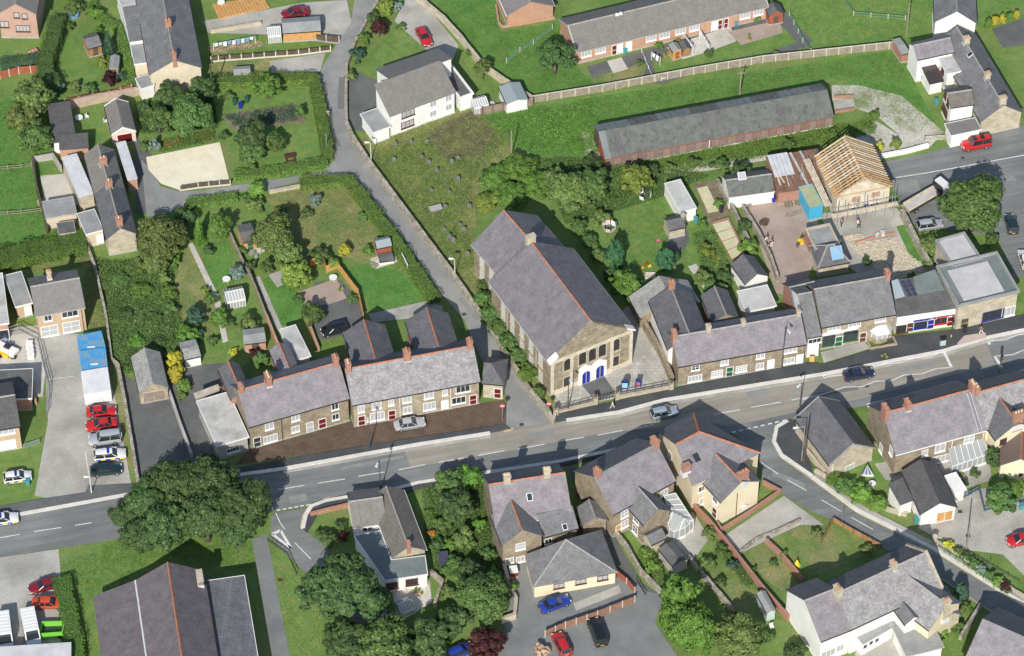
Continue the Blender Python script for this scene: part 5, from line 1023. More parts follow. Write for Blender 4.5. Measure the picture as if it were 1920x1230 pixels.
# ---------------- containers
def container(name, label, s, h, m, roof, group=None):
    pts = [W(p, h) for p in PX(s)]; c = sum(pts, Vector())/4; t = thing(name, label, 'container', Vector((c.x, c.y, 0))); MB().prism(pts, .1, h, top=False).build('side_wall', m, t)
    ro = MB().slab([Vector((p.x, p.y, h)) for p in pts], .06).build('roof', roof, t); a, b_, c_, d = pts; n = 14; rb = MB()
    for i in range(n):
        u0, u1 = (i+.25)/n, (i+.75)/n; p0, p1 = d.lerp(c_, u0), d.lerp(c_, u1); q0, q1 = a.lerp(b_, u0), a.lerp(b_, u1)
        MB().slab([Vector((p.x, p.y, h+.05)) for p in (p0, p1, q1, q0)], .05).build('roof_rib', roof, ro)
    for i in range(4):
        p, q = pts[i], pts[(i+1) % 4]; k = 16
        for j in range(k): r_ = p.lerp(q, (j+.5)/k); d_ = (q-p).normalized(); ubox('wall_rib', t, m, Vector((r_.x, r_.y, h/2)), ((q-p).length/k*.5, .08, h-.3), math.atan2(d_.y, d_.x)) if i in (2, 3) else None
    return t
CB = corrug('container_blue', (.07, .33, .62), (.11, .40, .68), (.36, .33, .27), .4); CBW = plain('container_blue_side', (.05, .25, .52), .5); CW = noisy('container_white', (.66, .67, .68), (.76, .76, .76), .7, 5, .08, .6)
k1 = container('shipping_container', 'rust-streaked blue container next to the buff brick house', '144,629 190,620 198,649 149,655', 2.4, CBW, CB); k2 = container('shipping_container', 'rust-streaked blue container between blue and white ones', '149,658 198,651 202,686 153,692', 2.4, CBW, CB); k3 = container('shipping_container', 'white ribbed container beside the stone-edged verge', '152,696 202,688 208,731 158,739', 2.4, CW, CW)
for t, px in ((k1, (171, 651)), (k2, (177, 683))): ubox('plate', t, WHITE, W(px, 2.45)+Vector((0, 0, .05)), (1.1, .22, .06), .1)
# ---------------- sheds and small garden buildings
sh = shed
sh('garden_shed', 'dark-roofed garden shed by the clipped lawn hedge', (165, 91), (191, 84), 2.1, 3.0, SL_G, WOOD, 25, 'x', door=DOOR(WOOD_D, .8, 1.8, WOOD))
sh('garden_shed', 'small grey arched shed with blue tub beside the purple shrub', (204, 130), (222, 130), 1.8, 3.0, FELT, WOOD_G, 30, 'y', door=DOOR(WOOD_D, .7, 1.6, WOOD_G))
sh('garden_shed', 'long grey felt shed beside the dark red car', (530, 62), (602, 57), 2.1, 3.3, FELT, WOOD_O, 20, 'x').win('F', '555,64 578,63', WIN(1.2, .7, WOOD_O, WOOD_O)); 
sh('garden_shed', 'small grey felt shed below the concrete-post fence', (438, 141), (470, 139), 1.5, 1.9, FELT, WOOD_G, 18, 'x')
sh('garden_shed', 'grey-roofed shed with white wall at the brick garden wall end', (950, 195), (990, 186), 2.1, 4.0, plain('bluegrey_felt', (.27, .32, .33), .8), RE_W, 14, 'y')
sh('garden_shed', 'brown shed with barrel roof at the end of the bungalow row', (1442, 30), (1470, 25), 2.1, 2.2, FELT_D, WOOD_R, 35, 'y', door=DOOR(WOOD_D, .8, 1.7, WOOD_R))
sh('garden_shed', 'orange shed with grey roof in the bungalow garden', (1262, 98), (1279, 93), 1.9, 1.8, FELT, WOOD_O, 28, 'y', door=DOOR(WOOD_R, .7, 1.6, WOOD_O)); sh('garden_shed', 'dark weathered shed beside the orange shed', (1281, 94), (1296, 90), 1.7, 1.8, FELT_D, WOOD, 28, 'y')
sh('garden_shed', 'red-brown shed with grey arched roof beside the lane hedge', (707, 466), (735, 460), 1.9, 2.0, plain('bluegrey_felt', (0, 0, 0)), WOOD_R, 30, 'x').win('F', '722,470', WIN(.6, .5, WOOD_R, WOOD_R))
sh('coal_bunker', 'low black-topped white bunker below the red-brown shed', (711, 491), (739, 487), .9, 1.6, FELT_D, RE_W, 8, 'x', cat='bunker')
sh('garden_shed', 'tall shed with pale side and black felt roof in the long garden', (456, 455), (482, 449), 2.1, 3.6, FELT_D, WOOD_O, 10, 'x', door=DOOR(GREENP, .8, 1.7, WOOD_O))
sh('brick_shed', 'small brick shed with grey roof behind the purple terrace', (458, 645), (499, 640), 2.0, 2.8, FELT, BR_O, 14, 'x', door=DOOR(WOOD_D, .8, 1.7, WOOD_D)); sh('garden_shed', 'white-walled shed half hidden under a leafy shrub', (346, 674), (377, 667), 2.0, 3.4, SL_K, RE_W, 12, 'x')
sh('potting_shed', 'black-roofed garden shed beside the white conservatory', (1262, 1062), (1290, 1048), 2.0, 3.6, FELT_D, RE_G, 20, 'y')
sh('playhouse', 'pale blue-green playhouse with grey roof by the red garden wall', (1438, 1150), (1455, 1145), 1.9, 3.6, FELT, plain('duck_egg', (.45, .58, .53), .6), 28, 'y')
sh('store_shed', 'brick-red lean-to beside the cottage fence at the field corner', (1691, 102), (1706, 98), 2.0, 3.6, FELT, BR_R, 6, 'x')
sh('bike_store', 'small red store with pale top beside the drive of the grey house', (957, 1075), (972, 1073), 1.2, 1.3, RE_W, REDP, 5, 'x', cat='store')
# greenhouses
def greenhouse(label, A, B, e, D, fm=WHITE):
    h = House('greenhouse', label, A, B, e, D=D, ridge='x', roof=GGLASS, wall=GGLASS, rm=None, cat='greenhouse', over=.02, pitch=30, gut=WHITE); q = MB()
    for k in range(7):
        u = h.L*k/6; q.tube(h.P(u, 0, e+.04), h.P(u, h.D/2, h.zr+.04), .045, None, 4); q.tube(h.P(u, h.D/2, h.zr+.04), h.P(u, h.D, e+.04), .045, None, 4); q.tube(h.P(u, -.02, 0), h.P(u, -.02, e), .045, None, 4)
    q.tube(h.P(0, h.D/2, h.zr+.05), h.P(h.L, h.D/2, h.zr+.05), .06, None, 4); q.tube(h.P(0, 0, e+.03), h.P(h.L, 0, e+.03), .05, None, 4); q.build('glazing_bars', fm, h.root); return h
greenhouse('glass greenhouse with white bars beside the blue-green bush', (426, 567), (460, 560), 1.6, 2.6); greenhouse('small glasshouse at the end of the felt shed', (503, 68), (527, 66), 1.5, 2.4); greenhouse('glass frame lean-to beside the white split-roof house', (890, 203), (916, 196), 1.5, 2.2)
sp = House('solar_frame', 'blue-framed cold frame in the overgrown garden by the bungalow', (824, 1060), (843, 1058), .6, D=2.0, roof=plain('dark_pane', (0, 0, 0)), wall=WOOD_G, mono=.5, cat='cold frame', over=.05); greenhouse('small glass frame on the pale patio', (752, 1150), (778, 1140), 1.2, 2.2)
# ================================================================== TREES, SHRUBS, HEDGES
CROWN = {}
def crown_mesh(kind, seed):
    """unit crown: leaf faces scattered through uneven clumps"""
    key = (kind, seed)
    if key in CROWN: return CROWN[key]
    rg = random.Random(hash(kind) % 1000 if False else sum(map(ord, kind))*31+seed); V = []; F = []
    nc, nl, lf = {'big': (150, 120, .062), 'mid': (70, 90, .095), 'small': (26, 70, .15), 'cone': (60, 90, .085), 'col': (64, 120, .10), 'loose': (60, 70, .085), 'pine': (150, 110, .062)}[kind]
    cl = []
    for i in range(nc):
        if kind == 'cone':
            z = -1+2*((i+.5)/nc)**1.25; rr = (1-z)/2*.95+.05; a = i*2.4; r0 = rr*rg.uniform(.35, .95); c = Vector((r0*math.cos(a), r0*math.sin(a), z)); cr = .10+.24*rr
        else:
            while True:
                d = Vector((rg.gauss(0, 1), rg.gauss(0, 1), rg.gauss(.25, 1))).normalized()
                if d.z > -.65: break
            rr = rg.uniform(.42, .92) if kind != 'loose' else rg.uniform(.3, 1.0); c = d*rr*(1+.13*math.sin(3*math.atan2(d.y, d.x)+seed*2)); cr = rg.uniform(.14, .29) if kind not in ('loose',) else rg.uniform(.14, .26)
            if kind == 'pine': cr = rg.uniform(.11, .24); c.z = c.z*.8
        cl.append((c, cr))
    for c, cr in cl:
        for j in range(nl):
            d = Vector((rg.gauss(0, 1), rg.gauss(0, 1), rg.gauss(0, 1))).normalized(); p = c+d*cr*rg.uniform(.55, 1.05)
            n = (d*.75+p.normalized()*.45+Vector((rg.uniform(-.6, .6), rg.uniform(-.6, .6), rg.uniform(-.2, .7)))).normalized()
            u = n.orthogonal().normalized(); a = rg.uniform(0, 6.28); v = n.cross(u); u, v = u*math.cos(a)+v*math.sin(a), v*math.cos(a)-u*math.sin(a)
            s = lf*rg.uniform(.6, 1.3); k = len(V); V += [p-u*s, p-v*s*.6, p+u*s, p+v*s*.6]; F.append((k, k+1, k+2, k+3))
    me = bpy.data.meshes.new('crown'); me.from_pydata(V, [], F); me.materials.append(LF_M); CROWN[key] = me; return me
TRUNK = {}
def trunk_mesh(seed):
    if seed in TRUNK: return TRUNK[seed]
    rg = random.Random(seed); b = MB(); top = Vector((rg.uniform(-.1, .1), rg.uniform(-.1, .1), 1)); b.tube((0, 0, -.02), top*.55, .11, .075, 7); b.tube(top*.55, top, .075, .03, 6)
    for i in range(6):
        a = i*1.05+rg.random(); z = .45+.09*i; b.tube(top*z, top*z+Vector((math.cos(a)*.4, math.sin(a)*.4, .35)), .045, .012, 5)
    me = bpy.data.meshes.new('trunk'); me.from_pydata(b.v, [], b.f); me.materials.append(BARK); me.shade_smooth(); TRUNK[seed] = me; return me
NT = [0]
def tree(name, label, px, rp, m, kind='mid', rz=.9, lift=.5, cat='tree', group=None, rx=1.0):
    """px = crown centre in the photo, rp = crown radius in photo pixels, rz = height/width, lift = clear stem in radii"""
    NT[0] += 1; sd = NT[0]; r = rp/13.0; h = r*(rz+lift); g = W(px, h); g.z = 0
    t = thing(name, label, cat, g, group)
    c = bpy.data.objects.new('crown' if cat == 'tree' else 'foliage', crown_mesh(kind, sd % 3)); col.objects.link(c); c.parent = t; c.location = (0, 0, h); c.scale = (r*rx, r, r*rz); c.rotation_euler.z = sd*1.7
    if rx != 1.0: c.rotation_euler.z = 0
    c.material_slots[0].link = 'OBJECT'; c.material_slots[0].material = m
    k = bpy.data.objects.new('trunk' if cat == 'tree' else 'stem', trunk_mesh(sd % 3)); col.objects.link(k); k.parent = t; k.scale = (r*.9, r*.9, h*1.1); k.rotation_euler.z = sd
    return t
T = tree
def B_(name, label, px, rp, m, kind='small', rz=.75, lift=.0, **k): return tree(name, label, px, rp, m, kind, rz, lift, cat='shrub', **k)
gH = 'hawthorns at the field edge'
for i, (p, r) in enumerate((((62, 185), 44), ((45, 222), 38), ((66, 255), 36))): T('hawthorn_tree', ['broad olive hawthorn beside the brick garden wall fence', 'rusty olive hawthorn leaning into the field', 'olive hawthorn against the dark-tiled outbuilding'][i], p, r, LF_O if i != 2 else LF_M, 'mid', .8, .3)
B_('garden_shrub', 'leafy shrub behind the blue covered tub', (140, 12), 22, LF_M); B_('garden_shrub', 'light shrub at the bend of the lawn hedge', (176, 25), 20, LF_L); T('conifer', 'blue-green pointed conifer beside the dark garden shed', (203, 80), 16, LF_B, 'cone', 1.8, .0)
B_('garden_shrub', 'lime yellow shrub beside the arched shed', (190, 116), 13, LF_Y); B_('garden_shrub', 'purple-leaved shrub at the lawn corner', (207, 149), 19, LF_P); B_('garden_shrub', 'blue-green shrub beside the purple shrub', (230, 145), 14, LF_B)
for p, lb, m in (((112, 165), 'grey-green shrub at the foot of the hedge', LF_B), ((140, 163), 'olive shrub at the lawn bottom', LF_O), ((168, 166), 'mid-green shrub before the red panel fence', LF_M)): B_('garden_shrub', lb, p, 15, m)
B_('flower_bed', 'pink flowering bush around the pale boulder', (64, 97), 11, LF_PK, rz=.5)
T('orchard_tree', 'dense apple tree above the brick wall corner', (317, 178), 30, LF_D, 'mid', .8, .4); T('orchard_tree', 'dark apple tree next to the garage', (297, 222), 33, LF_M, 'mid', .8, .4); T('orchard_tree', 'largest apple tree above the gravel parking', (358, 215), 43, LF_M, 'big', .8, .4); T('orchard_tree', 'dark apple tree under the cream end gable', (380, 166), 28, LF_D, 'mid', .8, .4)
B_('conifer', 'silvery dwarf conifer beside the gravel parking', (289, 272), 13, LF_S, rz=1.2); B_('garden_shrub', 'low green shrub beside the silvery conifer', (270, 275), 12, LF_M)
T('garden_tree', 'light green tree inside the clipped hedge', (500, 162), 30, LF_L, 'loose', .8, .3); T('garden_tree', 'dark plum tree on the hedged lawn', (474, 255), 34, LF_D, 'mid', .9, .4); T('garden_tree', 'pale pear tree beside the dark plum', (513, 267), 23, LF_M, 'mid', .8, .3); T('garden_tree', 'leafy plum tree over the gravel corner', (472, 290), 26, LF_M, 'mid', .8, .3)
B_('garden_shrub', 'upright bean row at the vegetable bed end', (563, 210), 12, LF_M, rz=1.4)
B_('garden_shrub', 'yellow-green shrub at the top of the drive', (722, 14), 19, LF_Y, 'mid', rz=1); B_('garden_shrub', 'dark shrub under the maroon maple', (700, 32), 17, LF_D); T('maple_tree', 'maroon maple beside the curving drive', (711, 52), 19, LF_P, 'mid', 1, .2); B_('garden_shrub', 'small shrub beside the drive wall', (752, 50), 11, LF_M); B_('garden_shrub', 'grey spiny shrub by the drive top', (745, 12), 13, LF_S)
for p, r, m, lb in (((683, 72), 15, LF_L, 'bright shrub above the lane wall'), ((668, 102), 19, LF_B, 'white-flowered shrub above the lane wall'), ((658, 143), 14, LF_O, 'straggly shrub above the narrow lane')): B_('garden_shrub', lb, p, r, m)
T('rowan_tree', 'big spreading tree standing alone below the brick bungalow', (1041, 108), 38, LF_D, 'loose', .85, .3, rx=1.0); T('garden_tree', 'palm-like small tree beside the white house', (905, 128), 19, LF_O, 'loose', .8, .7); B_('garden_shrub', 'small shrub against the stone garden wall', (880, 98), 11, LF_M)
for i, (p, r, m, lb) in enumerate((((930, 332), 34, LF_L, 'bramble thicket nearest the graveyard stones'), ((972, 316), 38, LF_L, 'tall bramble thicket at the back of the churchyard'), ((1003, 345), 34, LF_L, 'bramble thicket against the olive willow'), ((915, 378), 26, LF_Y, 'lime-topped thicket at the chapel corner'), ((955, 365), 34, LF_L, 'thicket behind the chapel rear gable'), ((1110, 305), 22, LF_D, 'dark bush at the end of the long shed'))): B_('thicket', lb, p, r, m, 'mid', .5)
T('willow_tree', 'olive willow behind the chapel', (1068, 358), 42, LF_O, 'big', .8, .2); T('willow_tree', 'smaller olive willow beside the bramble thicket', (1040, 335), 26, LF_O, 'mid', .8, .2); T('garden_tree', 'green tree between willow and yellow bush', (1112, 345), 36, LF_M, 'mid', .8, .2); T('golden_tree', 'yellow-green tree at the corner of the swing garden', (1190, 335), 36, LF_Y, 'mid', .8, .2); B_('garden_shrub', 'dark shrub behind the yellow-green tree', (1218, 322), 22, LF_D)
T('cypress_tree', 'upright blue-green cypress at the chapel side', (1152, 480), 19, LF_C, 'col', 2.0, .0); T('round_tree', 'round bright tree below the blue-green cypress', (1174, 533), 32, LF_L, 'mid', .95, .1); T('cypress_tree', 'upright cypress beside the slate paved patch', (1247, 488), 18, LF_C, 'col', 1.7, .0); T('cypress_tree', 'slim small cypress beside its taller neighbour', (1267, 484), 8, LF_C, 'col', 2.0, .0)
B_('topiary', 'clipped pointed bush below the garden store', (1317, 422), 10, LF_L, rz=1.3); B_('garden_shrub', 'round potted bush on the pale paved strip', (1348, 382), 11, LF_L)
for p, r, m, lb in (((1340, 540), 24, LF_M, 'leafy shrub beside the slate outhouse'), ((1318, 520), 20, LF_O, 'brownish shrub in the long terrace garden'), ((1358, 520), 19, LF_D, 'dark shrub against the terrace bed'), ((1325, 470), 16, LF_Y, 'yellow-flowered shrub along the terrace bed'), ((1405, 465), 22, LF_H, 'dense shrub at the yard edge'), ((1395, 425), 17, LF_D, 'dark shrub under the workshop corner'), ((1105, 375), 20, LF_M, 'rough bush in front of the green tree'), ((1390, 320), 24, LF_D, 'dark bush behind the workshop'), ((1350, 310), 20, LF_M, 'green bush behind the workshop corner'), ((1130, 410), 20, LF_O, 'olive bush at the chapel eaves')): B_('garden_shrub', lb, p, r, m)
T('plane_tree', 'large round tree beside the parked silver hatchback', (1827, 385), 62, LF_M, 'big', .85, .25); B_('garden_shrub', 'tangled bush behind the flat stone shop', (1744, 462), 22, LF_O, 'mid', .9); B_('garden_shrub', 'small bush at the foot of the plot wall', (1741, 495), 13, LF_L)
B_('golden_conifer', 'small golden conifer against the unfinished house', (1649, 274), 9, LF_G, rz=1.3); B_('golden_conifer', 'round golden conifer beside the stony track', (1680, 269), 12, LF_Y, rz=1.1)
for i, x in enumerate((1853, 1866, 1879, 1893, 1906)): B_('conifer', ['green conifer at the row end by the slate cottage', 'golden conifer next to the green row end', 'golden conifer third from the slate cottage', 'green conifer between golden ones', 'golden conifer at the far row end'][i], (x, 44-i*3.6), 8, [LF_L, LF_G, LF_G, LF_L, LF_G][i], 'col', 1.7, group=None)
# left gardens
T('garden_tree', 'big olive tree beside the stone cottage gable', (300, 448), 48, LF_O, 'big', .85, .2); T('garden_tree', 'dark tree over the bramble ground', (285, 490), 32, LF_O, 'mid', .8, .2); T('garden_tree', 'slender tree at the lane corner', (345, 415), 22, LF_D, 'loose', 1.0, .2); T('conifer', 'light green pointed conifer at the path head', (372, 432), 15, LF_L, 'cone', 1.9, 0); T('garden_tree', 'round lime tree on the small lawn', (413, 425), 25, LF_L, 'mid', 1.0, .2)
T('cherry_tree', 'largest yellow-green tree beside the tall shed', (515, 440), 41, LF_O, 'big', .9, .2); T('cherry_tree', 'yellow-green tree merging with the largest one', (543, 478), 30, LF_O, 'mid', .9, .2); T('cherry_tree', 'yellow-green tree over the brick patio', (557, 517), 31, LF_Y, 'mid', .85, .2); T('garden_tree', 'small dense tree beside the black car', (586, 587), 23, LF_M, 'mid', .9, .2)
T('blue_spruce', 'round blue-green bush above the greenhouse', (445, 512), 16, LF_S, 'mid', 1.1, .1); T('blue_spruce', 'blue-green conifer beside the dry lawn', (366, 593), 20, LF_B, 'mid', .95, .0); B_('garden_shrub', 'pointed lime bush below the greenhouse', (412, 595), 18, LF_L, 'mid', 1.2); B_('garden_shrub', 'round green bush on the dry lawn edge', (315, 546), 17, LF_L); B_('garden_shrub', 'olive bush beside the round green bush', (310, 522), 15, LF_O); B_('garden_shrub', 'long green bush at the bramble edge', (322, 578), 16, LF_M); B_('garden_shrub', 'small bush at the foot of the olive tree', (328, 490), 14, LF_L)
T('golden_tree', 'bright yellow small tree on the rough lawn', (646, 469), 13, LF_G, 'mid', .9, .4); B_('garden_shrub', 'green shrub behind the orange fence', (600, 480), 22, LF_M); B_('garden_shrub', 'low shrub at the orange fence corner', (625, 495), 15, LF_H); B_('garden_shrub', 'grey-leaved shrub on the rough lawn', (592, 375), 15, LF_S); B_('garden_shrub', 'rose tangle at the lane entrance', (480, 385), 18, LF_O); B_('garden_shrub', 'rose tangle beside the clipped lane bush', (460, 372), 14, LF_M)
B_('garden_shrub', 'flowering shrub behind the brick shed', (467, 608), 22, LF_O); B_('garden_shrub', 'leafy climber spilling over the white-walled shed', (350, 628), 23, LF_L); B_('garden_shrub', 'shrub against the rear wing of the purple terrace', (490, 672), 16, LF_M); B_('garden_shrub', 'reddish shrub beside the rear wing', (476, 662), 13, LF_P); B_('garden_shrub', 'round yellow shrub at the small lawn corner', (438, 660), 10, LF_G); B_('garden_shrub', 'shrub in the ivy bed of the small gardens', (395, 560), 14, LF_M)
for p, r, lb in (((329, 678), 17, 'golden conifer touching the stone barn'), ((331, 700), 17, 'golden conifer below its golden twin')): B_('golden_conifer', lb, p, r, LF_G, 'mid', 1.3)
B_('topiary', 'clipped green ball below the golden conifers', (344, 724), 14, LF_H, 'mid', .9); B_('topiary', 'smaller clipped ball beside the driveway', (340, 742), 10, LF_O, 'mid', .9)
gC = None
for i, (x, y, r) in enumerate(((905, 560, 20), (922, 590, 24), (938, 615, 22), (955, 642, 24), (973, 668, 20), (990, 700, 20), (1010, 735, 14), (905, 535, 13))): B_('churchyard_bush', ['bush under the rear window of the chapel', 'spreading bush by the second side window of the chapel', 'bush between chapel drainpipes', 'bush below the middle side windows of the chapel', 'bush by the fourth side window of the chapel', 'lime bush at the front corner of the chapel', 'small bush behind the pink road sign by the chapel', 'low bush at the step in the chapel wall'][i], (x, y), r, LF_L if i == 5 else LF_M, 'mid', .8)
# pines and bottom trees
for i, (x, y, r) in enumerate(((240, 966, 32), (276, 938, 42), (330, 905, 52), (395, 905, 56), (452, 945, 55), (385, 965, 54), (310, 985, 48), (262, 1003, 36), (440, 990, 40))): T('pine_tree', ['pine at the road edge by the bus stop pole', 'pine beside the garage driveway mouth', 'tall pine shading the driveway', 'tall pine opposite the flat garage', 'pine at the side street corner', 'broad pine in the middle of the grove', 'pine before the hall gable', 'lower pine above the hall lawn', 'low-branched pine beside the hall path'][i], (x, y), r, LF_D, 'pine', .85, .5)
T('pine_tree', 'broad pine with bare pale trunk on the path lawn', (640, 1100), 72, LF_D, 'pine', .75, .75); T('pine_tree', 'dark pine beside the bungalow extension', (698, 1125), 34, LF_D, 'pine', .9, .4); T('pine_tree', 'pine over the pale patio frame', (725, 1210), 56, LF_M, 'pine', .9, .3); T('pine_tree', 'pine at the foot of the side street', (655, 1205), 48, LF_D, 'pine', .9, .3); B_('garden_shrub', 'dark bush in the bungalow front garden', (615, 1010), 17, LF_D); B_('garden_shrub', 'bush by the bungalow side wall', (638, 985), 13, LF_D)
for p, r, m, k, lb in (((845, 905), 30, LF_M, 'mid', 'roadside tree behind the grey house garden'), ((880, 895), 26, LF_L, 'mid', 'round tree against the grey house gable'), ((855, 950), 36, LF_D, 'mid', 'ivy-dark tree in the overgrown garden'), ((822, 925), 17, LF_M, 'mid', 'bushy tree next to the bungalow border'), ((905, 1120), 48, LF_M, 'big', 'spreading tree at the bottom of the overgrown garden'), ((880, 1075), 26, LF_D, 'mid', 'dark tree above the spreading one'), ((912, 1210), 34, LF_P, 'mid', 'purple-leaved tree beside the car park entrance'), ((850, 1165), 34, LF_D, 'mid', 'dark tree beside the pale patio'), ((800, 1200), 42, LF_D, 'mid', 'dark tree over the parked blue car')): T('garden_tree', lb, p, r, m, k, .8, .25)
for p, r, m, lb in (((870, 1010), 24, LF_O, 'olive shrub in the overgrown garden'), ((915, 1040), 16, LF_M, 'shrub by the grey house side wall'), ((850, 1060), 22, LF_M, 'shrub beside the cold frame'), ((900, 985), 14, LF_L, 'bright shrub under the grey house eaves'), ((805, 960), 9, LF_M, 'flower clump in the narrow bungalow border'), ((808, 1000), 9, LF_OR, 'orange flower clump in the narrow bungalow border'), ((960, 1100), 13, LF_H, 'hedge bush beside the car park drive'), ((1015, 1220), 15, LF_F, 'flower bed at the car park lamp'), ((840, 1110), 16, LF_O, 'olive shrub at the patio corner')): B_('garden_shrub', lb, p, r, m)
T('conifer', 'tall bright conifer at the car park corner', (1275, 1125), 36, LF_L, 'mid', 1.5, 0); T('conifer', 'broad bright conifer in front of the tall one', (1300, 1180), 42, LF_L, 'big', 1.2, 0); T('conifer', 'bright conifer at the car park edge', (1262, 1160), 28, LF_L, 'mid', 1.4, 0); T('willow_tree', 'olive willow beside the bright conifers', (1385, 1195), 46, LF_O, 'big', .8, .2); T('garden_tree', 'dark shrub tree by the white gable', (1492, 1225), 22, LF_D, 'mid', .9, .1)
for p, r, m, lb in (((1330, 1000), 14, LF_O, 'straggly shrub on the brick patio edge'), ((1355, 1035), 16, LF_M, 'shrub border against the red garden wall'), ((1375, 1060), 13, LF_B, 'blue-green shrub along the red garden wall'), ((1325, 1060), 18, LF_O, 'grey shrub by the potting shed'), ((1412, 1070), 9, LF_D, 'small round bush on the middle lawn'), ((1450, 1055), 9, LF_D, 'single dark bush on the far lawn'), ((1625, 1030), 13, LF_O, 'bush at the corner of the sloping lawn'), ((1225, 1065), 15, LF_H, 'hedge bush behind the lamp in the car park'), ((1212, 1040), 13, LF_H, 'hedge bush along the house path'), ((1380, 1160), 16, LF_D, 'dark bush in the shade of the willow')): B_('garden_shrub', lb, p, r, m)
B_('garden_shrub', 'clipped hedge mound above the side road', (1585, 912), 20, LF_M, 'mid', .8); B_('garden_shrub', 'clipped bright mound above the side road', (1615, 925), 22, LF_H, 'mid', .8); B_('garden_shrub', 'clipped mound at the bungalow path', (1645, 945), 19, LF_H, 'mid', .8)
T('garden_tree', 'leafy tree inside the blue railings', (1875, 935), 30, LF_M, 'mid', .85, .2); T('garden_tree', 'bright tree by the garden shelter', (1905, 915), 20, LF_L, 'mid', .9, .2); B_('garden_shrub', 'tall bush beside the cream gabled wing', (1863, 858), 18, LF_D, 'mid', 1.3); B_('garden_shrub', 'bush below the glazed porch', (1828, 888), 11, LF_M); B_('garden_shrub', 'flower bush on the porch terrace', (1808, 905), 10, LF_M); B_('garden_shrub', 'bush behind the dark water butt', (1890, 885), 12, LF_L)
T('cypress_tree', 'upright conifer at the bend by the white house', (1803, 1112), 14, LF_B, 'col', 1.8, 0); B_('garden_shrub', 'bush below the upright conifer', (1808, 1140), 14, LF_O); B_('garden_shrub', 'bush in the walled corner of the white house', (1762, 1185), 15, LF_H); B_('garden_shrub', 'long bush along the corner wall', (1795, 1175), 14, LF_M)
for i in range(8): B_('garden_shrub', ['yellow shrub under the telegraph pole', 'orange shrub beside the telegraph pole', 'dark shrub in the roadside bed', 'glossy shrub in the roadside bed', 'silvery shrub in the roadside bed', 'green shrub by the sign post in the bed', 'mid-green shrub near the bed end', 'reddish shrub at the bed end'][i], (1780+i*15, 1022+i*11), 11, [LF_G, LF_O, LF_D, LF_M, LF_S, LF_M, LF_H, LF_P][i])
rgs = random.Random(21)
for p, r, m, lb in (((392, 470), 13, LF_D, 'dark shrub at the head of the lush small lawn'), ((455, 470), 12, LF_M, 'shrub between tall shed and wooden divide'), ((470, 500), 14, LF_D, 'dark shrub below the tall shed'), ((500, 500), 16, LF_M, 'shrub at the rubble end of the tall shed'), ((385, 545), 11, LF_Y, 'yellow-green shrub beside the dry lawn path'), ((430, 605), 12, LF_D, 'dark shrub under the pointed lime bush'), ((400, 640), 12, LF_M, 'shrub at the top of the little lawn'), ((372, 625), 13, LF_B, 'blue-green shrub below the blue-green conifer'), ((525, 395), 14, LF_M, 'shrub behind the largest yellow-green tree'), ((690, 470), 12, LF_L, 'lime shrub on the rough lawn by the red-brown shed'), ((575, 400), 13, LF_M, 'hawthorn scrub on the rough lawn'), ((680, 405), 12, LF_M, 'scrub inside the lane hedge'), ((660, 360), 15, LF_O, 'olive scrub at the hedge corner'), ((560, 560), 12, LF_D, 'dark shrub beside the brick patio'), ((660, 560), 11, LF_M, 'planted pot shrub by the orange fence'), ((430, 180), 12, LF_M, 'bush at the square lawn corner under the pole'), ((420, 255), 13, LF_D, 'bush over the gravel retaining edge'), ((270, 200), 14, LF_D, 'bush between garage and apple trees'), ((185, 60), 13, LF_L, 'bright shrub between hedge and pointed conifer'), ((130, 50), 12, LF_M, 'shrub under the leafy garden corner'), ((205, 110), 11, LF_L, 'flowering shrub between the two garden sheds'), ((1330, 100), 11, LF_M, 'bush beside the bungalow clothes lines'), ((1235, 85), 10, LF_L, 'small bush under the bungalow window'), ((1270, 78), 9, LF_Y, 'yellow bush under the bungalow window'), ((1420, 35), 9, LF_L, 'low bush at the bungalow end windows'), ((1200, 118), 9, LF_M, 'bush at the bungalow path corner'), ((1455, 100), 9, LF_O, 'olive tuft on the bungalow end lawn'), ((1640, 215), 12, LF_L, 'weedy clump beside the stony track'), ((1560, 250), 13, LF_M, 'weedy clump behind the unfinished house'), ((1480, 270), 14, LF_M, 'weedy clump before the long shed'), ((1300, 305), 15, LF_M, 'weedy clump on the bank of the long shed'), ((1255, 315), 13, LF_O, 'scrub clump by the stony path'), ((1710, 520), 12, LF_M, 'bush in the corner of the building plot'), ((1625, 490), 11, LF_D, 'dark bush behind the shop chimney'), ((1880, 500), 12, LF_M, 'bush beside the flat stone shop wall'), ((1860, 450), 16, LF_M, 'bush under the edge of the large round tree'), ((1470, 1040), 9, LF_M, 'small bush at the dark brick wall'), ((1530, 1000), 12, LF_O, 'flowering bush at the concrete drive end'), ((1350, 1090), 12, LF_D, 'bush on the lower garden bank'), ((1440, 1195), 14, LF_M, 'bush by the white gable foot'), ((830, 985), 18, LF_M, 'leafy bush in the overgrown garden centre'), ((880, 950), 18, LF_M, 'bush under the roadside trees'), ((820, 1020), 14, LF_D, 'dark bush by the cold frame'), ((925, 1075), 15, LF_L, 'bright bush by the red bike store'), ((845, 1020), 14, LF_L, 'bright bush in the overgrown garden'), ((600, 1000), 12, LF_M, 'bush in the small bungalow front bed'), ((645, 1005), 12, LF_P, 'dark red bush beside the bungalow door')): B_('garden_shrub', lb, p, r, m)
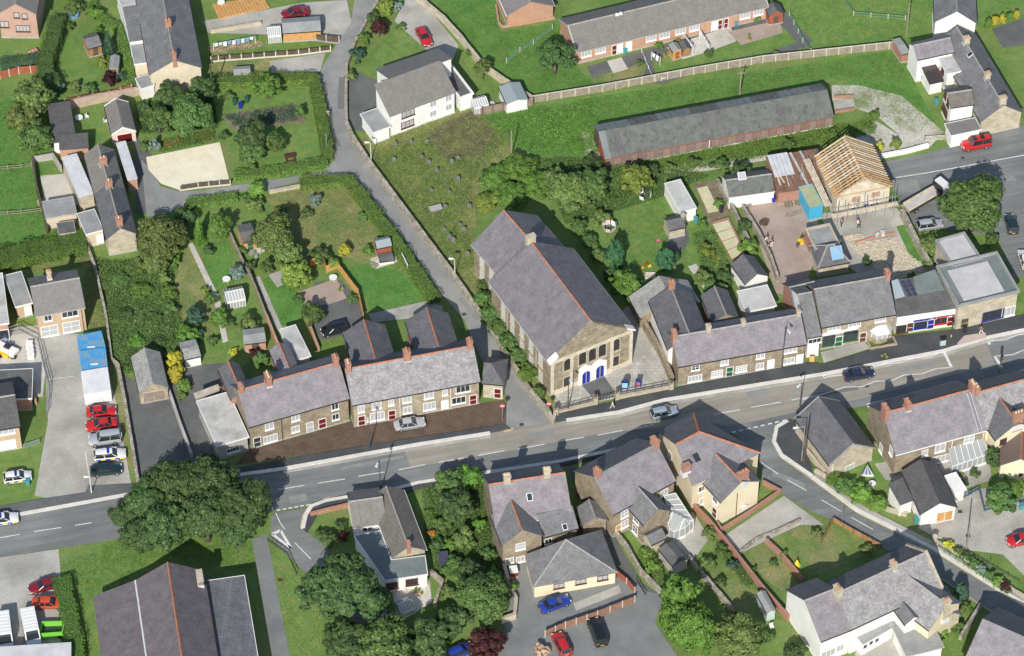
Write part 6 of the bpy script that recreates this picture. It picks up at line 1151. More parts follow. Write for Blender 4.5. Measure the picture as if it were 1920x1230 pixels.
for p, r, m, lb in (((225, 525), 19, LF_M, 'bramble mound by the field-side wall'), ((265, 545), 22, LF_L, 'bright bramble mound in the middle of the rough plot'), ((235, 590), 20, LF_D, 'dark bramble mound beside the containers'), ((285, 600), 21, LF_M, 'bramble mound next to the blue-green conifer'), ((255, 640), 18, LF_L, 'bramble mound behind the stone barn'), ((300, 640), 17, LF_D, 'dark mound above the white-walled shed')): B_('bramble_mound', lb, p, r, m, 'mid', .45)
# hedges
def hedge(label, s, wd, h, m=LF_H, dens=52, leaf=.1, name='hedge', flowers=None):
    pts = WL(s, h*.7); pts = [Vector((p.x, p.y, 0)) for p in pts]; t = thing(name, label, 'hedge', pts[len(pts)//2]); rg = random.Random(len(label)*7); V = []; F = []
    MB().ribbon(pts, wd*.8, 0, h*.9).build('core', plain('hedge_core', (.06, .105, .025), .95), t)
    n = len(pts); o3 = ORG[t]
    for i in range(n-1):
        a, b = pts[i], pts[i+1]; L = (b-a).length; d = (b-a).normalized(); nn = Vector((-d.y, d.x, 0))
        for k in range(int(L*(wd+2*h)*dens)):
            u = rg.uniform(-.03, 1.03)*L; q = rg.uniform(0, wd+2*h)
            if q < h: off, z, nr = -wd/2, q, -nn
            elif q < h+wd: off, z, nr = q-h-wd/2, h, Vector((0, 0, 1))
            else: off, z, nr = wd/2, q-h-wd, nn
            und = 1+.07*math.sin(u*1.3+i)+.05*math.sin(u*3.1)
            p = a+d*u+nn*(off*und)+Vector((0, 0, z*und))+Vector((rg.gauss(0, .05), rg.gauss(0, .05), rg.gauss(0, .05)))
            nr = (nr+Vector((rg.uniform(-.4, .4), rg.uniform(-.4, .4), rg.uniform(-.1, .7)))).normalized(); uu = nr.orthogonal().normalized(); vv = nr.cross(uu); s_ = leaf*rg.uniform(.6, 1.3); kk = len(V)
            V += [p-uu*s_-o3, p-vv*s_*.7-o3, p+uu*s_-o3, p+vv*s_*.7-o3]; F.append((kk, kk+1, kk+2, kk+3))
    me = bpy.data.meshes.new('foliage'); me.from_pydata(V, [], F); me.materials.append(m); o = bpy.data.objects.new('foliage', me); col.objects.link(o); o.parent = t; return t
hedge('tall loose hedge beside the oval lawn', '108,35 100,70 88,105 84,130 100,160', 2.6, 2.3, LF_M); hedge('narrow hedge along the slate row yard', '170,5 190,35 220,50 240,110 248,160', 1.5, 1.0, LF_H)
hedge('clipped hedge round the square lawn along the lane', '398,152 470,150 520,146 588,146 600,200 615,290', 1.9, 1.6, LF_H); hedge('low clipped hedge at the foot of the square lawn', '440,328 520,320 612,303', 1.7, 1.0, LF_H)
hedge('long clipped hedge curving down the narrow lane', '562,343 600,340 652,336 680,370 740,450 815,560', 1.9, 1.5, LF_H); hedge('clipped hedge along the branch lane', '350,382 400,374 444,368', 1.6, 1.2, LF_H); B_('topiary', 'clipped bush standing at the branch lane gate', (482, 356), 19, LF_H, 'mid', .8)
hedge('thick beech hedge beyond the buff brick house', '-20,490 40,475 100,462 160,452', 3.4, 2.2, LF_L); hedge('ragged hedge along the brick house lawn', '0,118 60,110 80,105', 1.6, 1.2, LF_B); hedge('low box hedge inside the car park drive', '1207,1030 1228,1060 1240,1095', 1.5, 1.2, LF_H); hedge('low hedge before the forecourt lawn', '115,1085 128,1140 140,1200 145,1240', 2.4, 1.6, LF_L)
hedge('clipped roadside hedge above the side road', '1555,893 1590,915 1640,945', 1.6, 1.3, LF_H); hedge('ivy-grown wall top by the large white house', '1700,1020 1715,1035 1728,1050', .7, .5, LF_L) if False else None
for p, r, m, lb in (((1085, 425), 18, LF_M, 'shrub under the chapel rear eaves on the garden side'), ((1105, 450), 17, LF_D, 'dark shrub in the chapel shadow beside the washing dryer'), ((1122, 480), 16, LF_O, 'olive shrub in the chapel shadow by the cypress'), ((1145, 515), 15, LF_D, 'dark shrub between chapel wall and round tree')): B_('garden_shrub', lb, p, r, m, 'mid', .8)
# ground cover nobody could count
def scatter(name, label, s, m, n, hgt, leaf, seed, upright=.5, slim=.5):
    pts = WL(s); xs = [p.x for p in pts]; ys = [p.y for p in pts]; rg = random.Random(seed); V = []; F = []; tris = [[pts[i] for i in t] for t in tessellate_polygon([[Vector((p.x, p.y, 0)) for p in pts]])]
    ar = [abs((t[1]-t[0]).cross(t[2]-t[0]).z) for t in tris]
    for t in rg.choices(tris, ar, k=n):
        a, b = rg.random(), rg.random()
        if a+b > 1: a, b = 1-a, 1-b
        c = t[0]+(t[1]-t[0])*a+(t[2]-t[0])*b; lump = .55+.45*math.sin(c.x*.9+seed)*math.sin(c.y*.8); hh = hgt*(.35+max(0, lump))
        for j in range(4):
            p = c+Vector((rg.gauss(0, .25), rg.gauss(0, .25), 0)); p.z = rg.uniform(.05, hh); nr = Vector((rg.uniform(-.8, .8), rg.uniform(-1, .6), rg.uniform(.5, 1.6)*(1-upright)+.15)).normalized(); uu = nr.orthogonal().normalized(); vv = nr.cross(uu); s_ = leaf*rg.uniform(.6, 1.3); k = len(V)
            V += [p-uu*s_, p-vv*s_*slim, p+uu*s_, p+vv*s_*slim]; F.append((k, k+1, k+2, k+3))
    me = bpy.data.meshes.new(name); me.from_pydata(V, [], F); me.materials.append(m); o = bpy.data.objects.new(name, me); col.objects.link(o); return tag(o, label, 'plants', None, 'stuff')
LF_RG = leafm('blade_dry', (.19, .22, .07), (.40, .38, .17), .3); LF_HE = leafm('blade_heather', (.2, .185, .105), (.36, .31, .2), .3); LF_FL = leafm('white_bloom', (.5, .5, .42), (.8, .8, .74))
scatter('long_grass', 'long rough grass over the churchyard', '670,262 880,210 955,240 955,290 900,325 885,450 925,530 1010,700 985,725 905,600 850,520 760,398', LF_RG, 11000, .34, .12, 1, .25, .25)
scatter('long_grass', 'green long grass over the churchyard', '690,290 900,215 950,260 890,330 870,420 900,500 850,510 770,405', LF_L, 9000, .32, .12, 2, .25, .25)
scatter('heather_patch', 'brown-tinged seeding grass at the top of the churchyard', '800,250 885,208 930,250 900,300 830,300', LF_HE, 4500, .4, .11, 3, .25, .25)
scatter('bramble_patch', 'dark nettles and brambles behind the stone barn', '178,492 318,497 342,640 328,678 245,698 217,688', LF_M, 9000, .8, .15, 4, .15); scatter('bramble_patch', 'darker brambles among the nettles', '185,500 300,510 330,620 230,690', LF_M, 4500, .75, .15, 5, .15); scatter('bramble_flowers', 'white blossom specks over the brambles', '195,500 315,520 320,640 240,680', LF_FL, 60, 1.0, .09, 6, .3)
scatter('weeds', 'rough green weeds behind the long shed and chapel', '1010,300 1120,302 1330,330 1240,366 1115,405 1065,415', LF_M, 6000, .5, .14, 7, .2); scatter('weeds', 'rough weeds on the field above the long shed', '905,222 1115,195 1120,235 1125,290 1000,285 945,262', LF_L, 4000, .35, .12, 8, .2); scatter('weeds', 'weeds along the front of the long shed', '1140,305 1560,238 1640,225 1640,250 1560,270 1240,330', LF_L, 4500, .35, .12, 9, .2); scatter('weeds', 'rough grass round the overgrown garden', '805,915 905,885 935,1000 950,1075 900,1095 820,1070', LF_M, 5000, .5, .13, 10, .2)
scatter('rough_grass', 'rough dry grass inside the lane hedge', '505,365 560,350 655,345 735,445 785,530 690,480 560,465', LF_RG, 5000, .22, .1, 11, .2, .25); scatter('orchard_weeds', 'dark undergrowth under the apple trees', '258,195 398,182 408,236 268,250', LF_D, 2500, .4, .13, 12, .5)
scatter('flower_border', 'orange and yellow flower border above the gravel', '300,268 400,248 405,262 300,282', LF_OR, 130, .5, .09, 13, .3); scatter('border_plants', 'leafy plants between the orange flowers', '300,266 400,246 405,264 300,284', LF_M, 800, .45, .12, 23, .3); scatter('flower_border', 'mixed flower border below the washing line', '392,92 490,80 495,88 395,100', LF_F, 300, .4, .1, 14, .3); scatter('vegetable_rows', 'leafy vegetable rows on the garden bed', '420,218 550,198 566,226 445,240', LF_B, 700, .4, .12, 15, .3)
scatter('pavement_flowers', 'mixed flowers along the pale patio edge', '735,1105 803,1088 805,1094 737,1112', LF_F, 120, .5, .1, 16, .3); scatter('flower_border', 'yellow flower border along the terrace garden', '1310,450 1330,445 1372,520 1355,530', LF_G, 120, .5, .09, 17, .3); scatter('border_plants', 'green border plants of the terrace garden', '1300,440 1335,435 1380,530 1340,560', LF_M, 1500, .5, .13, 18, .4); scatter('border_plants', 'border plants along the red garden wall', '1345,1020 1365,1020 1420,1090 1400,1100', LF_M, 900, .5, .12, 19, .4); scatter('bungalow_border', 'narrow planted border beside the bungalow', '795,920 808,918 818,1040 805,1040', LF_M, 900, .5, .12, 20, .4); scatter('roadside_bed', 'planted bed along the concrete yard', '1755,1020 1770,1015 1900,1105 1890,1115', LF_M, 1500, .4, .12, 21, .4)
LF_T = leafm('tuft_green', (.10, .20, .04), (.19, .31, .075), .3); LF_T2 = leafm('tuft_dry', (.20, .22, .07), (.34, .34, .14), .3)
for lb, pl, n, m, sd in (('grass tufts over the field above the churchyard', '810,5 930,5 935,60 1045,45 1080,125 1120,168 1005,192 870,70', 2600, LF_T, 31), ('dry tufts over the field above the churchyard', '830,10 930,40 1040,60 1090,150 1010,180 900,80', 500, LF_T2, 32), ('grass tufts along the slope above the long shed', '905,218 1000,203 1690,96 1700,148 1550,148 1120,226 1000,240', 4200, LF_T, 33), ('dry tufts along the slope above the long shed', '940,225 1300,150 1690,105 1690,140 1150,215', 900, LF_T2, 34), ('grass tufts over the top field beyond the wire fence', '1460,2 1920,2 1850,55 1745,40 1692,86 1545,112', 3000, LF_T, 35), ('dry tufts over the top field beyond the wire fence', '1480,5 1880,5 1740,40 1560,95', 900, LF_T2, 36), ('grass tufts over the pasture beside the hawthorns', '0,190 95,195 95,290 78,300 82,435 40,460 0,470', 2600, LF_T, 37), ('dry tufts over the pasture beside the hawthorns', '0,200 90,220 75,430 0,450', 450, LF_T2, 38), ('grass tufts on the field by the stony track', '1560,175 1690,98 1708,145 1755,242 1700,245', 1500, LF_T, 39), ('grass tufts on the lawn by the hall', '110,1062 230,1005 478,1012 478,1075 300,1040 180,1128', 1800, LF_T, 40), ('dry tufts on the grass beside the hall path', '505,1035 590,1105 620,1175 770,1185 790,1235 545,1235', 1200, LF_T2, 41), ('dry tufts round the buff brick house', '0,505 158,472 172,492 198,612 168,618 160,500', 900, LF_T2, 42), ('clover tufts on the washing-dryer lawn', '1112,402 1248,372 1263,518 1192,538', 1300, LF_T, 43)): scatter('grass_tufts', lb, pl, m, n, .12, .085, sd, .25)
# ================================================================== WALLS AND FENCES
def resample(pts, step):
    out = [pts[0]]
    for a, b in zip(pts, pts[1:]):
        k = max(1, round((b-a).length/step)); out += [a.lerp(b, (j+1)/k) for j in range(k)]
    return out
def wall(label, s, h, wd=.4, m=ST_W, name='stone_wall', cope=None, jit=.06):
    pts = resample(WL(s), 1.2); o = MB().ribbon(pts, wd, 0, h, jit=jit).build(name, m, origin=pts[len(pts)//2]); tag(o, label, 'wall')
    if cope: MB().ribbon(pts, wd+.12, h+jit, h+jit+.12).build('coping', cope, o)
    return o
def fence(label, s, h, panel=WOOD, post=POSTC, step=1.83, pw=.12, name='panel_fence', cat='fence', rails=0, top=None, gap=.03, base=None):
    pts = resample(WL(s), step); t = thing(name, label, cat, pts[len(pts)//2])
    for p in pts: ubox('post', t, post, p+Vector((0, 0, (h+.08)/2)), (pw, pw, h+.08), math.atan2((pts[1]-pts[0]).y, (pts[1]-pts[0]).x))
    for a, b in zip(pts, pts[1:]):
        d = b-a; rz = math.atan2(d.y, d.x); c = (a+b)/2; L = d.length-pw
        if rails:
            for k in range(rails): ubox('rail', t, panel, c+Vector((0, 0, h*(k+.7)/rails)), (L+pw, .05, .09), rz)
        else:
            ubox('panel', t, panel, c+Vector((0, 0, (h+gap)/2)), (L, .05, h-gap), rz)
            if base: ubox('gravel_board', t, base, c+Vector((0, 0, .15)), (L, .09, .3), rz)
            if top: ubox('capping', t, top, c+Vector((0, 0, h+.02)), (L+pw, .14, .06), rz)
    return t
wall('long stone churchyard wall curving beside the narrow lane', '650,238 660,262 688,305 760,402 850,522 908,606 992,738 1030,782', 1.0, .45, ST_W, cope=ST_W)
wall('stone wall between lane and white house drive', '712,0 668,80 650,128 649,190 650,238', .9, .4)
wall('pale stone wall from the drive down to the shed', '782,0 830,40 862,75 905,130 960,168 998,192', 1.3, .45, ST_P)
wall('crenellated stone wall between the chapel and the terrace', '1198,600 1212,625 1238,668 1260,722', 1.6, .45, ST_D, cope=ST_D)
wall('low stone wall topped by railings before the chapel', '1042,776 1116,757', .5, .4, ST_P, jit=0); wall('low stone wall with railings between chapel gate and terrace', '1157,747 1258,728', .5, .4, ST_P, jit=0); wall('short stone wall at the chapel corner by the lane', '1030,782 1038,795 1042,776', 1.1, .45, ST_P)
wall('brick and stone garden wall above the orchard trees', '120,207 195,190 250,180 300,168 330,160', 1.7, .35, coursed('brick_mixed', (.40, .27, .2), (.5, .40, .32), (.45, .38, .3), .225, .075, .012, .2))
wall('stone wall beside the stone barn driveway', '222,690 235,760 250,850 262,925', 1.0, .45); wall('rendered wall between the two driveways', '315,730 335,790 360,858', .9, .35, RE_G, jit=0)
wall('stone wall along the bramble ground', '165,470 180,510 200,600 210,680 222,690', 1.1, .35, ST_W); wall('stone wall behind the unfinished house plot', '1690,405 1715,455 1745,510 1755,530', 1.5, .55, ST_W); wall('low white wall along the asphalt square', '1652,296 1700,287 1740,276', .8, .4, RE_W, jit=0); wall('stone wall under the track gate', '1775,268 1800,262 1840,252', .8, .4, ST_P)
wall('stone retaining wall below the concrete drive', '1385,1040 1420,1012 1450,1000 1500,978', .5, .3); wall('red brick garden wall down to the white house', '1300,955 1330,985 1375,1040 1430,1110 1478,1165', 1.3, .3, BR_R, 'brick_wall', jit=0); wall('dark brick wall between the two lawns', '1436,1018 1465,1045 1505,1092', 1.0, .3, BR_R, 'brick_wall', jit=0); wall('red brick wall round the cream corner house', '1345,985 1352,998 1405,965 1462,925 1430,908', .9, .25, BR_R, 'brick_wall', jit=0)
wall('stone wall along the house path to the car park', '1150,998 1175,1030 1200,1075 1240,1115', 1.0, .4); wall('stone wall under the bright conifers', '1290,1050 1320,1085 1375,1150', 1.0, .4); wall('stone wall of the overgrown garden by the car park', '945,1065 955,1100 968,1130 965,1160 940,1168', 1.1, .45, ST_P); wall('stone wall between bungalow patio and garden', '805,1075 830,1095 815,1140', 1.0, .4); wall('stone field wall above the side road', '1450,815 1500,865 1540,905', .9, .4) if False else None
wall('stone wall holding the clipped hedge above the side road', '1528,885 1560,905 1610,935 1665,958 1700,968', .7, .4, ST_P); wall('curved stone wall at the hall corner', '1500,805 1512,850 1545,890', .9, .35, ST_P); wall('dark stone wall below the large white house corner', '1800,1200 1825,1160 1838,1140', 1.1, .4); wall('concrete roadside wall along the planted bed', '1752,1016 1800,1046 1890,1103 1950,1140', .6, .35, ST_P)
wall('low red brick wall of the bungalow garden', '582,968 612,960 655,950', .8, .3, BR_R, 'brick_wall', jit=0); wall('stone edging of the rough lawn by the branch lane', '505,362 560,352 625,350', .5, .5, ST_P); wall('old brick wall down the long garden', '500,600 520,650 534,680', 1.3, .3, BR_O, 'brick_wall', jit=0); wall('brick side wall of the parked black car drive', '575,598 590,640 598,660', 1.0, .3, BR_O, 'brick_wall', jit=0); wall('stone wall between the long gardens', '430,440 455,495 480,545 500,600', 1.0, .3, WOOD_G, jit=.03); wall('brick edge wall of the building site', '42,700 58,712 68,760', .7, .3, BR_O, 'brick_wall', jit=0); wall('brick yard wall round the cottage yard', '62,305 70,360 82,405 90,440', 1.4, .3, WOOD_D, jit=0); wall('wall across the top of the cottage yard', '62,305 100,298 115,322', 1.2, .3, RE_G, jit=0)
wall('pale wall of the cottage yard store', '92,420 143,408', 1.5, .3, RE_Y, jit=0); wall('rough wall between yard and terrace garden', '1392,395 1420,440 1445,490 1458,530', 1.3, .35, ST_W); wall('stone wall beside the terrace bed', '1345,345 1375,400 1400,450 1415,485', 1.2, .35, ST_W)
wall('low stone wall along the lane verge by the white post fence', '395,62 490,46', .7, .35, ST_P); wall('front kerb wall of the brick bungalow corner', '930,12 935,45 942,52', .5, .25, BR_O, 'brick_wall', jit=0); wall('low wall below the gable of the brick bungalow', '942,52 1000,42 1040,35', .4, .3, BR_O, 'brick_wall', jit=0); wall('red slab wall by the end of the long shed', '1563,184 1600,182', .5, .25, BR_R, 'brick_wall', jit=0); wall('second red slab wall by the long shed', '1565,212 1602,206', .5, .25, BR_R, 'brick_wall', jit=0); gp('concrete_ramp', '1562,188 1600,185 1604,204 1565,210', G_CONC, 4)
fence('long boarded fence between the estate gardens and the field', '1000,193 1130,172 1300,140 1430,118 1690,90', 1.5, WOOD_G, POSTC, 2.0, top=POSTC); fence('brown boarded fence behind the glass lean-to', '886,205 905,215 1000,197', 1.6, noisy('weathered_board', (.22, .16, .12), (.32, .25, .2), 1.2, 6, .3), WOOD_D, 1.5)
fence('red-brown panel fence before the hawthorns', '0,148 36,139 80,135', 1.5, WOOD_R, POSTC, 1.83); fence('red-brown panel fence along the shrub bed', '122,198 175,187 205,182 248,170', 1.3, WOOD_R, POSTC, 1.83)
fence('concrete-post fence with dark panels below the shed row', '396,117 410,115 560,104 620,96', 1.1, WOOD_D, POSTC, 1.85, .16, base=POSTC); fence('dark panel fence at the end of the shed row', '588,75 636,80', 1.3, WOOD_D, POSTC, 1.8); fence('dark panel fence along the cream gravel', '338,358 372,353 432,347', 1.0, WOOD_D, POSTC, 1.83, .14, base=POSTC)
fence('orange larch fence curving round the brick patio', '582,500 606,492 612,512 632,503 660,540 672,555 682,600', 1.5, WOOD_O, WOOD_O, 1.5, .1); fence('grey board fence dividing the long gardens', '464,505 490,570 520,650', 1.2, WOOD_G, WOOD_D, 1.8)
fence('brown panel fence with pale posts dividing the car park', '1022,1195 1060,1178 1120,1158 1190,1130', 1.4, noisy('car_park_panel', (.24, .13, .085), (.31, .18, .12), 2, 8, .2), POSTC, 1.83, .12); fence('brown panel fence by the hipped extension', '1155,1078 1175,1095 1190,1112', 1.2, WOOD_R, POSTC, 1.5); fence('white rail fence of the bungalow lawn', '1203,98 1222,145 1240,152 1300,135', .7, WHITE, WHITE, 2.2, .07, 'rail_fence', rails=1)
fence('green wire fence across the field', '950,118 975,98 1000,84 1036,55', 1.0, plain('green_wire', (.16, .3, .2), .7), POSTC, 3.5, .1, 'wire_fence', rails=3); fence('wire fence along the bungalow lawns', '1480,30 1505,80 1520,100', 1.0, plain('green_wire', (0, 0, 0)), POSTC, 2.5, .1, 'wire_fence', rails=3); fence('blue-green wire fence across the top field', '1580,0 1600,30 1697,38', 1.0, plain('green_wire', (0, 0, 0)), POSTC, 3.0, .1, 'wire_fence', rails=2); fence('wire field fence by the hawthorns', '-10,405 40,402 78,397', .9, WOOD_G, WOOD_G, 2.2, .1, 'wire_fence', rails=2); fence('wire fence in the upper left field', '-10,320 40,316 60,312', .9, WOOD_G, WOOD_G, 2.2, .1, 'wire_fence', rails=2)
fence('brown plank fence along the sloping lawn', '1540,1018 1562,978 1600,1000 1652,1028', .9, WOOD, WOOD_D, 1.6, .08); fence('black railings along the low chapel wall', '1044,775 1116,756', 1.3, POLEM, POLEM, 1.2, .05, 'railings', rails=3); fence('black railings between chapel gate and terrace', '1158,746 1256,727', 1.3, POLEM, POLEM, 1.2, .05, 'railings', rails=3); fence('black gates of the chapel path', '1119,755 1154,746', 1.2, POLEM, POLEM, .5, .05, 'gate', rails=2, cat='gate'); fence('black railing along the hall path', '502,1016 539,1042 556,1080', 1.0, POLEM, POLEM, .8, .04, 'railings', rails=2); fence('blue railings round the garden shelter', '1815,930 1835,920 1845,960 1920,940', .9, plain('blue_rail', (.05, .12, .2), .5), plain('blue_rail', (0, 0, 0)), .6, .04, 'railings', rails=2); fence('blue railings by the white bungalow side', '1795,940 1822,928', .9, plain('blue_rail', (0, 0, 0)), plain('blue_rail', (0, 0, 0)), .6, .04, 'railings', rails=2); fence('pale five-bar gate of the stony track', '1733,265 1772,262', 1.0, POSTC, WOOD_G, 2.8, .15, 'gate', rails=4, cat='gate'); fence('green metal gate beside the buff brick house', '45,842 74,832', 1.0, plain('gate_green', (.25, .36, .3), .5), plain('gate_green', (0, 0, 0)), 2.6, .07, 'gate', rails=4, cat='gate'); fence('wire site fence along the building site', '-10,640 35,622 70,640 82,690 92,730 88,780', 1.8, STEEL, STEEL, 3.0, .05, 'site_fence', rails=3); fence('black railing above the planted bed', '1800,1030 1850,1060 1910,1095', .8, POLEM, POLEM, 1.5, .04, 'railings', rails=1); fence('black handrail of the car park steps', '1193,1090 1210,1118', .9, POLEM, POLEM, .8, .04, 'railings', rails=2); fence('orange barrier across the rubble plot', '1604,456 1640,445 1676,438', .3, plain('orange_plastic', (.55, .19, .09), .7), plain('orange_plastic', (0, 0, 0)), 1.5, .06, 'barrier', cat='barrier'); fence('small post fence at the rough lawn', '575,395 622,392', .6, WOOD_G, WOOD_G, 2.2, .08, 'post_fence', rails=1) if False else None
for p, lb in (((1042, 778), 'stone pier at the lane end of the chapel wall'), ((1116, 757), 'stone gate pier with dark ball left of the chapel path'), ((1157, 748), 'stone gate pier with dark ball beside the notice boards'), ((1258, 730), 'stone pier at the terrace end of the chapel wall')):
    t = thing('gate_pier', lb, 'pier', W(p)); c = W(p); MB().box(c, .6, .6, 1.5, .2).build('shaft', ST_P, t); MB().box(c+Vector((0, 0, 1.5)), .75, .75, .12, .2).build('cap', ST_D, t); b = MB().tube(c+Vector((0, 0, 1.6)), c+Vector((0, 0, 1.85)), .24, .22, 8); b.tube(c+Vector((0, 0, 1.85)), c+Vector((0, 0, 2.0)), .22, .08, 8); b.build('finial', POLEM, t)
t = thing('gate_pier', 'round stone gate pier at the mouth of the concrete yard', 'pier', W((1752, 1018))); MB().tube(W((1752, 1018)), W((1752, 1018))+Vector((0, 0, 1.6)), .4, .38, 10).build('shaft', ST_P, t); MB().tube(W((1752, 1018))+Vector((0, 0, 1.6)), W((1752, 1018))+Vector((0, 0, 1.85)), .45, .1, 10).build('cap', ST_P, t)
# ================================================================== POLES, LAMPS, SIGNS
def hgt(base, top):
    """height of a vertical thing from its base and top pixel rows"""
    g = W(base); d = ray(*top); n = Vector((0, -1, 0)); t = (g-CAM).dot(n)/d.dot(n); return max(.5, (CAM+d*t).z)
def lamp_post(label, base, top, arm=(.9, 0), m=POLEM, head=LAMPG):
    g = W(base); h = hgt(base, top); t = thing('street_lamp', label, 'street lamp', g); MB().tube(g, g+Vector((0, 0, h*.3)), .11, .1, 8).build('base', m, t); MB().tube(g+Vector((0, 0, h*.3)), g+Vector((0, 0, h)), .075, .05, 8).build('pole', m, t)
    a = Vector((arm[0], arm[1], 0)); tp = g+Vector((0, 0, h)); MB().tube(tp, tp+a*.9+Vector((0, 0, .12)), .04, None, 6).build('arm', m, t); c = tp+a+Vector((0, 0, .12)); d = a.normalized()
    hd = MB().tube(c-d*.35, c+d*.35, .13, .19, 8).build('lantern', head, t); return t
lamp_post('dark street lamp over the brown forecourt', (693, 843), (690, 776), (0, -1.2)); lamp_post('dark street lamp before the small bungalow', (714, 923), (711, 862), (-.3, -1.0)); lamp_post('dark street lamp on the pavement before the chapel', (1065, 770), (1069, 708), (.3, -.8)); lamp_post('tall dark street lamp by the stone terrace end', (1466, 692), (1474, 612), (.4, -1.0)); lamp_post('dark street lamp beside the roadside hall', (1500, 762), (1498, 718), (-.5, -.6))
SG = plain('pale_steel', (.62, .63, .6), .5); lamp_post('pale street lamp beside the steep lane wall', (696, 305), (692, 268), (-.5, 0), SG, SG); lamp_post('pale street lamp in the churchyard beside the lane', (853, 520), (851, 486), (-.5, 0), SG, SG); lamp_post('grey street lamp on the curved corner pavement', (1503, 865), (1508, 800), (-1.3, -.3), STEEL, SG); lamp_post('pale street lamp at the court mouth', (172, 925), (170, 895), (-.4, 0), SG, SG)
def pole(label, base, top, r=.12, m=WOOD_G, arm=False):
    g = W(base); h = hgt(base, top); t = thing('telegraph_pole', label, 'pole', g); MB().tube(g, g+Vector((0, 0, h)), r, r*.75, 8).build('shaft', m, t)
    if arm: MB().box(g+Vector((0, 0, h-.5)), 1.2, .1, .1).build('crossarm', m, t)
pole('wooden telegraph pole on the slope above the long shed', (1387, 179), (1390, 133), arm=True); pole('wooden telegraph pole by the field corner cottage', (1699, 69), (1704, 6)); pole('brown telegraph pole beside the cream end gable', (399, 181), (393, 120), m=WOOD_D); pole('leaning brown pole behind the churchyard', (959, 293), (957, 245), m=WOOD_G); pole('telegraph pole beside the planted bed', (1811, 1034), (1817, 972)); pole('brown telegraph pole on the corner pavement', (1507, 872), (1516, 795), m=WOOD_D); pole('grey post beside the lane hedge', (613, 285), (613, 250), .09, STEEL); pole('thin grey post along the concrete verge', (1855, 1070), (1856, 1052), .06, STEEL); pole('thin post at the branch of the side road', (1579, 980), (1579, 958), .06, STEEL); pole('short dark post beside the hall pavement', (1378, 720), (1378, 700), .08, POLEM) if False else None; pole('rough post in the field by the white house', (1385, 160), (1385, 150), .08) if False else None
def sign(label, base, top, face, m=SG, w=.75):
    g = W(base); h = hgt(base, top); t = thing('road_sign', label, 'sign', g); MB().tube(g, g+Vector((0, 0, h)), .05, None, 6).build('post', STEEL, t); c = g+Vector((0, -.08, h-.35))
    o = MB().tube(c, c+Vector((0, -.03, 0)), w/2, None, 20).build('disc', face, t); MB().box(c+Vector((0, -.05, -.07)), w*.7, .02, .14).build('bar', WHITE, o); return t
PK = plain('sign_red', (.68, .10, .14), .5); sign('no-entry sign at the brown forecourt corner', (942, 789), (942, 757), PK); sign('no-entry sign at the chapel side of the lane', (1029, 780), (1028, 753), PK)
def traffic_light(label, base, top):
    g = W(base); h = hgt(base, top); t = thing('traffic_light', label, 'traffic light', g); MB().tube(g, g+Vector((0, 0, h)), .06, None, 6).build('post', POLEM, t); MB().box(g+Vector((0, 0, h-.2)), .35, .3, .95).build('head', DARKP, t)
    for k, m in enumerate((plain('lens_green', (.02, .1, .04), .3), plain('lens_amber', (.3, .14, .02), .3), plain('lens_red', (.25, .02, .02), .3))): MB().tube(g+Vector((0, -.15, h-.05+.29*k)), g+Vector((0, -.2, h-.05+.29*k)), .1, None, 10).build('lens', m, t)
    MB().box(g+Vector((0, 0, 1.0)), .2, .25, .4).build('push_button_box', plain('amber_box', (.6, .35, .03), .5), t)
traffic_light('traffic light at the crossing by the purple shop', (1782, 640), (1781, 607)); traffic_light('traffic light at the crossing before the house pair', (1874, 700), (1874, 672))
t = thing('control_cabinet', 'grey control cabinet on the crossing pavement', 'cabinet', W((1767, 648))); MB().box(W((1767, 648)), .8, .4, 1.3, .2).build('body', plain('cabinet_grey', (.42, .52, .5), .5), t); MB().box(W((1767, 648))+Vector((0, 0, 1.3)), .88, .48, .08, .2).build('lid', DARKP, t)
for px, lb, m, dz in (((1171, 733), 'blue arched notice board with pale poster before the chapel', plain('poster_blue', (.30, .55, .70), .6), True), ((1196, 728), 'small blue notice board with red poster before the chapel', plain('poster_red', (.65, .12, .10), .6), False)):
    g = W(px); t = thing('notice_board', lb, 'notice board', g)
    for s_ in (-.4, .4): MB().box(g+Vector((s_, 0, 0)), .1, .1, 1.0).build('post', BLUEP, t)
    MB().box(g+Vector((0, 0, .6)), 1.0 if dz else .8, .12, 1.4).build('board', plain('board_navy', (.02, .05, .2), .5), t); MB().box(g+Vector((0, -.07, .75)), .75 if dz else .5, .03, 1.0 if dz else .55).build('poster', m, t)
    if dz: MB().tube(g+Vector((0, -.06, 2.0)), g+Vector((0, .06, 2.0)), .5, None, 12).build('arched_top', plain('board_navy', (0, 0, 0)), t)
t = thing('advert_board', 'white framed advertising board on the lane hedge side', 'sign', W((760, 505))); beam('panel', t, W((754, 490))+Vector((0, 0, 1.1)), W((765, 512))+Vector((0, 0, 1.1)), .06, 1.5, WHITE); beam('print', t, W((756, 494))+Vector((-.08, 0, 1.1)), W((763, 508))+Vector((-.08, 0, 1.1)), .05, .5, DARKP)
t = thing('a_board', 'orange folding sign board on the pavement by the terrace end', 'sign', W((1522, 678))); beam('front', t, W((1522, 680)), W((1522, 680))+Vector((0, .35, 1.0)), .7, .05, plain('board_orange', (.62, .36, .12), .6)); beam('back', t, W((1522, 680))+Vector((0, .8, 0)), W((1522, 680))+Vector((0, .36, 1.0)), .7, .05, WOOD_D)
# aerials
for p, z, lb in (((963, 660), 8.2, ''),): pass
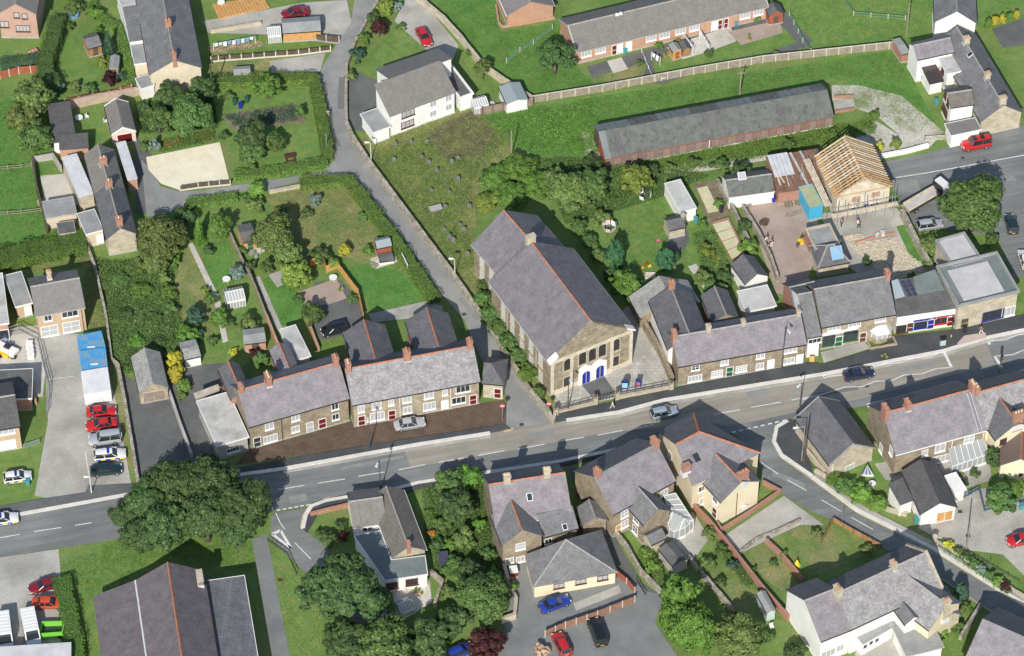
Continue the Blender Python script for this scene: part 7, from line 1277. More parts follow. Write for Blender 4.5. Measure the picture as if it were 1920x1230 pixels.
# ================================================================== VEHICLES
TYRE = plain('tyre_rubber', (.02, .02, .02), .8); RIM = plain('alloy_rim', (.55, .56, .58), .35, .7); CGL = plain('car_glass', (.02, .025, .03), .05, 0, .9); LAMPW = plain('headlamp', (.75, .76, .74), .15); LAMPR = plain('tail_lamp', (.4, .02, .015), .25); PLY = plain('yellow_plate', (.7, .55, .05), .5)
def paint(n, c, metal=.0, r=.28):
    m = plain('paint_'+n, c, r, metal)
    b = m.node_tree.nodes['Principled BSDF']; b.inputs['Coat Weight'].default_value = .8; b.inputs['Coat Roughness'].default_value = .06; return m
SPEC = dict(  # length, width, height, bonnet z, belt z, boot z, glass base front/rear, roof front/rear (fractions from front)
    hatch=(3.9, 1.68, 1.42, .78, .9, .92, .25, .985, .43, .9), saloon=(4.4, 1.72, 1.38, .76, .88, .92, .27, .85, .44, .72), estate=(4.5, 1.75, 1.45, .78, .9, .95, .26, .99, .42, .92), offroad=(4.5, 1.82, 1.85, 1.02, 1.12, 1.12, .27, .995, .37, .97), mpv=(4.6, 1.84, 1.72, .92, 1.05, 1.05, .2, .99, .36, .95), coupe=(4.2, 1.7, 1.28, .72, .84, .86, .3, .9, .48, .75))
PROTO = {}
def car_proto(kind):
    if kind in PROTO: return PROTO[kind]
    L, Wd, H, zb, zbelt, zboot, g0, g1, r0, r1 = SPEC[kind]; hw = Wd/2; base = {}
    X = lambda f: L/2-f*L       # front at +x
    st = [(0, .42, .62, .80), (.03, .3, zb-.1, .93), (.1, .22, zb-.02, .985), (g0, .2, zbelt-.02, 1), (.5, .2, zbelt, 1), (.75, .2, zbelt+.01, 1), (min(g1, .93), .22, zboot, .985), (.97, .28, zboot-.04, .95), (1, .42, zboot-.2, .86)]
    b = MB(); ring = []
    for f, zl, zt, wf in st:
        x = X(f); y = hw*wf; zm = (zl+zt)/2
        ring.append([(x, -y*.9, zl), (x, -y, zl+.14), (x, -y, zm+.06), (x, -y*.97, zt-.07), (x, -y*.84, zt), (x, 0, zt+.025), (x, y*.84, zt), (x, y*.97, zt-.07), (x, y, zm+.06), (x, y, zl+.14), (x, y*.9, zl)])
    n = len(ring[0]); V = [p for r in ring for p in r]; Fc = []
    for i in range(len(ring)-1):
        for j in range(n): a, c = i*n+j, i*n+(j+1) % n; Fc.append((a, c, c+n, a+n))
    Fc += [list(range(n)), list(range(len(V)-1, len(V)-n-1, -1))]; b.add(V, Fc); parts = [('body', b, 'P', R_(40))]
    # greenhouse
    xa, xb, xc, xd = X(g0), X(g1), X(r0), X(r1); y0, y1 = hw*.93, hw*.76; zr = H-.05; zg = zbelt-.03
    def loft(name, lo, hi, key): parts.append((name, MB().add(lo+hi, [(0, 1, 5, 4), (1, 2, 6, 5), (2, 3, 7, 6), (3, 0, 4, 7), (4, 5, 6, 7)]), key, None))
    lo = [Vector(p) for p in ((xb, -y0, zg), (xa, -y0, zg), (xa, y0, zg), (xb, y0, zg))]; hi = [Vector(p) for p in ((xd, -y1, zr), (xc, -y1, zr), (xc, y1, zr), (xd, y1, zr))]; loft('windows', lo, hi, CGL)
    rb = MB(); xs = [xc+.03, (xc*.6+xd*.4), xd-.03]; rows = []
    for i, x in enumerate(xs):
        k = .0 if i == 1 else -.035; rows.append([(x, -y1-.03, zr-.05+k), (x, -y1*.8, zr+.03+k), (x, 0, zr+.06+k), (x, y1*.8, zr+.03+k), (x, y1+.03, zr-.05+k)])
    V = [p for r in rows for p in r]; rb.add(V, [(i*5+j, i*5+j+1, (i+1)*5+j+1, (i+1)*5+j) for i in range(2) for j in range(4)]); parts.append(('roof', rb, 'P', R_(60)))
    for sg in (-1, 1):
        for a, c in (((xa, y0, zg), (xc, y1, zr)), ((xb, y0, zg), (xd, y1, zr)), (((xa+xb)/2-.1, y0, zg), ((xc+xd)/2-.05, y1, zr))):
            q = MB(); q.tube((a[0], a[1]*sg, a[2]), (c[0], c[1]*sg, c[2]), .055, .045, 5); parts.append(('pillar', q, 'P', None))
        parts.append(('wing_mirror', MB().box((xa-.25, sg*(hw+.05), zbelt), .14, .16, .13), 'P', None)); parts.append(('headlight', MB().box((X(.02), sg*hw*.66, zb-.24), .12, .34, .15), LAMPW, None)); parts.append(('tail_light', MB().box((X(.985), sg*hw*.76, zboot-.34), .1, .26, .22), LAMPR, None))
    parts.append(('front_bumper', MB().box((X(.012), 0, .3), .12, Wd*.86, .2), DARKP, None)); parts.append(('rear_bumper', MB().box((X(.992), 0, .3), .12, Wd*.86, .2), DARKP, None)); parts.append(('grille', MB().box((X(.012), 0, .56), .1, Wd*.38, .1), DARKP, None))
    for sg in (-1, 1): parts.append(('side_trim', MB().box((0, sg*(hw-.005), .5), L*.62, .03, .06), DARKP, None))
    parts.append(('rear_plate', MB().box((X(.998), 0, .5), .04, .5, .11), PLY, None)); parts.append(('front_plate', MB().box((X(-.002), 0, .42), .04, .5, .11), WHITE, None)); parts.append(('sill', MB().box((0, 0, .17), L*.9, Wd*.9, .12), DARKP, None))
    wr = .29 if kind not in ('offroad', 'mpv') else .36; wheels = [(X(.18), -1), (X(.18), 1), (X(.8), -1), (X(.8), 1)]
    def mesh(name, b_, m, sm):
        me = bpy.data.meshes.new(name); me.from_pydata(b_.v, [], b_.f); me.materials.append(m); me.update()
        if sm: me.shade_smooth(); me.set_sharp_from_angle(angle=sm)
        return me
    pl = [(nm, mesh(nm, b_, LAMPW if key == 'P' else key, sm), key == 'P') for nm, b_, key, sm in parts]
    wl = []
    for x, sg in wheels:
        y = sg*(hw-.1); ty = mesh('wheel', MB().tube((x, y-.1, wr), (x, y+.1, wr), wr, None, 16), TYRE, None); rm = mesh('rim', MB().tube((x, y+sg*.09, wr), (x, y+sg*.115, wr), wr*.62, wr*.5, 12), RIM, None); wl.append((ty, rm))
    PROTO[kind] = (pl, wl, L, Wd, H); return PROTO[kind]
def car(label, kind, px, front, pm, group=None, z=.6, cat='car', gz=.1, name=None):
    """px = centre of the car in the photo; front = pixel vector towards its front"""
    pl, wl, L, Wd, H = car_proto(kind); g = W(px, z); g.z = gz; q = W((px[0]+front[0], px[1]+front[1]), z); d = q-W(px, z); t = thing(name or {'hatch': 'hatchback_car', 'saloon': 'saloon_car', 'estate': 'estate_car', 'offroad': 'off_road_car', 'mpv': 'people_carrier', 'coupe': 'coupe_car'}[kind], label, cat, g, group, math.atan2(d.y, d.x))
    for nm, me, pt in pl:
        o = bpy.data.objects.new(nm, me); col.objects.link(o); o.parent = t
        if pt: o.material_slots[0].link = 'OBJECT'; o.material_slots[0].material = pm
    for ty, rm in wl:
        o = bpy.data.objects.new('wheel', ty); col.objects.link(o); o.parent = t; r_ = bpy.data.objects.new('rim', rm); col.objects.link(r_); r_.parent = o
    return t
def local(t, name, b, m):
    me = bpy.data.meshes.new(name); me.from_pydata(b.v, [], b.f); me.materials.append(m); me.update(); uvs(me); o = bpy.data.objects.new(name, me); col.objects.link(o); o.parent = t; return o
SILV = paint('silver', (.52, .54, .56), .3); RED = paint('red', (.50, .02, .02)); DRED = paint('dark_red', (.22, .012, .02)); NAVY = paint('navy', (.02, .03, .075)); BLK = paint('black', (.012, .014, .018)); LBL = paint('ice_blue', (.40, .49, .55), .3); WHT = paint('white', (.76, .76, .74)); BLU = paint('blue', (.02, .05, .32)); DGR = paint('bottle_green', (.012, .035, .035)); ORG_ = paint('orange_red', (.60, .07, .02))
car('silver saloon parked on the brown forecourt', 'saloon', (768, 795), (29, -4.5), SILV); car('ice-blue hatchback driving on the buff lane', 'hatch', (1245, 774), (29, -6), LBL, gz=.13); car('dark navy saloon driving past the shop pavement', 'saloon', (1610, 702), (29, -5.5), NAVY, gz=.13)
t = car('red off-roader with roof hatches by the stone gable', 'offroad', (1830, 268), (-29, 5), RED, z=.9); local(t, 'roof_hatch', MB().box((.3, 0, 1.86), .6, .8, .05), CGL); local(t, 'roof_hatch', MB().box((-.9, 0, 1.86), .6, .8, .05), CGL)
car('silver hatchback parked under the large round tree', 'hatch', (1743, 422), (29, -4), SILV); car('dark green hatchback parked beyond the large tree', 'hatch', (1896, 420), (-5, -20), DGR); car('white car parked by the flat stone shop', 'hatch', (1922, 487), (-6, -20), WHT); car('red coupe on the drive above the white house', 'coupe', (795, 69), (12, 22), RED); car('dark red saloon parked behind the felt shed', 'saloon', (553, 24), (-29, 4), DRED); car('black hatchback parked behind the mottled terrace', 'hatch', (627, 618), (-26, 7), BLK)
car('bright red coupe first in the row beside the containers', 'coupe', (190, 771), (29, -2), RED); car('red saloon with sunroof second in the parked row', 'saloon', (190, 796), (-29, 4), RED); t = car('silver off-roader with spare wheel in the parked row', 'offroad', (196, 821), (-29, 4), SILV, z=.9); local(t, 'spare_wheel', MB().tube((-2.25, 0, 1.0), (-2.42, 0, 1.0), .36, None, 14), WHT); car('black saloon last in the parked row', 'saloon', (199, 881), (29, -3), DGR)
PY = plain('livery_yellow', (.75, .65, .03), .5); PB = plain('livery_blue', (.03, .06, .4), .5)
def police(label, kind, px, front):
    t = car(label, kind, px, front, WHT); L, Wd = SPEC[kind][0], SPEC[kind][1]
    for sg in (-1, 1):
        for k in range(6): local(t, 'livery_square', MB().box((L*(-.36+.145*k), sg*(Wd/2+.004), .44), L*.14, .02, .26), PY if (k+(sg > 0)) % 2 else PB)
    local(t, 'light_bar', MB().box((-.2, 0, SPEC[kind][2]+.0), .3, 1.0, .12), BLUEP); return t
police('police car with chequered side in the parked row', 'estate', (206, 853), (29, -3)); police('police hatchback standing on the lawn by the court', 'hatch', (33, 895), (29, -4)); police('police car driving on the main road', 'estate', (4, 974), (29, -4))
car('dark red coupe nosed out on the concrete forecourt', 'coupe', (82, 1098), (-27, 8), DRED); car('orange-red saloon parked beside the dark red coupe', 'saloon', (91, 1131), (29, 0), ORG_); car('bright blue saloon parked before the cream extension', 'saloon', (1040, 1132), (26, -10), BLU); car('red hatchback parked by the brown panel fence', 'hatch', (1053, 1208), (-12, -24), RED); car('black people carrier parked beside the panel fence', 'mpv', (1120, 1184), (-10, -26), BLK, z=.8); car('blue hatchback half hidden under the purple tree', 'hatch', (862, 1222), (24, -12), BLU); car('red car parked in the concrete yard by the railings', 'hatch', (1914, 1012), (-28, 5), RED); car('dark blue hatchback in the shade by the patio', 'hatch', (722, 1168), (10, -24), NAVY)
# vans on the forecourt
def van(label, px, front, pm, cabm=None, gz=.1):
    g = W(px, 1.2); g.z = gz; q = W((px[0]+front[0], px[1]+front[1]), 1.2)-W(px, 1.2); t = thing('delivery_van', label, 'van', g, None, math.atan2(q.y, q.x)); L = 5.4; hw = .98
    prof = [(L/2, .35), (L/2, 1.0), (L/2-.75, 1.15), (L/2-1.5, 2.2), (-L/2, 2.25), (-L/2, .35)]; b = MB(); V = [(x, -hw, z) for x, z in prof]+[(x, hw, z) for x, z in prof]; n = len(prof); b.add(V, [list(range(n-1, -1, -1)), list(range(n, 2*n))]+[(i, (i+1) % n, n+(i+1) % n, n+i) for i in range(n)]); local(t, 'body', b, pm)
    local(t, 'windscreen', MB().add([(L/2-.78, -hw*.85, 1.22), (L/2-.78, hw*.85, 1.22), (L/2-1.44, hw*.8, 2.12), (L/2-1.44, -hw*.8, 2.12), (L/2-.82, -hw*.85, 1.18), (L/2-.82, hw*.85, 1.18), (L/2-1.5, hw*.8, 2.1), (L/2-1.5, -hw*.8, 2.1)], [(0, 1, 2, 3), (4, 7, 6, 5), (0, 4, 5, 1), (1, 5, 6, 2), (2, 6, 7, 3), (3, 7, 4, 0)]) if False else MB().slab([(L/2-.75+.02, -hw*.85, 1.2), (L/2-.75+.02, hw*.85, 1.2), (L/2-1.42, hw*.8, 2.16), (L/2-1.42, -hw*.8, 2.16)], .03), CGL)
    for sg in (-1, 1):
        local(t, 'side_window', MB().box((L/2-1.55, sg*hw, 1.35), .8, .03, .6), CGL); local(t, 'headlight', MB().box((L/2, sg*.7, .75), .06, .35, .2), LAMPW)
        for x in (L/2-.95, -L/2+1.1): w_ = local(t, 'wheel', MB().tube((x, sg*(hw-.18), .34), (x, sg*(hw+.02), .34), .34, None, 14), TYRE); local(w_, 'rim', MB().tube((x, sg*(hw+.02), .34), (x, sg*(hw+.04), .34), .2, None, 10), RIM)
    for k in range(7): local(t, 'roof_rib', MB().box((L/2-1.8-.55*k, 0, 2.25), .12, 1.5, .03), pm)
    return t
van('white van with blue-tinted screen on the forecourt edge', (8, 1185), (3, 24), WHT); van('white panel van beside the lime green tipper', (58, 1178), (5, 24), WHT)
tr = thing('silver_trailer', 'long silver box trailer across the bottom of the forecourt', 'trailer', W((60, 1232))); c = W((55, 1226), 2.4); MB().box((c.x, c.y, .8), 11, 2.4, 2.0, .08).build('box', noisy('trailer_silver', (.5, .5, .5), (.62, .62, .62), .5, 5, .1, .4), tr)
for k in range(3):
    for sg in (-1, 1): q = Vector((c.x-3+k*1.2, c.y+sg*1.0, .45)); MB().tube(q-Vector((0, .15, 0)), q+Vector((0, .15, 0)), .45, None, 14).build('wheel', TYRE, tr)
LIME = paint('lime_green', (.20, .62, .06)); tp = thing('tipper_skip', 'lime green open skip among the forecourt vans', 'skip', W((98, 1182))); c = W((98, 1180), .8); pts = [Vector((c.x+x, c.y+y, 0)) for x, y in ((-1.6, -1.1), (1.4, -.8), (1.6, 1.0), (-1.4, .9))]; MB().prism(pts, .2, .35).build('floor', DARKP, tp); MB().ribbon(pts+[pts[0]], .12, .2, 1.3).build('side', LIME, tp)
for sg in (-1, 1): q = Vector((c.x+sg*1.0, c.y-.95, .3)); MB().tube(q, q+Vector((0, .2, 0)), .3, None, 12).build('wheel', TYRE, tp)
# flatbed lorry
g0, g1 = W((1696, 393), 1.0), W((1775, 347), 1.0); g0.z = g1.z = .1; d = (g1-g0).normalized(); g = g0; lr = thing('flatbed_lorry', 'flatbed lorry with white cab and load of boards under the tree', 'lorry', (g0+g1)/2, None, math.atan2(d.y, d.x)); L = (g1-g0).length
local(lr, 'cab', MB().add([(L/2-1.7, -1.05, .5), (L/2, -1.05, .5), (L/2, 1.05, .5), (L/2-1.7, 1.05, .5), (L/2-1.6, -1.0, 2.3), (L/2-.5, -1.0, 2.3), (L/2-.5, 1.0, 2.3), (L/2-1.6, 1.0, 2.3)], [(3, 2, 1, 0), (4, 5, 6, 7), (0, 1, 5, 4), (1, 2, 6, 5), (2, 3, 7, 6), (3, 0, 4, 7)]), WHT); local(lr, 'windscreen', MB().slab([(L/2-.12, -.9, 1.2), (L/2-.12, .9, 1.2), (L/2-.45, .85, 2.15), (L/2-.45, -.85, 2.15)], .04), CGL)
local(lr, 'chassis', MB().box((-.9, 0, .5), L-1.9, .8, .3), DARKP); bd = local(lr, 'bed', MB().box((-.95, 0, .82), L-2.0, 2.1, .12), WOOD_G)
for sg in (-1, 1):
    local(lr, 'side_board', MB().box((-.95, sg*1.05, .9), L-2.0, .08, .4), DARKP)
    for x in (L/2-1.0, -L/2+1.5): w_ = local(lr, 'wheel', MB().tube((x, sg*.75, .42), (x, sg*1.05, .42), .42, None, 14), TYRE); local(w_, 'rim', MB().tube((x, sg*1.05, .42), (x, sg*1.08, .42), .24, None, 10), RIM)
local(lr, 'headboard', MB().box((L/2-1.9, 0, .9), .1, 2.1, 1.3), DARKP)
for k, m in enumerate((RAFTP, FELT_W, G_CONCL, RAFTP)): local(lr, 'load_board', MB().box((-1.2+.2*k, -.75+.5*k, .95), L-3+.2*k, .46, .25+.06*(k % 2)), m)
# site machines and small plant
dg = thing('mini_dumper', 'yellow and grey site dumper on the building site', 'dumper', W((14, 662)), None, .0); c = W((14, 662)); MB().box(c+Vector((0, 0, .5)), 3.2, 1.5, .5, -.5).build('skip', RE_W, dg); MB().box(c+Vector((-.8, -.6, .3)), 2.6, .5, .6, -.45).build('bonnet', plain('plant_yellow', (.75, .5, .03), .5), dg); MB().box(c+Vector((.1, .3, 1.0)), .9, .8, .3, -.5).build('seat', DARKP, dg)
for sx, sy in ((-1, -.9), (1, -1.1), (-1, .8), (1, .5)): q = c+Vector((sx, sy, .4)); MB().tube(q-Vector((0, .15, 0)), q+Vector((0, .15, 0)), .4, None, 12).build('wheel', TYRE, dg)
for k in range(4):
    c = W((56+k*1, 648+k*8)); t = thing('block_pallet', ['pallet of white blocks nearest the brick house', 'second pallet of white blocks in the site row', 'third pallet of white blocks in the site row', 'last pallet of white blocks before the brick edge wall'][k], 'pallet', c); MB().box(c, 1.0, .8, .14).build('pallet', WOOD_G, t)
    for j in range(2): MB().box(c+Vector((-.24+.48*j, 0, .14)), .46, .75, .65).build('block_stack', RE_W, t)
c = W((10, 645)); t = thing('rubbish_heap', 'heap of pale bags and offcuts on the building site', 'heap', c); rg = random.Random(3)
for k in range(9): MB().box(c+Vector((rg.uniform(-1.2, 1.2), rg.uniform(-.8, .8), rg.uniform(0, .25))), rg.uniform(.4, .9), rg.uniform(.3, .6), .25, rg.uniform(0, 3)).build('bag', rg.choice([RE_W, FELT_W, plain('blue_bag', (.3, .4, .6), .6)]), t)
# ================================================================== GARDEN THINGS
def bin_(label, px, m, name='wheelie_bin', r=.28, h=1.0):
    g = W(px); t = thing(name, label, 'bin', g); b = MB(); b.add([g+Vector((x*.8, y*.8, .08)) for x, y in ((-r, -r), (r, -r), (r, r), (-r, r))]+[g+Vector((x, y, h)) for x, y in ((-r, -r), (r, -r), (r, r), (-r, r))], [(3, 2, 1, 0), (4, 5, 6, 7), (0, 1, 5, 4), (1, 2, 6, 5), (2, 3, 7, 6), (3, 0, 4, 7)]); b.build('body', m, t); MB().box(g+Vector((0, .03, h)), 2*r+.08, 2*r+.12, .07).build('lid', m, t)
    for sg in (-1, 1): MB().tube(g+Vector((sg*r*.8-.03, r, .12)), g+Vector((sg*r*.8+.03, r, .12)), .12, None, 8).build('wheel', TYRE, t)
GB = plain('bin_green', (.02, .1, .06), .5); TEAL = plain('butt_teal', (.06, .27, .28), .5)
bin_('dark bin at the chapel side path', (1216, 610), GB); bin_('teal water butt beside the white bungalow', (1718, 980), TEAL, 'water_butt', .32); bin_('teal bin in the cottage rear yard', (1755, 196), TEAL); bin_('dark bin beside the rear wing of the cottage', (1730, 150), DARKP); bin_('dark bin on the yellow paved strip', (1352, 398), DARKP); bin_('blue barrel by the workshop door', (1450, 378), BLUEP, 'barrel', .3, .9); bin_('teal butt by the white garden store', (1304, 418), TEAL, 'water_butt'); bin_('dark bin on the path of the tall stone house', (1221, 1035), DARKP)
for i, p in enumerate(((440, 197), (451, 203), (463, 192))): bin_(['green compost bin nearest the light tree', 'blue compost bin between two green ones', 'tall green compost bin by the vegetable bed'][i], p, [GB, BLUEP, GB][i], 'compost_bin')
bin_('teal butt at the bungalow back door', (1172, 100), TEAL, 'water_butt'); bin_('teal butt by the bungalow patio', (1380, 48), TEAL, 'water_butt'); bin_('second teal butt at the bungalow back door', (1178, 94), TEAL, 'water_butt'); bin_('dark litter bin on the shop pavement', (1808, 624), DARKP, 'litter_bin'); bin_('dark water butt inside the blue railings', (1916, 893), DARKP, 'water_butt', .6, 1.2); bin_('blue bin beside the site dumper hatchback', (53, 909), TEAL); bin_('small teal bin by the blue railings', (1914, 955), TEAL)
def table(label, px, m, r=.5, chairs=2, name='garden_table', crm=None):
    g = W(px); t = thing(name, label, 'table', g); MB().tube(g+Vector((0, 0, .68)), g+Vector((0, 0, .73)), r, None, 14).build('top', m, t)
    for k in range(4): a = k*1.57+.4; q = g+Vector((math.cos(a)*r*.7, math.sin(a)*r*.7, 0)); MB().tube(q, q+Vector((0, 0, .7)), .035, None, 5).build('leg', m, t)
def chair(label, px, m, rz=0):
    g = W(px); t = thing('garden_chair', label, 'chair', g); MB().box(g+Vector((0, 0, .4)), .5, .5, .05, rz).build('seat', m, t); q = g+Vector((-math.sin(rz)*.24, math.cos(rz)*.24, .4)); MB().box(q, .5, .05, .5, rz).build('backrest', m, t)
    for x, y in ((-.2, -.2), (.2, -.2), (.2, .2), (-.2, .2)): MB().tube(g+Vector((x, y, 0)), g+Vector((x, y, .42)), .025, None, 4).build('leg', m, t)
table('round white garden table on the lawn by the garage', (149, 226), WHITE, .6); chair('white garden chair beside the lawn table', (164, 222), WHITE, 1.0); table('white table on the brick patio', (625, 526), WHITE, .6); table('white table on the concrete path by the greenhouse', (425, 529), WHITE, .6); chair('white garden chair on the lawn by the compost conifers', (1447, 1178), WHITE, .4); table('white table by the clipped mound', (1635, 912), WHITE, .5); chair('white chair by the clipped mound', (1628, 918), WHITE, .6); table('white table on the cabin deck', (415, 10), WHITE, .6); chair('white chair outside the garage wall', (198, 230), WHITE, 2)
t = thing('picnic_bench', 'dark red-brown picnic bench on the hedged lawn', 'bench', W((544, 299))); c = W((544, 299)); BW = plain('bench_brown', (.10, .035, .025), .6)
for k in range(5): ubox('slat', t, BW, c+Vector((0, (k-2)*.16, .72)), (1.6, .13, .04), .25)
for y in (-.75, .75): ubox('seat', t, BW, c+Vector((-.18*y, y, .44)), (1.6, .25, .04), .25)
for x in (-.6, .6): ubox('leg_frame', t, BW, c+Vector((x, x*.25, .42)), (.08, 1.6, .08), .25); ubox('upright', t, BW, c+Vector((x, x*.25, .36)), (.08, .3, .7), .25)
t = thing('trampoline_cover', 'blue covered garden tub below the leafy shrub', 'tub', W((139, 30))); c = W((139, 30)); MB().tube(c, c+Vector((0, 0, .6)), .8, .85, 12).build('tub', plain('tub_blue', (.16, .30, .45), .6), t); MB().tube(c+Vector((0, 0, .6)), c+Vector((0, 0, .75)), .85, .5, 12).build('cover', plain('tub_blue', (0, 0, 0)), t)
t = thing('toy_cone', 'yellow play tent on the far lawn', 'tent', W((1494, 1060))); c = W((1494, 1060)); MB().tube(c, c+Vector((0, 0, 1.2)), .55, .05, 8).build('cover', plain('tent_yellow', (.72, .6, .04), .6), t)
t = thing('tent_awning', 'blue and grey striped awning beside the roadside hall', 'awning', W((1625, 890))); c = W((1625, 888)); a_ = c+Vector((0, .3, 1.6))
for k in range(6):
    f0, f1 = k/6, (k+1)/6; p0 = c+Vector((-.9+1.8*f0, -.6, .4)); p1 = c+Vector((-.9+1.8*f1, -.6, .4)); MB().slab([p0, p1, a_], .03).build('stripe', [plain('awning_blue', (.04, .07, .14), .6), plain('awning_grey', (.35, .38, .42), .6)][k % 2], t)
MB().box(c+Vector((0, -.6, .1)), 1.8, .1, .35).build('valance', WHITE, t); MB().tube(c+Vector((0, .3, 0)), a_, .04, None, 5).build('pole', STEEL, t)
# washing lines
def washing(label, a, b, n, seed, h=1.7, ms=None):
    p0, p1 = W(a, h), W(b, h); t = thing('washing_line', label, 'washing line', Vector((p0.x, p0.y, 0))); rg = random.Random(seed)
    for p in (p0, p1): MB().tube(Vector((p.x, p.y, 0)), Vector((p.x, p.y, h+.1)), .05, None, 6).build('post', WHITE, t)
    MB().tube(p0, p1, .015, None, 4).build('line', WHITE, t); d = p1-p0; rz = math.atan2(d.y, d.x)
    for k in range(n):
        c = p0.lerp(p1, (k+.6)/(n+.4)); hh = rg.uniform(.5, 1.0); o = ubox('cloth', t, rg.choice(ms), c-Vector((0, 0, hh/2)), (d.length/(n+1)*.85, .04, hh), rz+rg.uniform(-.1, .1), tilt=rg.uniform(-.25, .25))
CL = [plain('cloth_white', (.78, .78, .8), .9), plain('cloth_blue', (.2, .3, .5), .9), plain('cloth_pale', (.55, .65, .72), .9), plain('cloth_teal', (.05, .3, .28), .9)]
washing('washing line hung with pale clothes by the narrow lane garden', (400, 82), (478, 68), 9, 4, ms=CL); washing('washing line with white sheets behind the brick bungalow', (1283, 62), (1300, 88), 3, 5, ms=CL[:1]); washing('second line of white sheets on the bungalow patio', (1312, 55), (1330, 85), 4, 6, ms=CL[:1]); washing('white sheets drying by the bungalow rail fence', (1222, 98), (1238, 108), 2, 7, ms=CL[:1])
def rotary(label, px, n, seed, spread=.9):
    g = W(px); t = thing('rotary_dryer', label, 'rotary dryer', g); MB().tube(g, g+Vector((0, 0, 1.8)), .03, None, 6).build('pole', STEEL, t); rg = random.Random(seed)
    for k in range(4): a = k*1.57+.5; MB().tube(g+Vector((0, 0, 1.3)), g+Vector((math.cos(a)*1.2, math.sin(a)*1.2, 1.75)), .02, None, 4).build('arm', STEEL, t)
    for k in range(n): a = k*6.28/n; q = g+Vector((math.cos(a)*spread, math.sin(a)*spread, 1.25)); ubox('cloth', t, rg.choice(CL[:1]+[plain('cloth_pink', (.7, .5, .5), .9)]), q, (.7, .04, .8), a+1.57, tilt=.2)
rotary('rotary dryer full of white washing behind the chapel', (1142, 436), 7, 1); rotary('bare-armed rotary dryer with white washing by the yellow tree', (1208, 376), 3, 2)
# timber deck with white furniture
dk = thing('timber_deck', 'orange timber deck at the head of the concrete drive', 'deck', W((450, 15))); q = [W(p, .3) for p in PX('398,8 492,-8 505,12 410,34')]
for i in range(16): p0, p1 = q[0].lerp(q[1], (i+.05)/16), q[0].lerp(q[1], (i+.95)/16); r0, r1 = q[3].lerp(q[2], (i+.05)/16), q[3].lerp(q[2], (i+.95)/16); MB().slab([p0, p1, r1, r0], .3).build('plank', WOOD_O, dk)
# headstones
HS = noisy('headstone_slate', (.12, .125, .12), (.2, .205, .19), 2, 6, .2)
for i, (p, lb) in enumerate(zip(PX('741,276 771,270 801,269 739,303 791,298 804,308 847,308 819,324 859,339 809,360 842,363 835,390 862,423 870,434 833,434 843,448 850,456 877,480 904,349 859,300 880,390'), ('headstone nearest the street lamp by the lane', 'tall grey headstone below the white house', 'leaning headstone in the dry grass by the white house', 'low headstone close to the lane wall', 'small headstone in the heather patch', 'grey headstone beside the small one in the heather', 'broad headstone at the top of the churchyard', 'headstone alone in the green grass', 'headstone under the bramble thicket', 'narrow headstone above the table tomb', 'arched headstone above the table tomb', 'headstone just behind the table tomb', 'headstone in line with the chapel rear corner', 'darker headstone in line with the chapel rear corner', 'sunken headstone above the lower pair', 'left stone of the lower headstone pair by the lane', 'right stone of the lower headstone pair by the lane', 'headstone closest to the chapel side window', 'headstone swallowed by brambles', 'slim headstone at the heather edge', 'headstone near the chapel rear eaves'))):
    g = W(p); b = MB(); w_ = random.uniform(.5, .7); h = random.uniform(.75, 1.15); pr = [(-w_/2, 0), (w_/2, 0), (w_/2, h-.2)]+[(w_/2*math.cos(a), h-.2+.25*math.sin(a)) for a in (.5, 1.05, 1.57, 2.1, 2.64)]+[(-w_/2, h-.2)]; n = len(pr); rz = random.uniform(-.2, .5); ux = Vector((math.cos(rz), math.sin(rz), 0)); uy = Vector((-ux.y, ux.x, 0)); ln = random.uniform(-.12, .12)
    b.add([g+ux*x+uy*(-.07+ln*z)+Vector((0, 0, z)) for x, z in pr]+[g+ux*x+uy*(.07+ln*z)+Vector((0, 0, z)) for x, z in pr], [list(range(n)), list(range(2*n-1, n-1, -1))]+[(i_, n+i_, n+(i_+1) % n, (i_+1) % n) for i_ in range(n)]); tag(b.build('headstone', HS, origin=g), lb, 'headstone')
g = W((817, 396)); t = thing('table_tomb', 'flat grey table tomb in the dry churchyard grass', 'tomb', g); MB().box(g, 1.6, .8, .7, .35).build('chest', HS, t); MB().box(g+Vector((0, 0, .7)), 1.9, 1.05, .12, .35).build('slab', noisy('tomb_slab', (.36, .36, .34), (.4, .4, .37), 2, 6, .2), t)
# rubble and stones
st = noisy('loose_stone', (.45, .4, .3), (.62, .56, .44), 3, 5, .3); V = []; F = []; rg = random.Random(11); pts = [W(p) for p in PX('1595,458 1675,447 1735,505 1700,545 1655,518')]; tris = [[pts[i] for i in t_] for t_ in tessellate_polygon([pts])]; b = MB()
for k in range(1500):
    t_ = rg.choices(tris, [abs((q[1]-q[0]).cross(q[2]-q[0]).z) for q in tris])[0]; a, c = rg.random(), rg.random()
    if a+c > 1: a, c = 1-a, 1-c
    p = t_[0]+(t_[1]-t_[0])*a+(t_[2]-t_[0])*c; s_ = rg.uniform(.1, .3); b.box((p.x, p.y, .05), s_, s_*rg.uniform(.6, 1), s_*rg.uniform(.4, .8), rg.uniform(0, 3))
tag(b.build('rubble', st), 'pale broken stone strewn over the building plot', 'rubble', None, 'stuff')
b = MB()
for s_ in ('1610,655 1611,656', '1225,335 1335,303'):
    pts = WL(s_)
    for k in range(160): p = pts[0].lerp(pts[-1], rg.random())+Vector((rg.gauss(0, .8), rg.gauss(0, .8), 0)); q = rg.uniform(.08, .25); b.box((p.x, p.y, .02), q, q*.8, q*.5, rg.uniform(0, 3)) if s_[0:2] == '12' else None
tag(b.build('rubble', st), 'scattered stones along the path behind the chapel garden', 'rubble', None, 'stuff')
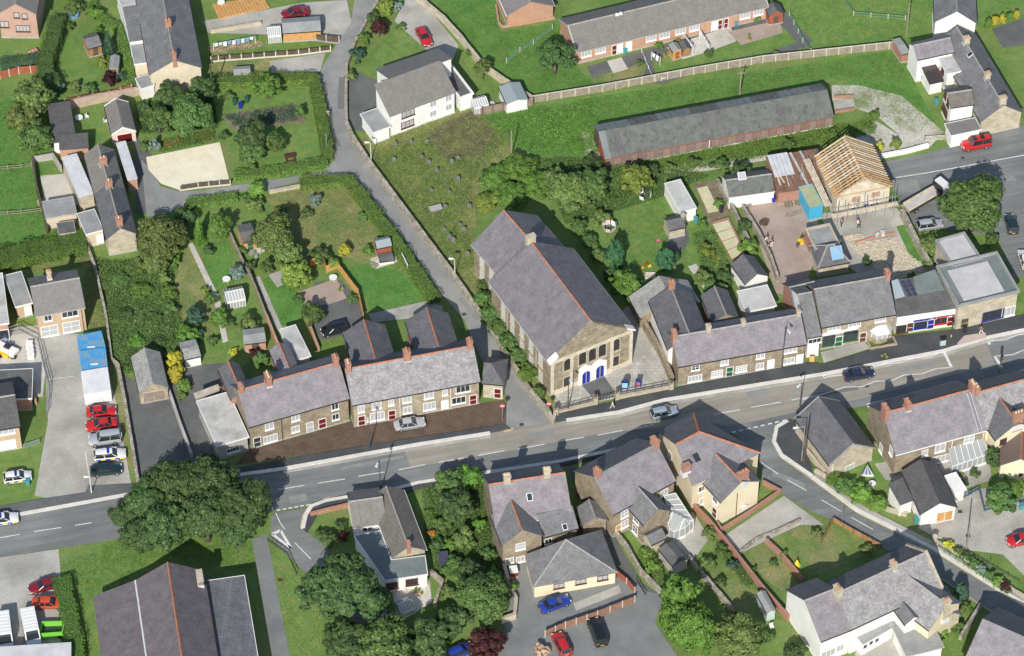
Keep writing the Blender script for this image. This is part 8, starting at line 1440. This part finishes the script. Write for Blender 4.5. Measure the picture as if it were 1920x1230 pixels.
# toys on the lawn
for p, m, lb in (((1212, 495), REDP, 'red plastic ride-on toy on the lawn by the cypress'), ((1234, 452), plain('toy_pink', (.7, .15, .25), .5), 'pink plastic toy on the lawn by the slate patch'), ((1186, 492), plain('toy_green', (.1, .5, .15), .5), 'green plastic toy on the lawn beside the round tree'), ((1218, 500), plain('toy_yellow', (.75, .6, .05), .5), 'yellow plastic slide on the lawn by the red toy'), ((1205, 503), plain('toy_orange', (.7, .3, .03), .5), 'orange ball-like toy on the lawn')):
    g = W(p); t = thing('garden_toy', lb, 'toy', g); MB().box(g, .5, .3, .2, .4).build('base', m, t); MB().tube(g+Vector((0, 0, .2)), g+Vector((.12, .06, .45)), .1, .06, 7).build('handle', m, t)
# small sandpit box, playhouse plates
t = thing('sandpit', 'pale sandpit box on the swing garden lawn', 'sandpit', W((1219, 518))); c = W((1219, 518)); MB().ribbon([c+Vector((x, y, 0)) for x, y in ((-.7, -.5), (.7, -.5), (.7, .5), (-.7, .5), (-.7, -.5))], .12, 0, .3).build('frame', RAFTP, t); MB().box(c, 1.3, .9, .2).build('sand', G_CONCL, t)
# loose clutter of the yards and gardens
def clutter(name, label, px, kind, m, n=3, seed=1):
    g = W(px); t = thing(name, label, name.replace('_', ' '), g); rg = random.Random(seed)
    for k in range(n):
        q = g+Vector((rg.uniform(-.5, .5), rg.uniform(-.5, .5), 0))
        if kind == 'plank': o = ubox('plank', t, m, g+Vector((rg.uniform(-.1, .1), (k-n/2)*.16, .08+.05*(k % 2))), (rg.uniform(1.8, 3.2), .13, .06), rg.uniform(-.08, .08)+seed)
        elif kind == 'pot': MB().tube(q, q+Vector((0, 0, .35)), .16, .22, 10).build('pot', m, t); MB().tube(q+Vector((0, 0, .33)), q+Vector((0, 0, .6)), .22, .05, 7).build('plant', plain('pot_plant', (.09, .2, .04), .8), t)
        else: MB().box(q, rg.uniform(.4, .8), rg.uniform(.35, .6), rg.uniform(.3, .6), rg.uniform(0, 3)).build('box', m, t)
for a in (('timber_stack', 'long pale timbers stacked on the building plot', (1600, 445), 'plank', RAFTP, 7, .15), ('timber_stack', 'loose boards lying before the rusty shed', (1490, 400), 'plank', WOOD_G, 6, .4), ('timber_stack', 'old boards by the yard store', (1500, 450), 'plank', WOOD_D, 5, 1.1), ('crate_heap', 'crates and boxes by the workshop wall', (1400, 385), 'box', WOOD_G, 5, 3), ('crate_heap', 'white boxes against the workshop front', (1420, 378), 'box', RE_W, 4, 4), ('crate_heap', 'dark crates at the corner of the yard wall', (1435, 420), 'box', WOOD_D, 4, 5), ('crate_heap', 'yellow site tools and boxes in the yard', (1500, 455), 'box', plain('plant_yellow', (0, 0, 0)), 3, 6), ('rubble_sack', 'pale rubble sacks beside the tall shed', (490, 470), 'box', G_CONCL, 6, 7), ('rubble_sack', 'sacks and junk below the tall shed door', (475, 478), 'box', FELT, 5, 8), ('flower_pot', 'pots grouped on the pale patio', (785, 1110), 'pot', POT_O, 6, 9), ('flower_pot', 'pots beside the white conservatory door', (1250, 1022), 'pot', POT_O, 4, 10), ('flower_pot', 'pots along the glazed porch', (1800, 893), 'pot', POT_O, 5, 11), ('flower_pot', 'pots before the bay window wall', (1660, 668), 'pot', POT_O, 3, 12), ('flower_pot', 'pots on the brick patio by the larch fence', (640, 545), 'pot', POT_O, 4, 13), ('flower_pot', 'pots on the bungalow patio by the orange shed', (1250, 105), 'pot', POT_O, 4, 14), ('flower_pot', 'pots on the bungalow brick paving', (1400, 72), 'pot', POT_O, 5, 15), ('crate_heap', 'boxes beside the coal bunker', (700, 498), 'box', WOOD_G, 3, 16), ('crate_heap', 'junk beside the glass lean-to of the white house', (925, 200), 'box', FELT_W, 5, 17), ('flower_pot', 'pots along the slate row side path', (250, 150), 'pot', POT_O, 4, 18), ('crate_heap', 'boxes in the corner of the cottage yard', (78, 380), 'box', WOOD_G, 4, 19), ('rubble_sack', 'pale sacks by the rubble plot edge', (1650, 440), 'box', G_CONCL, 4, 20)): clutter(*a)
# ================================================================== PEOPLE
def person(label, px, face, top, legs, hair=(.05, .03, .02), stride=.25, h=1.7, hat=None, bend=0, gz=.1):
    """face = heading angle; body is one skinned mesh, clothing and hair are children"""
    g = W(px, 0); g.z = gz; t = thing('person', label, 'person', g, None, face); k = h/1.7
    J = dict(pel=(0, 0, .95), wai=(.02+bend*.1, 0, 1.1), che=(.03+bend*.25, 0, 1.32), nec=(.03+bend*.35, 0, 1.47), hd0=(.05+bend*.38, 0, 1.56), hd1=(.06+bend*.4, 0, 1.66))
    nodes = []; rad = []; edges = []; idx = {}
    def nd(n, p, r): idx[n] = len(nodes); nodes.append(Vector(p)*k); rad.append(r*k)
    def ed(a, b): edges.append((idx[a], idx[b]))
    for n, r in (('pel', .14), ('wai', .125), ('che', .15), ('nec', .055), ('hd0', .085), ('hd1', .09)): nd(n, J[n], r)
    for a, b in (('pel', 'wai'), ('wai', 'che'), ('che', 'nec'), ('nec', 'hd0'), ('hd0', 'hd1')): ed(a, b)
    nd('nose', (J['hd0'][0]+.1, 0, 1.575), .018); ed('hd0', 'nose')
    for sg, n in ((-1, 'l'), (1, 'r')):
        s_ = stride*sg; cx = J['che'][0]; cz = 1.38
        nd(n+'ear', (J['hd0'][0], sg*.09, 1.58), .02); ed('hd0', n+'ear')
        nd(n+'sho', (cx, sg*.19, cz), .06); nd(n+'elb', (cx-s_*.5, sg*.25, 1.12), .045); nd(n+'wri', (cx-s_*.7+.12, sg*.24, .9), .03); nd(n+'pal', (cx-s_*.75+.15, sg*.24, .83), .035); ed('che', n+'sho'); ed(n+'sho', n+'elb'); ed(n+'elb', n+'wri'); ed(n+'wri', n+'pal')
        for f in range(4): nd(f'{n}f{f}', (cx-s_*.75+.13+.022*f, sg*(.245-.01*f), .75-.008*(1 if f in (1, 2) else 0)), .009); ed(n+'pal', f'{n}f{f}'); nd(f'{n}g{f}', (cx-s_*.75+.14+.022*f, sg*.225, .715), .008); ed(f'{n}f{f}', f'{n}g{f}')
        nd(n+'th', (cx-s_*.75+.21, sg*.21, .79), .01); ed(n+'pal', n+'th')
        nd(n+'hip', (0, sg*.1, .88), .1); nd(n+'kne', (s_*.75+.03, sg*.1, .5), .065); nd(n+'ank', (s_*1.1-.04, sg*.1, .09), .045); nd(n+'toe', (s_*1.1+.13, sg*.11, .04), .04); ed('pel', n+'hip'); ed(n+'hip', n+'kne'); ed(n+'kne', n+'ank'); ed(n+'ank', n+'toe')
    def skin(name, keep, grow, m, par):
        ids = [i for n_, i in idx.items() if keep(n_)]; mp = {i: j for j, i in enumerate(ids)}; me = bpy.data.meshes.new(name); me.from_pydata([nodes[i] for i in ids], [(mp[a], mp[b]) for a, b in edges if a in mp and b in mp], []); o = bpy.data.objects.new(name, me); col.objects.link(o); o.parent = par
        me.materials.append(m); sm = o.modifiers.new('skin', 'SKIN'); sm.use_smooth_shade = True
        for j, i in enumerate(ids): sv = me.skin_vertices[0].data[j]; sv.radius = (rad[i]+grow,)*2; sv.use_root = nodes[i] == nodes[ids[0]]
        ss = o.modifiers.new('subdivision', 'SUBSURF'); ss.levels = 1; ss.render_levels = 1; return o
    SK = plain('skin', (.55, .33, .24), .6); bd = skin('body', lambda n_: True, 0, SK, t)
    skin('shirt', lambda n_: n_ in ('che', 'wai', 'lsho', 'rsho', 'lelb', 'relb'), .018, top, t); skin('trousers', lambda n_: n_ in ('pel', 'lhip', 'rhip', 'lkne', 'rkne', 'lank', 'rank'), .016, legs, t); 
    for sg in ('l', 'r'): skin('shoe', lambda n_, s=sg: n_ in (s+'ank', s+'toe'), .014, DARKP, t)
    hm = hat or plain('hair_%g' % hair[0], hair, .8); q = (nodes[idx['hd1']]+Vector((-.02, 0, .03))*k); b = MB(); V = []
    for i in range(5):
        for j in range(10): a, z = j*.6283, i/4*1.9-.45; rr = math.cos(max(-.5, z-.1)*.75)*.112*k; V.append(q+Vector((rr*math.cos(a), rr*math.sin(a), z*.07*k)))
    b.add(V, [(i*10+j, i*10+(j+1) % 10, (i+1)*10+(j+1) % 10, (i+1)*10+j) for i in range(4) for j in range(10)]+[list(range(40, 50))]); local(t, 'hat' if hat else 'hair', b, hm)
    return t
WS = plain('shirt_white', (.75, .75, .72), .9); DT = plain('trousers_dark', (.03, .03, .045), .9); BT = plain('trousers_khaki', (.3, .26, .2), .9); JN = plain('jeans', (.06, .09, .18), .9)
person('person in white shirt and pale shorts walking up the narrow lane', (615, 222), -1.4, WS, plain('shorts_pale', (.6, .55, .48), .9)); person('person in white top and pale trousers walking past the chapel gates', (1148, 768), -.2, WS, plain('trousers_pink', (.62, .5, .5), .9), gz=.2); person('person in dark top and white trousers on the shop pavement', (1839, 628), 2.9, DT, plain('trousers_white', (.7, .68, .66), .9), gz=.2)
person('person in white top standing in the brick-paved yard', (1436, 458), -1.0, WS, BT, stride=.06, gz=.07); person('person in black and white clothes talking in the yard', (1446, 464), 2.4, plain('shirt_black', (.03, .03, .03), .9), WS, stride=.06, gz=.07); person('small child in pink top between two adults in the yard', (1440, 468), 1.4, plain('shirt_pink', (.7, .25, .35), .9), JN, stride=.05, h=1.1, gz=.07)
person('builder in white shirt bending over below the scaffold', (1610, 428), 2.6, WS, DT, stride=.15, bend=.8, gz=.07); person('builder in dark clothes standing beside the yard wall', (1577, 425), .5, DT, DT, stride=.08, gz=.07)
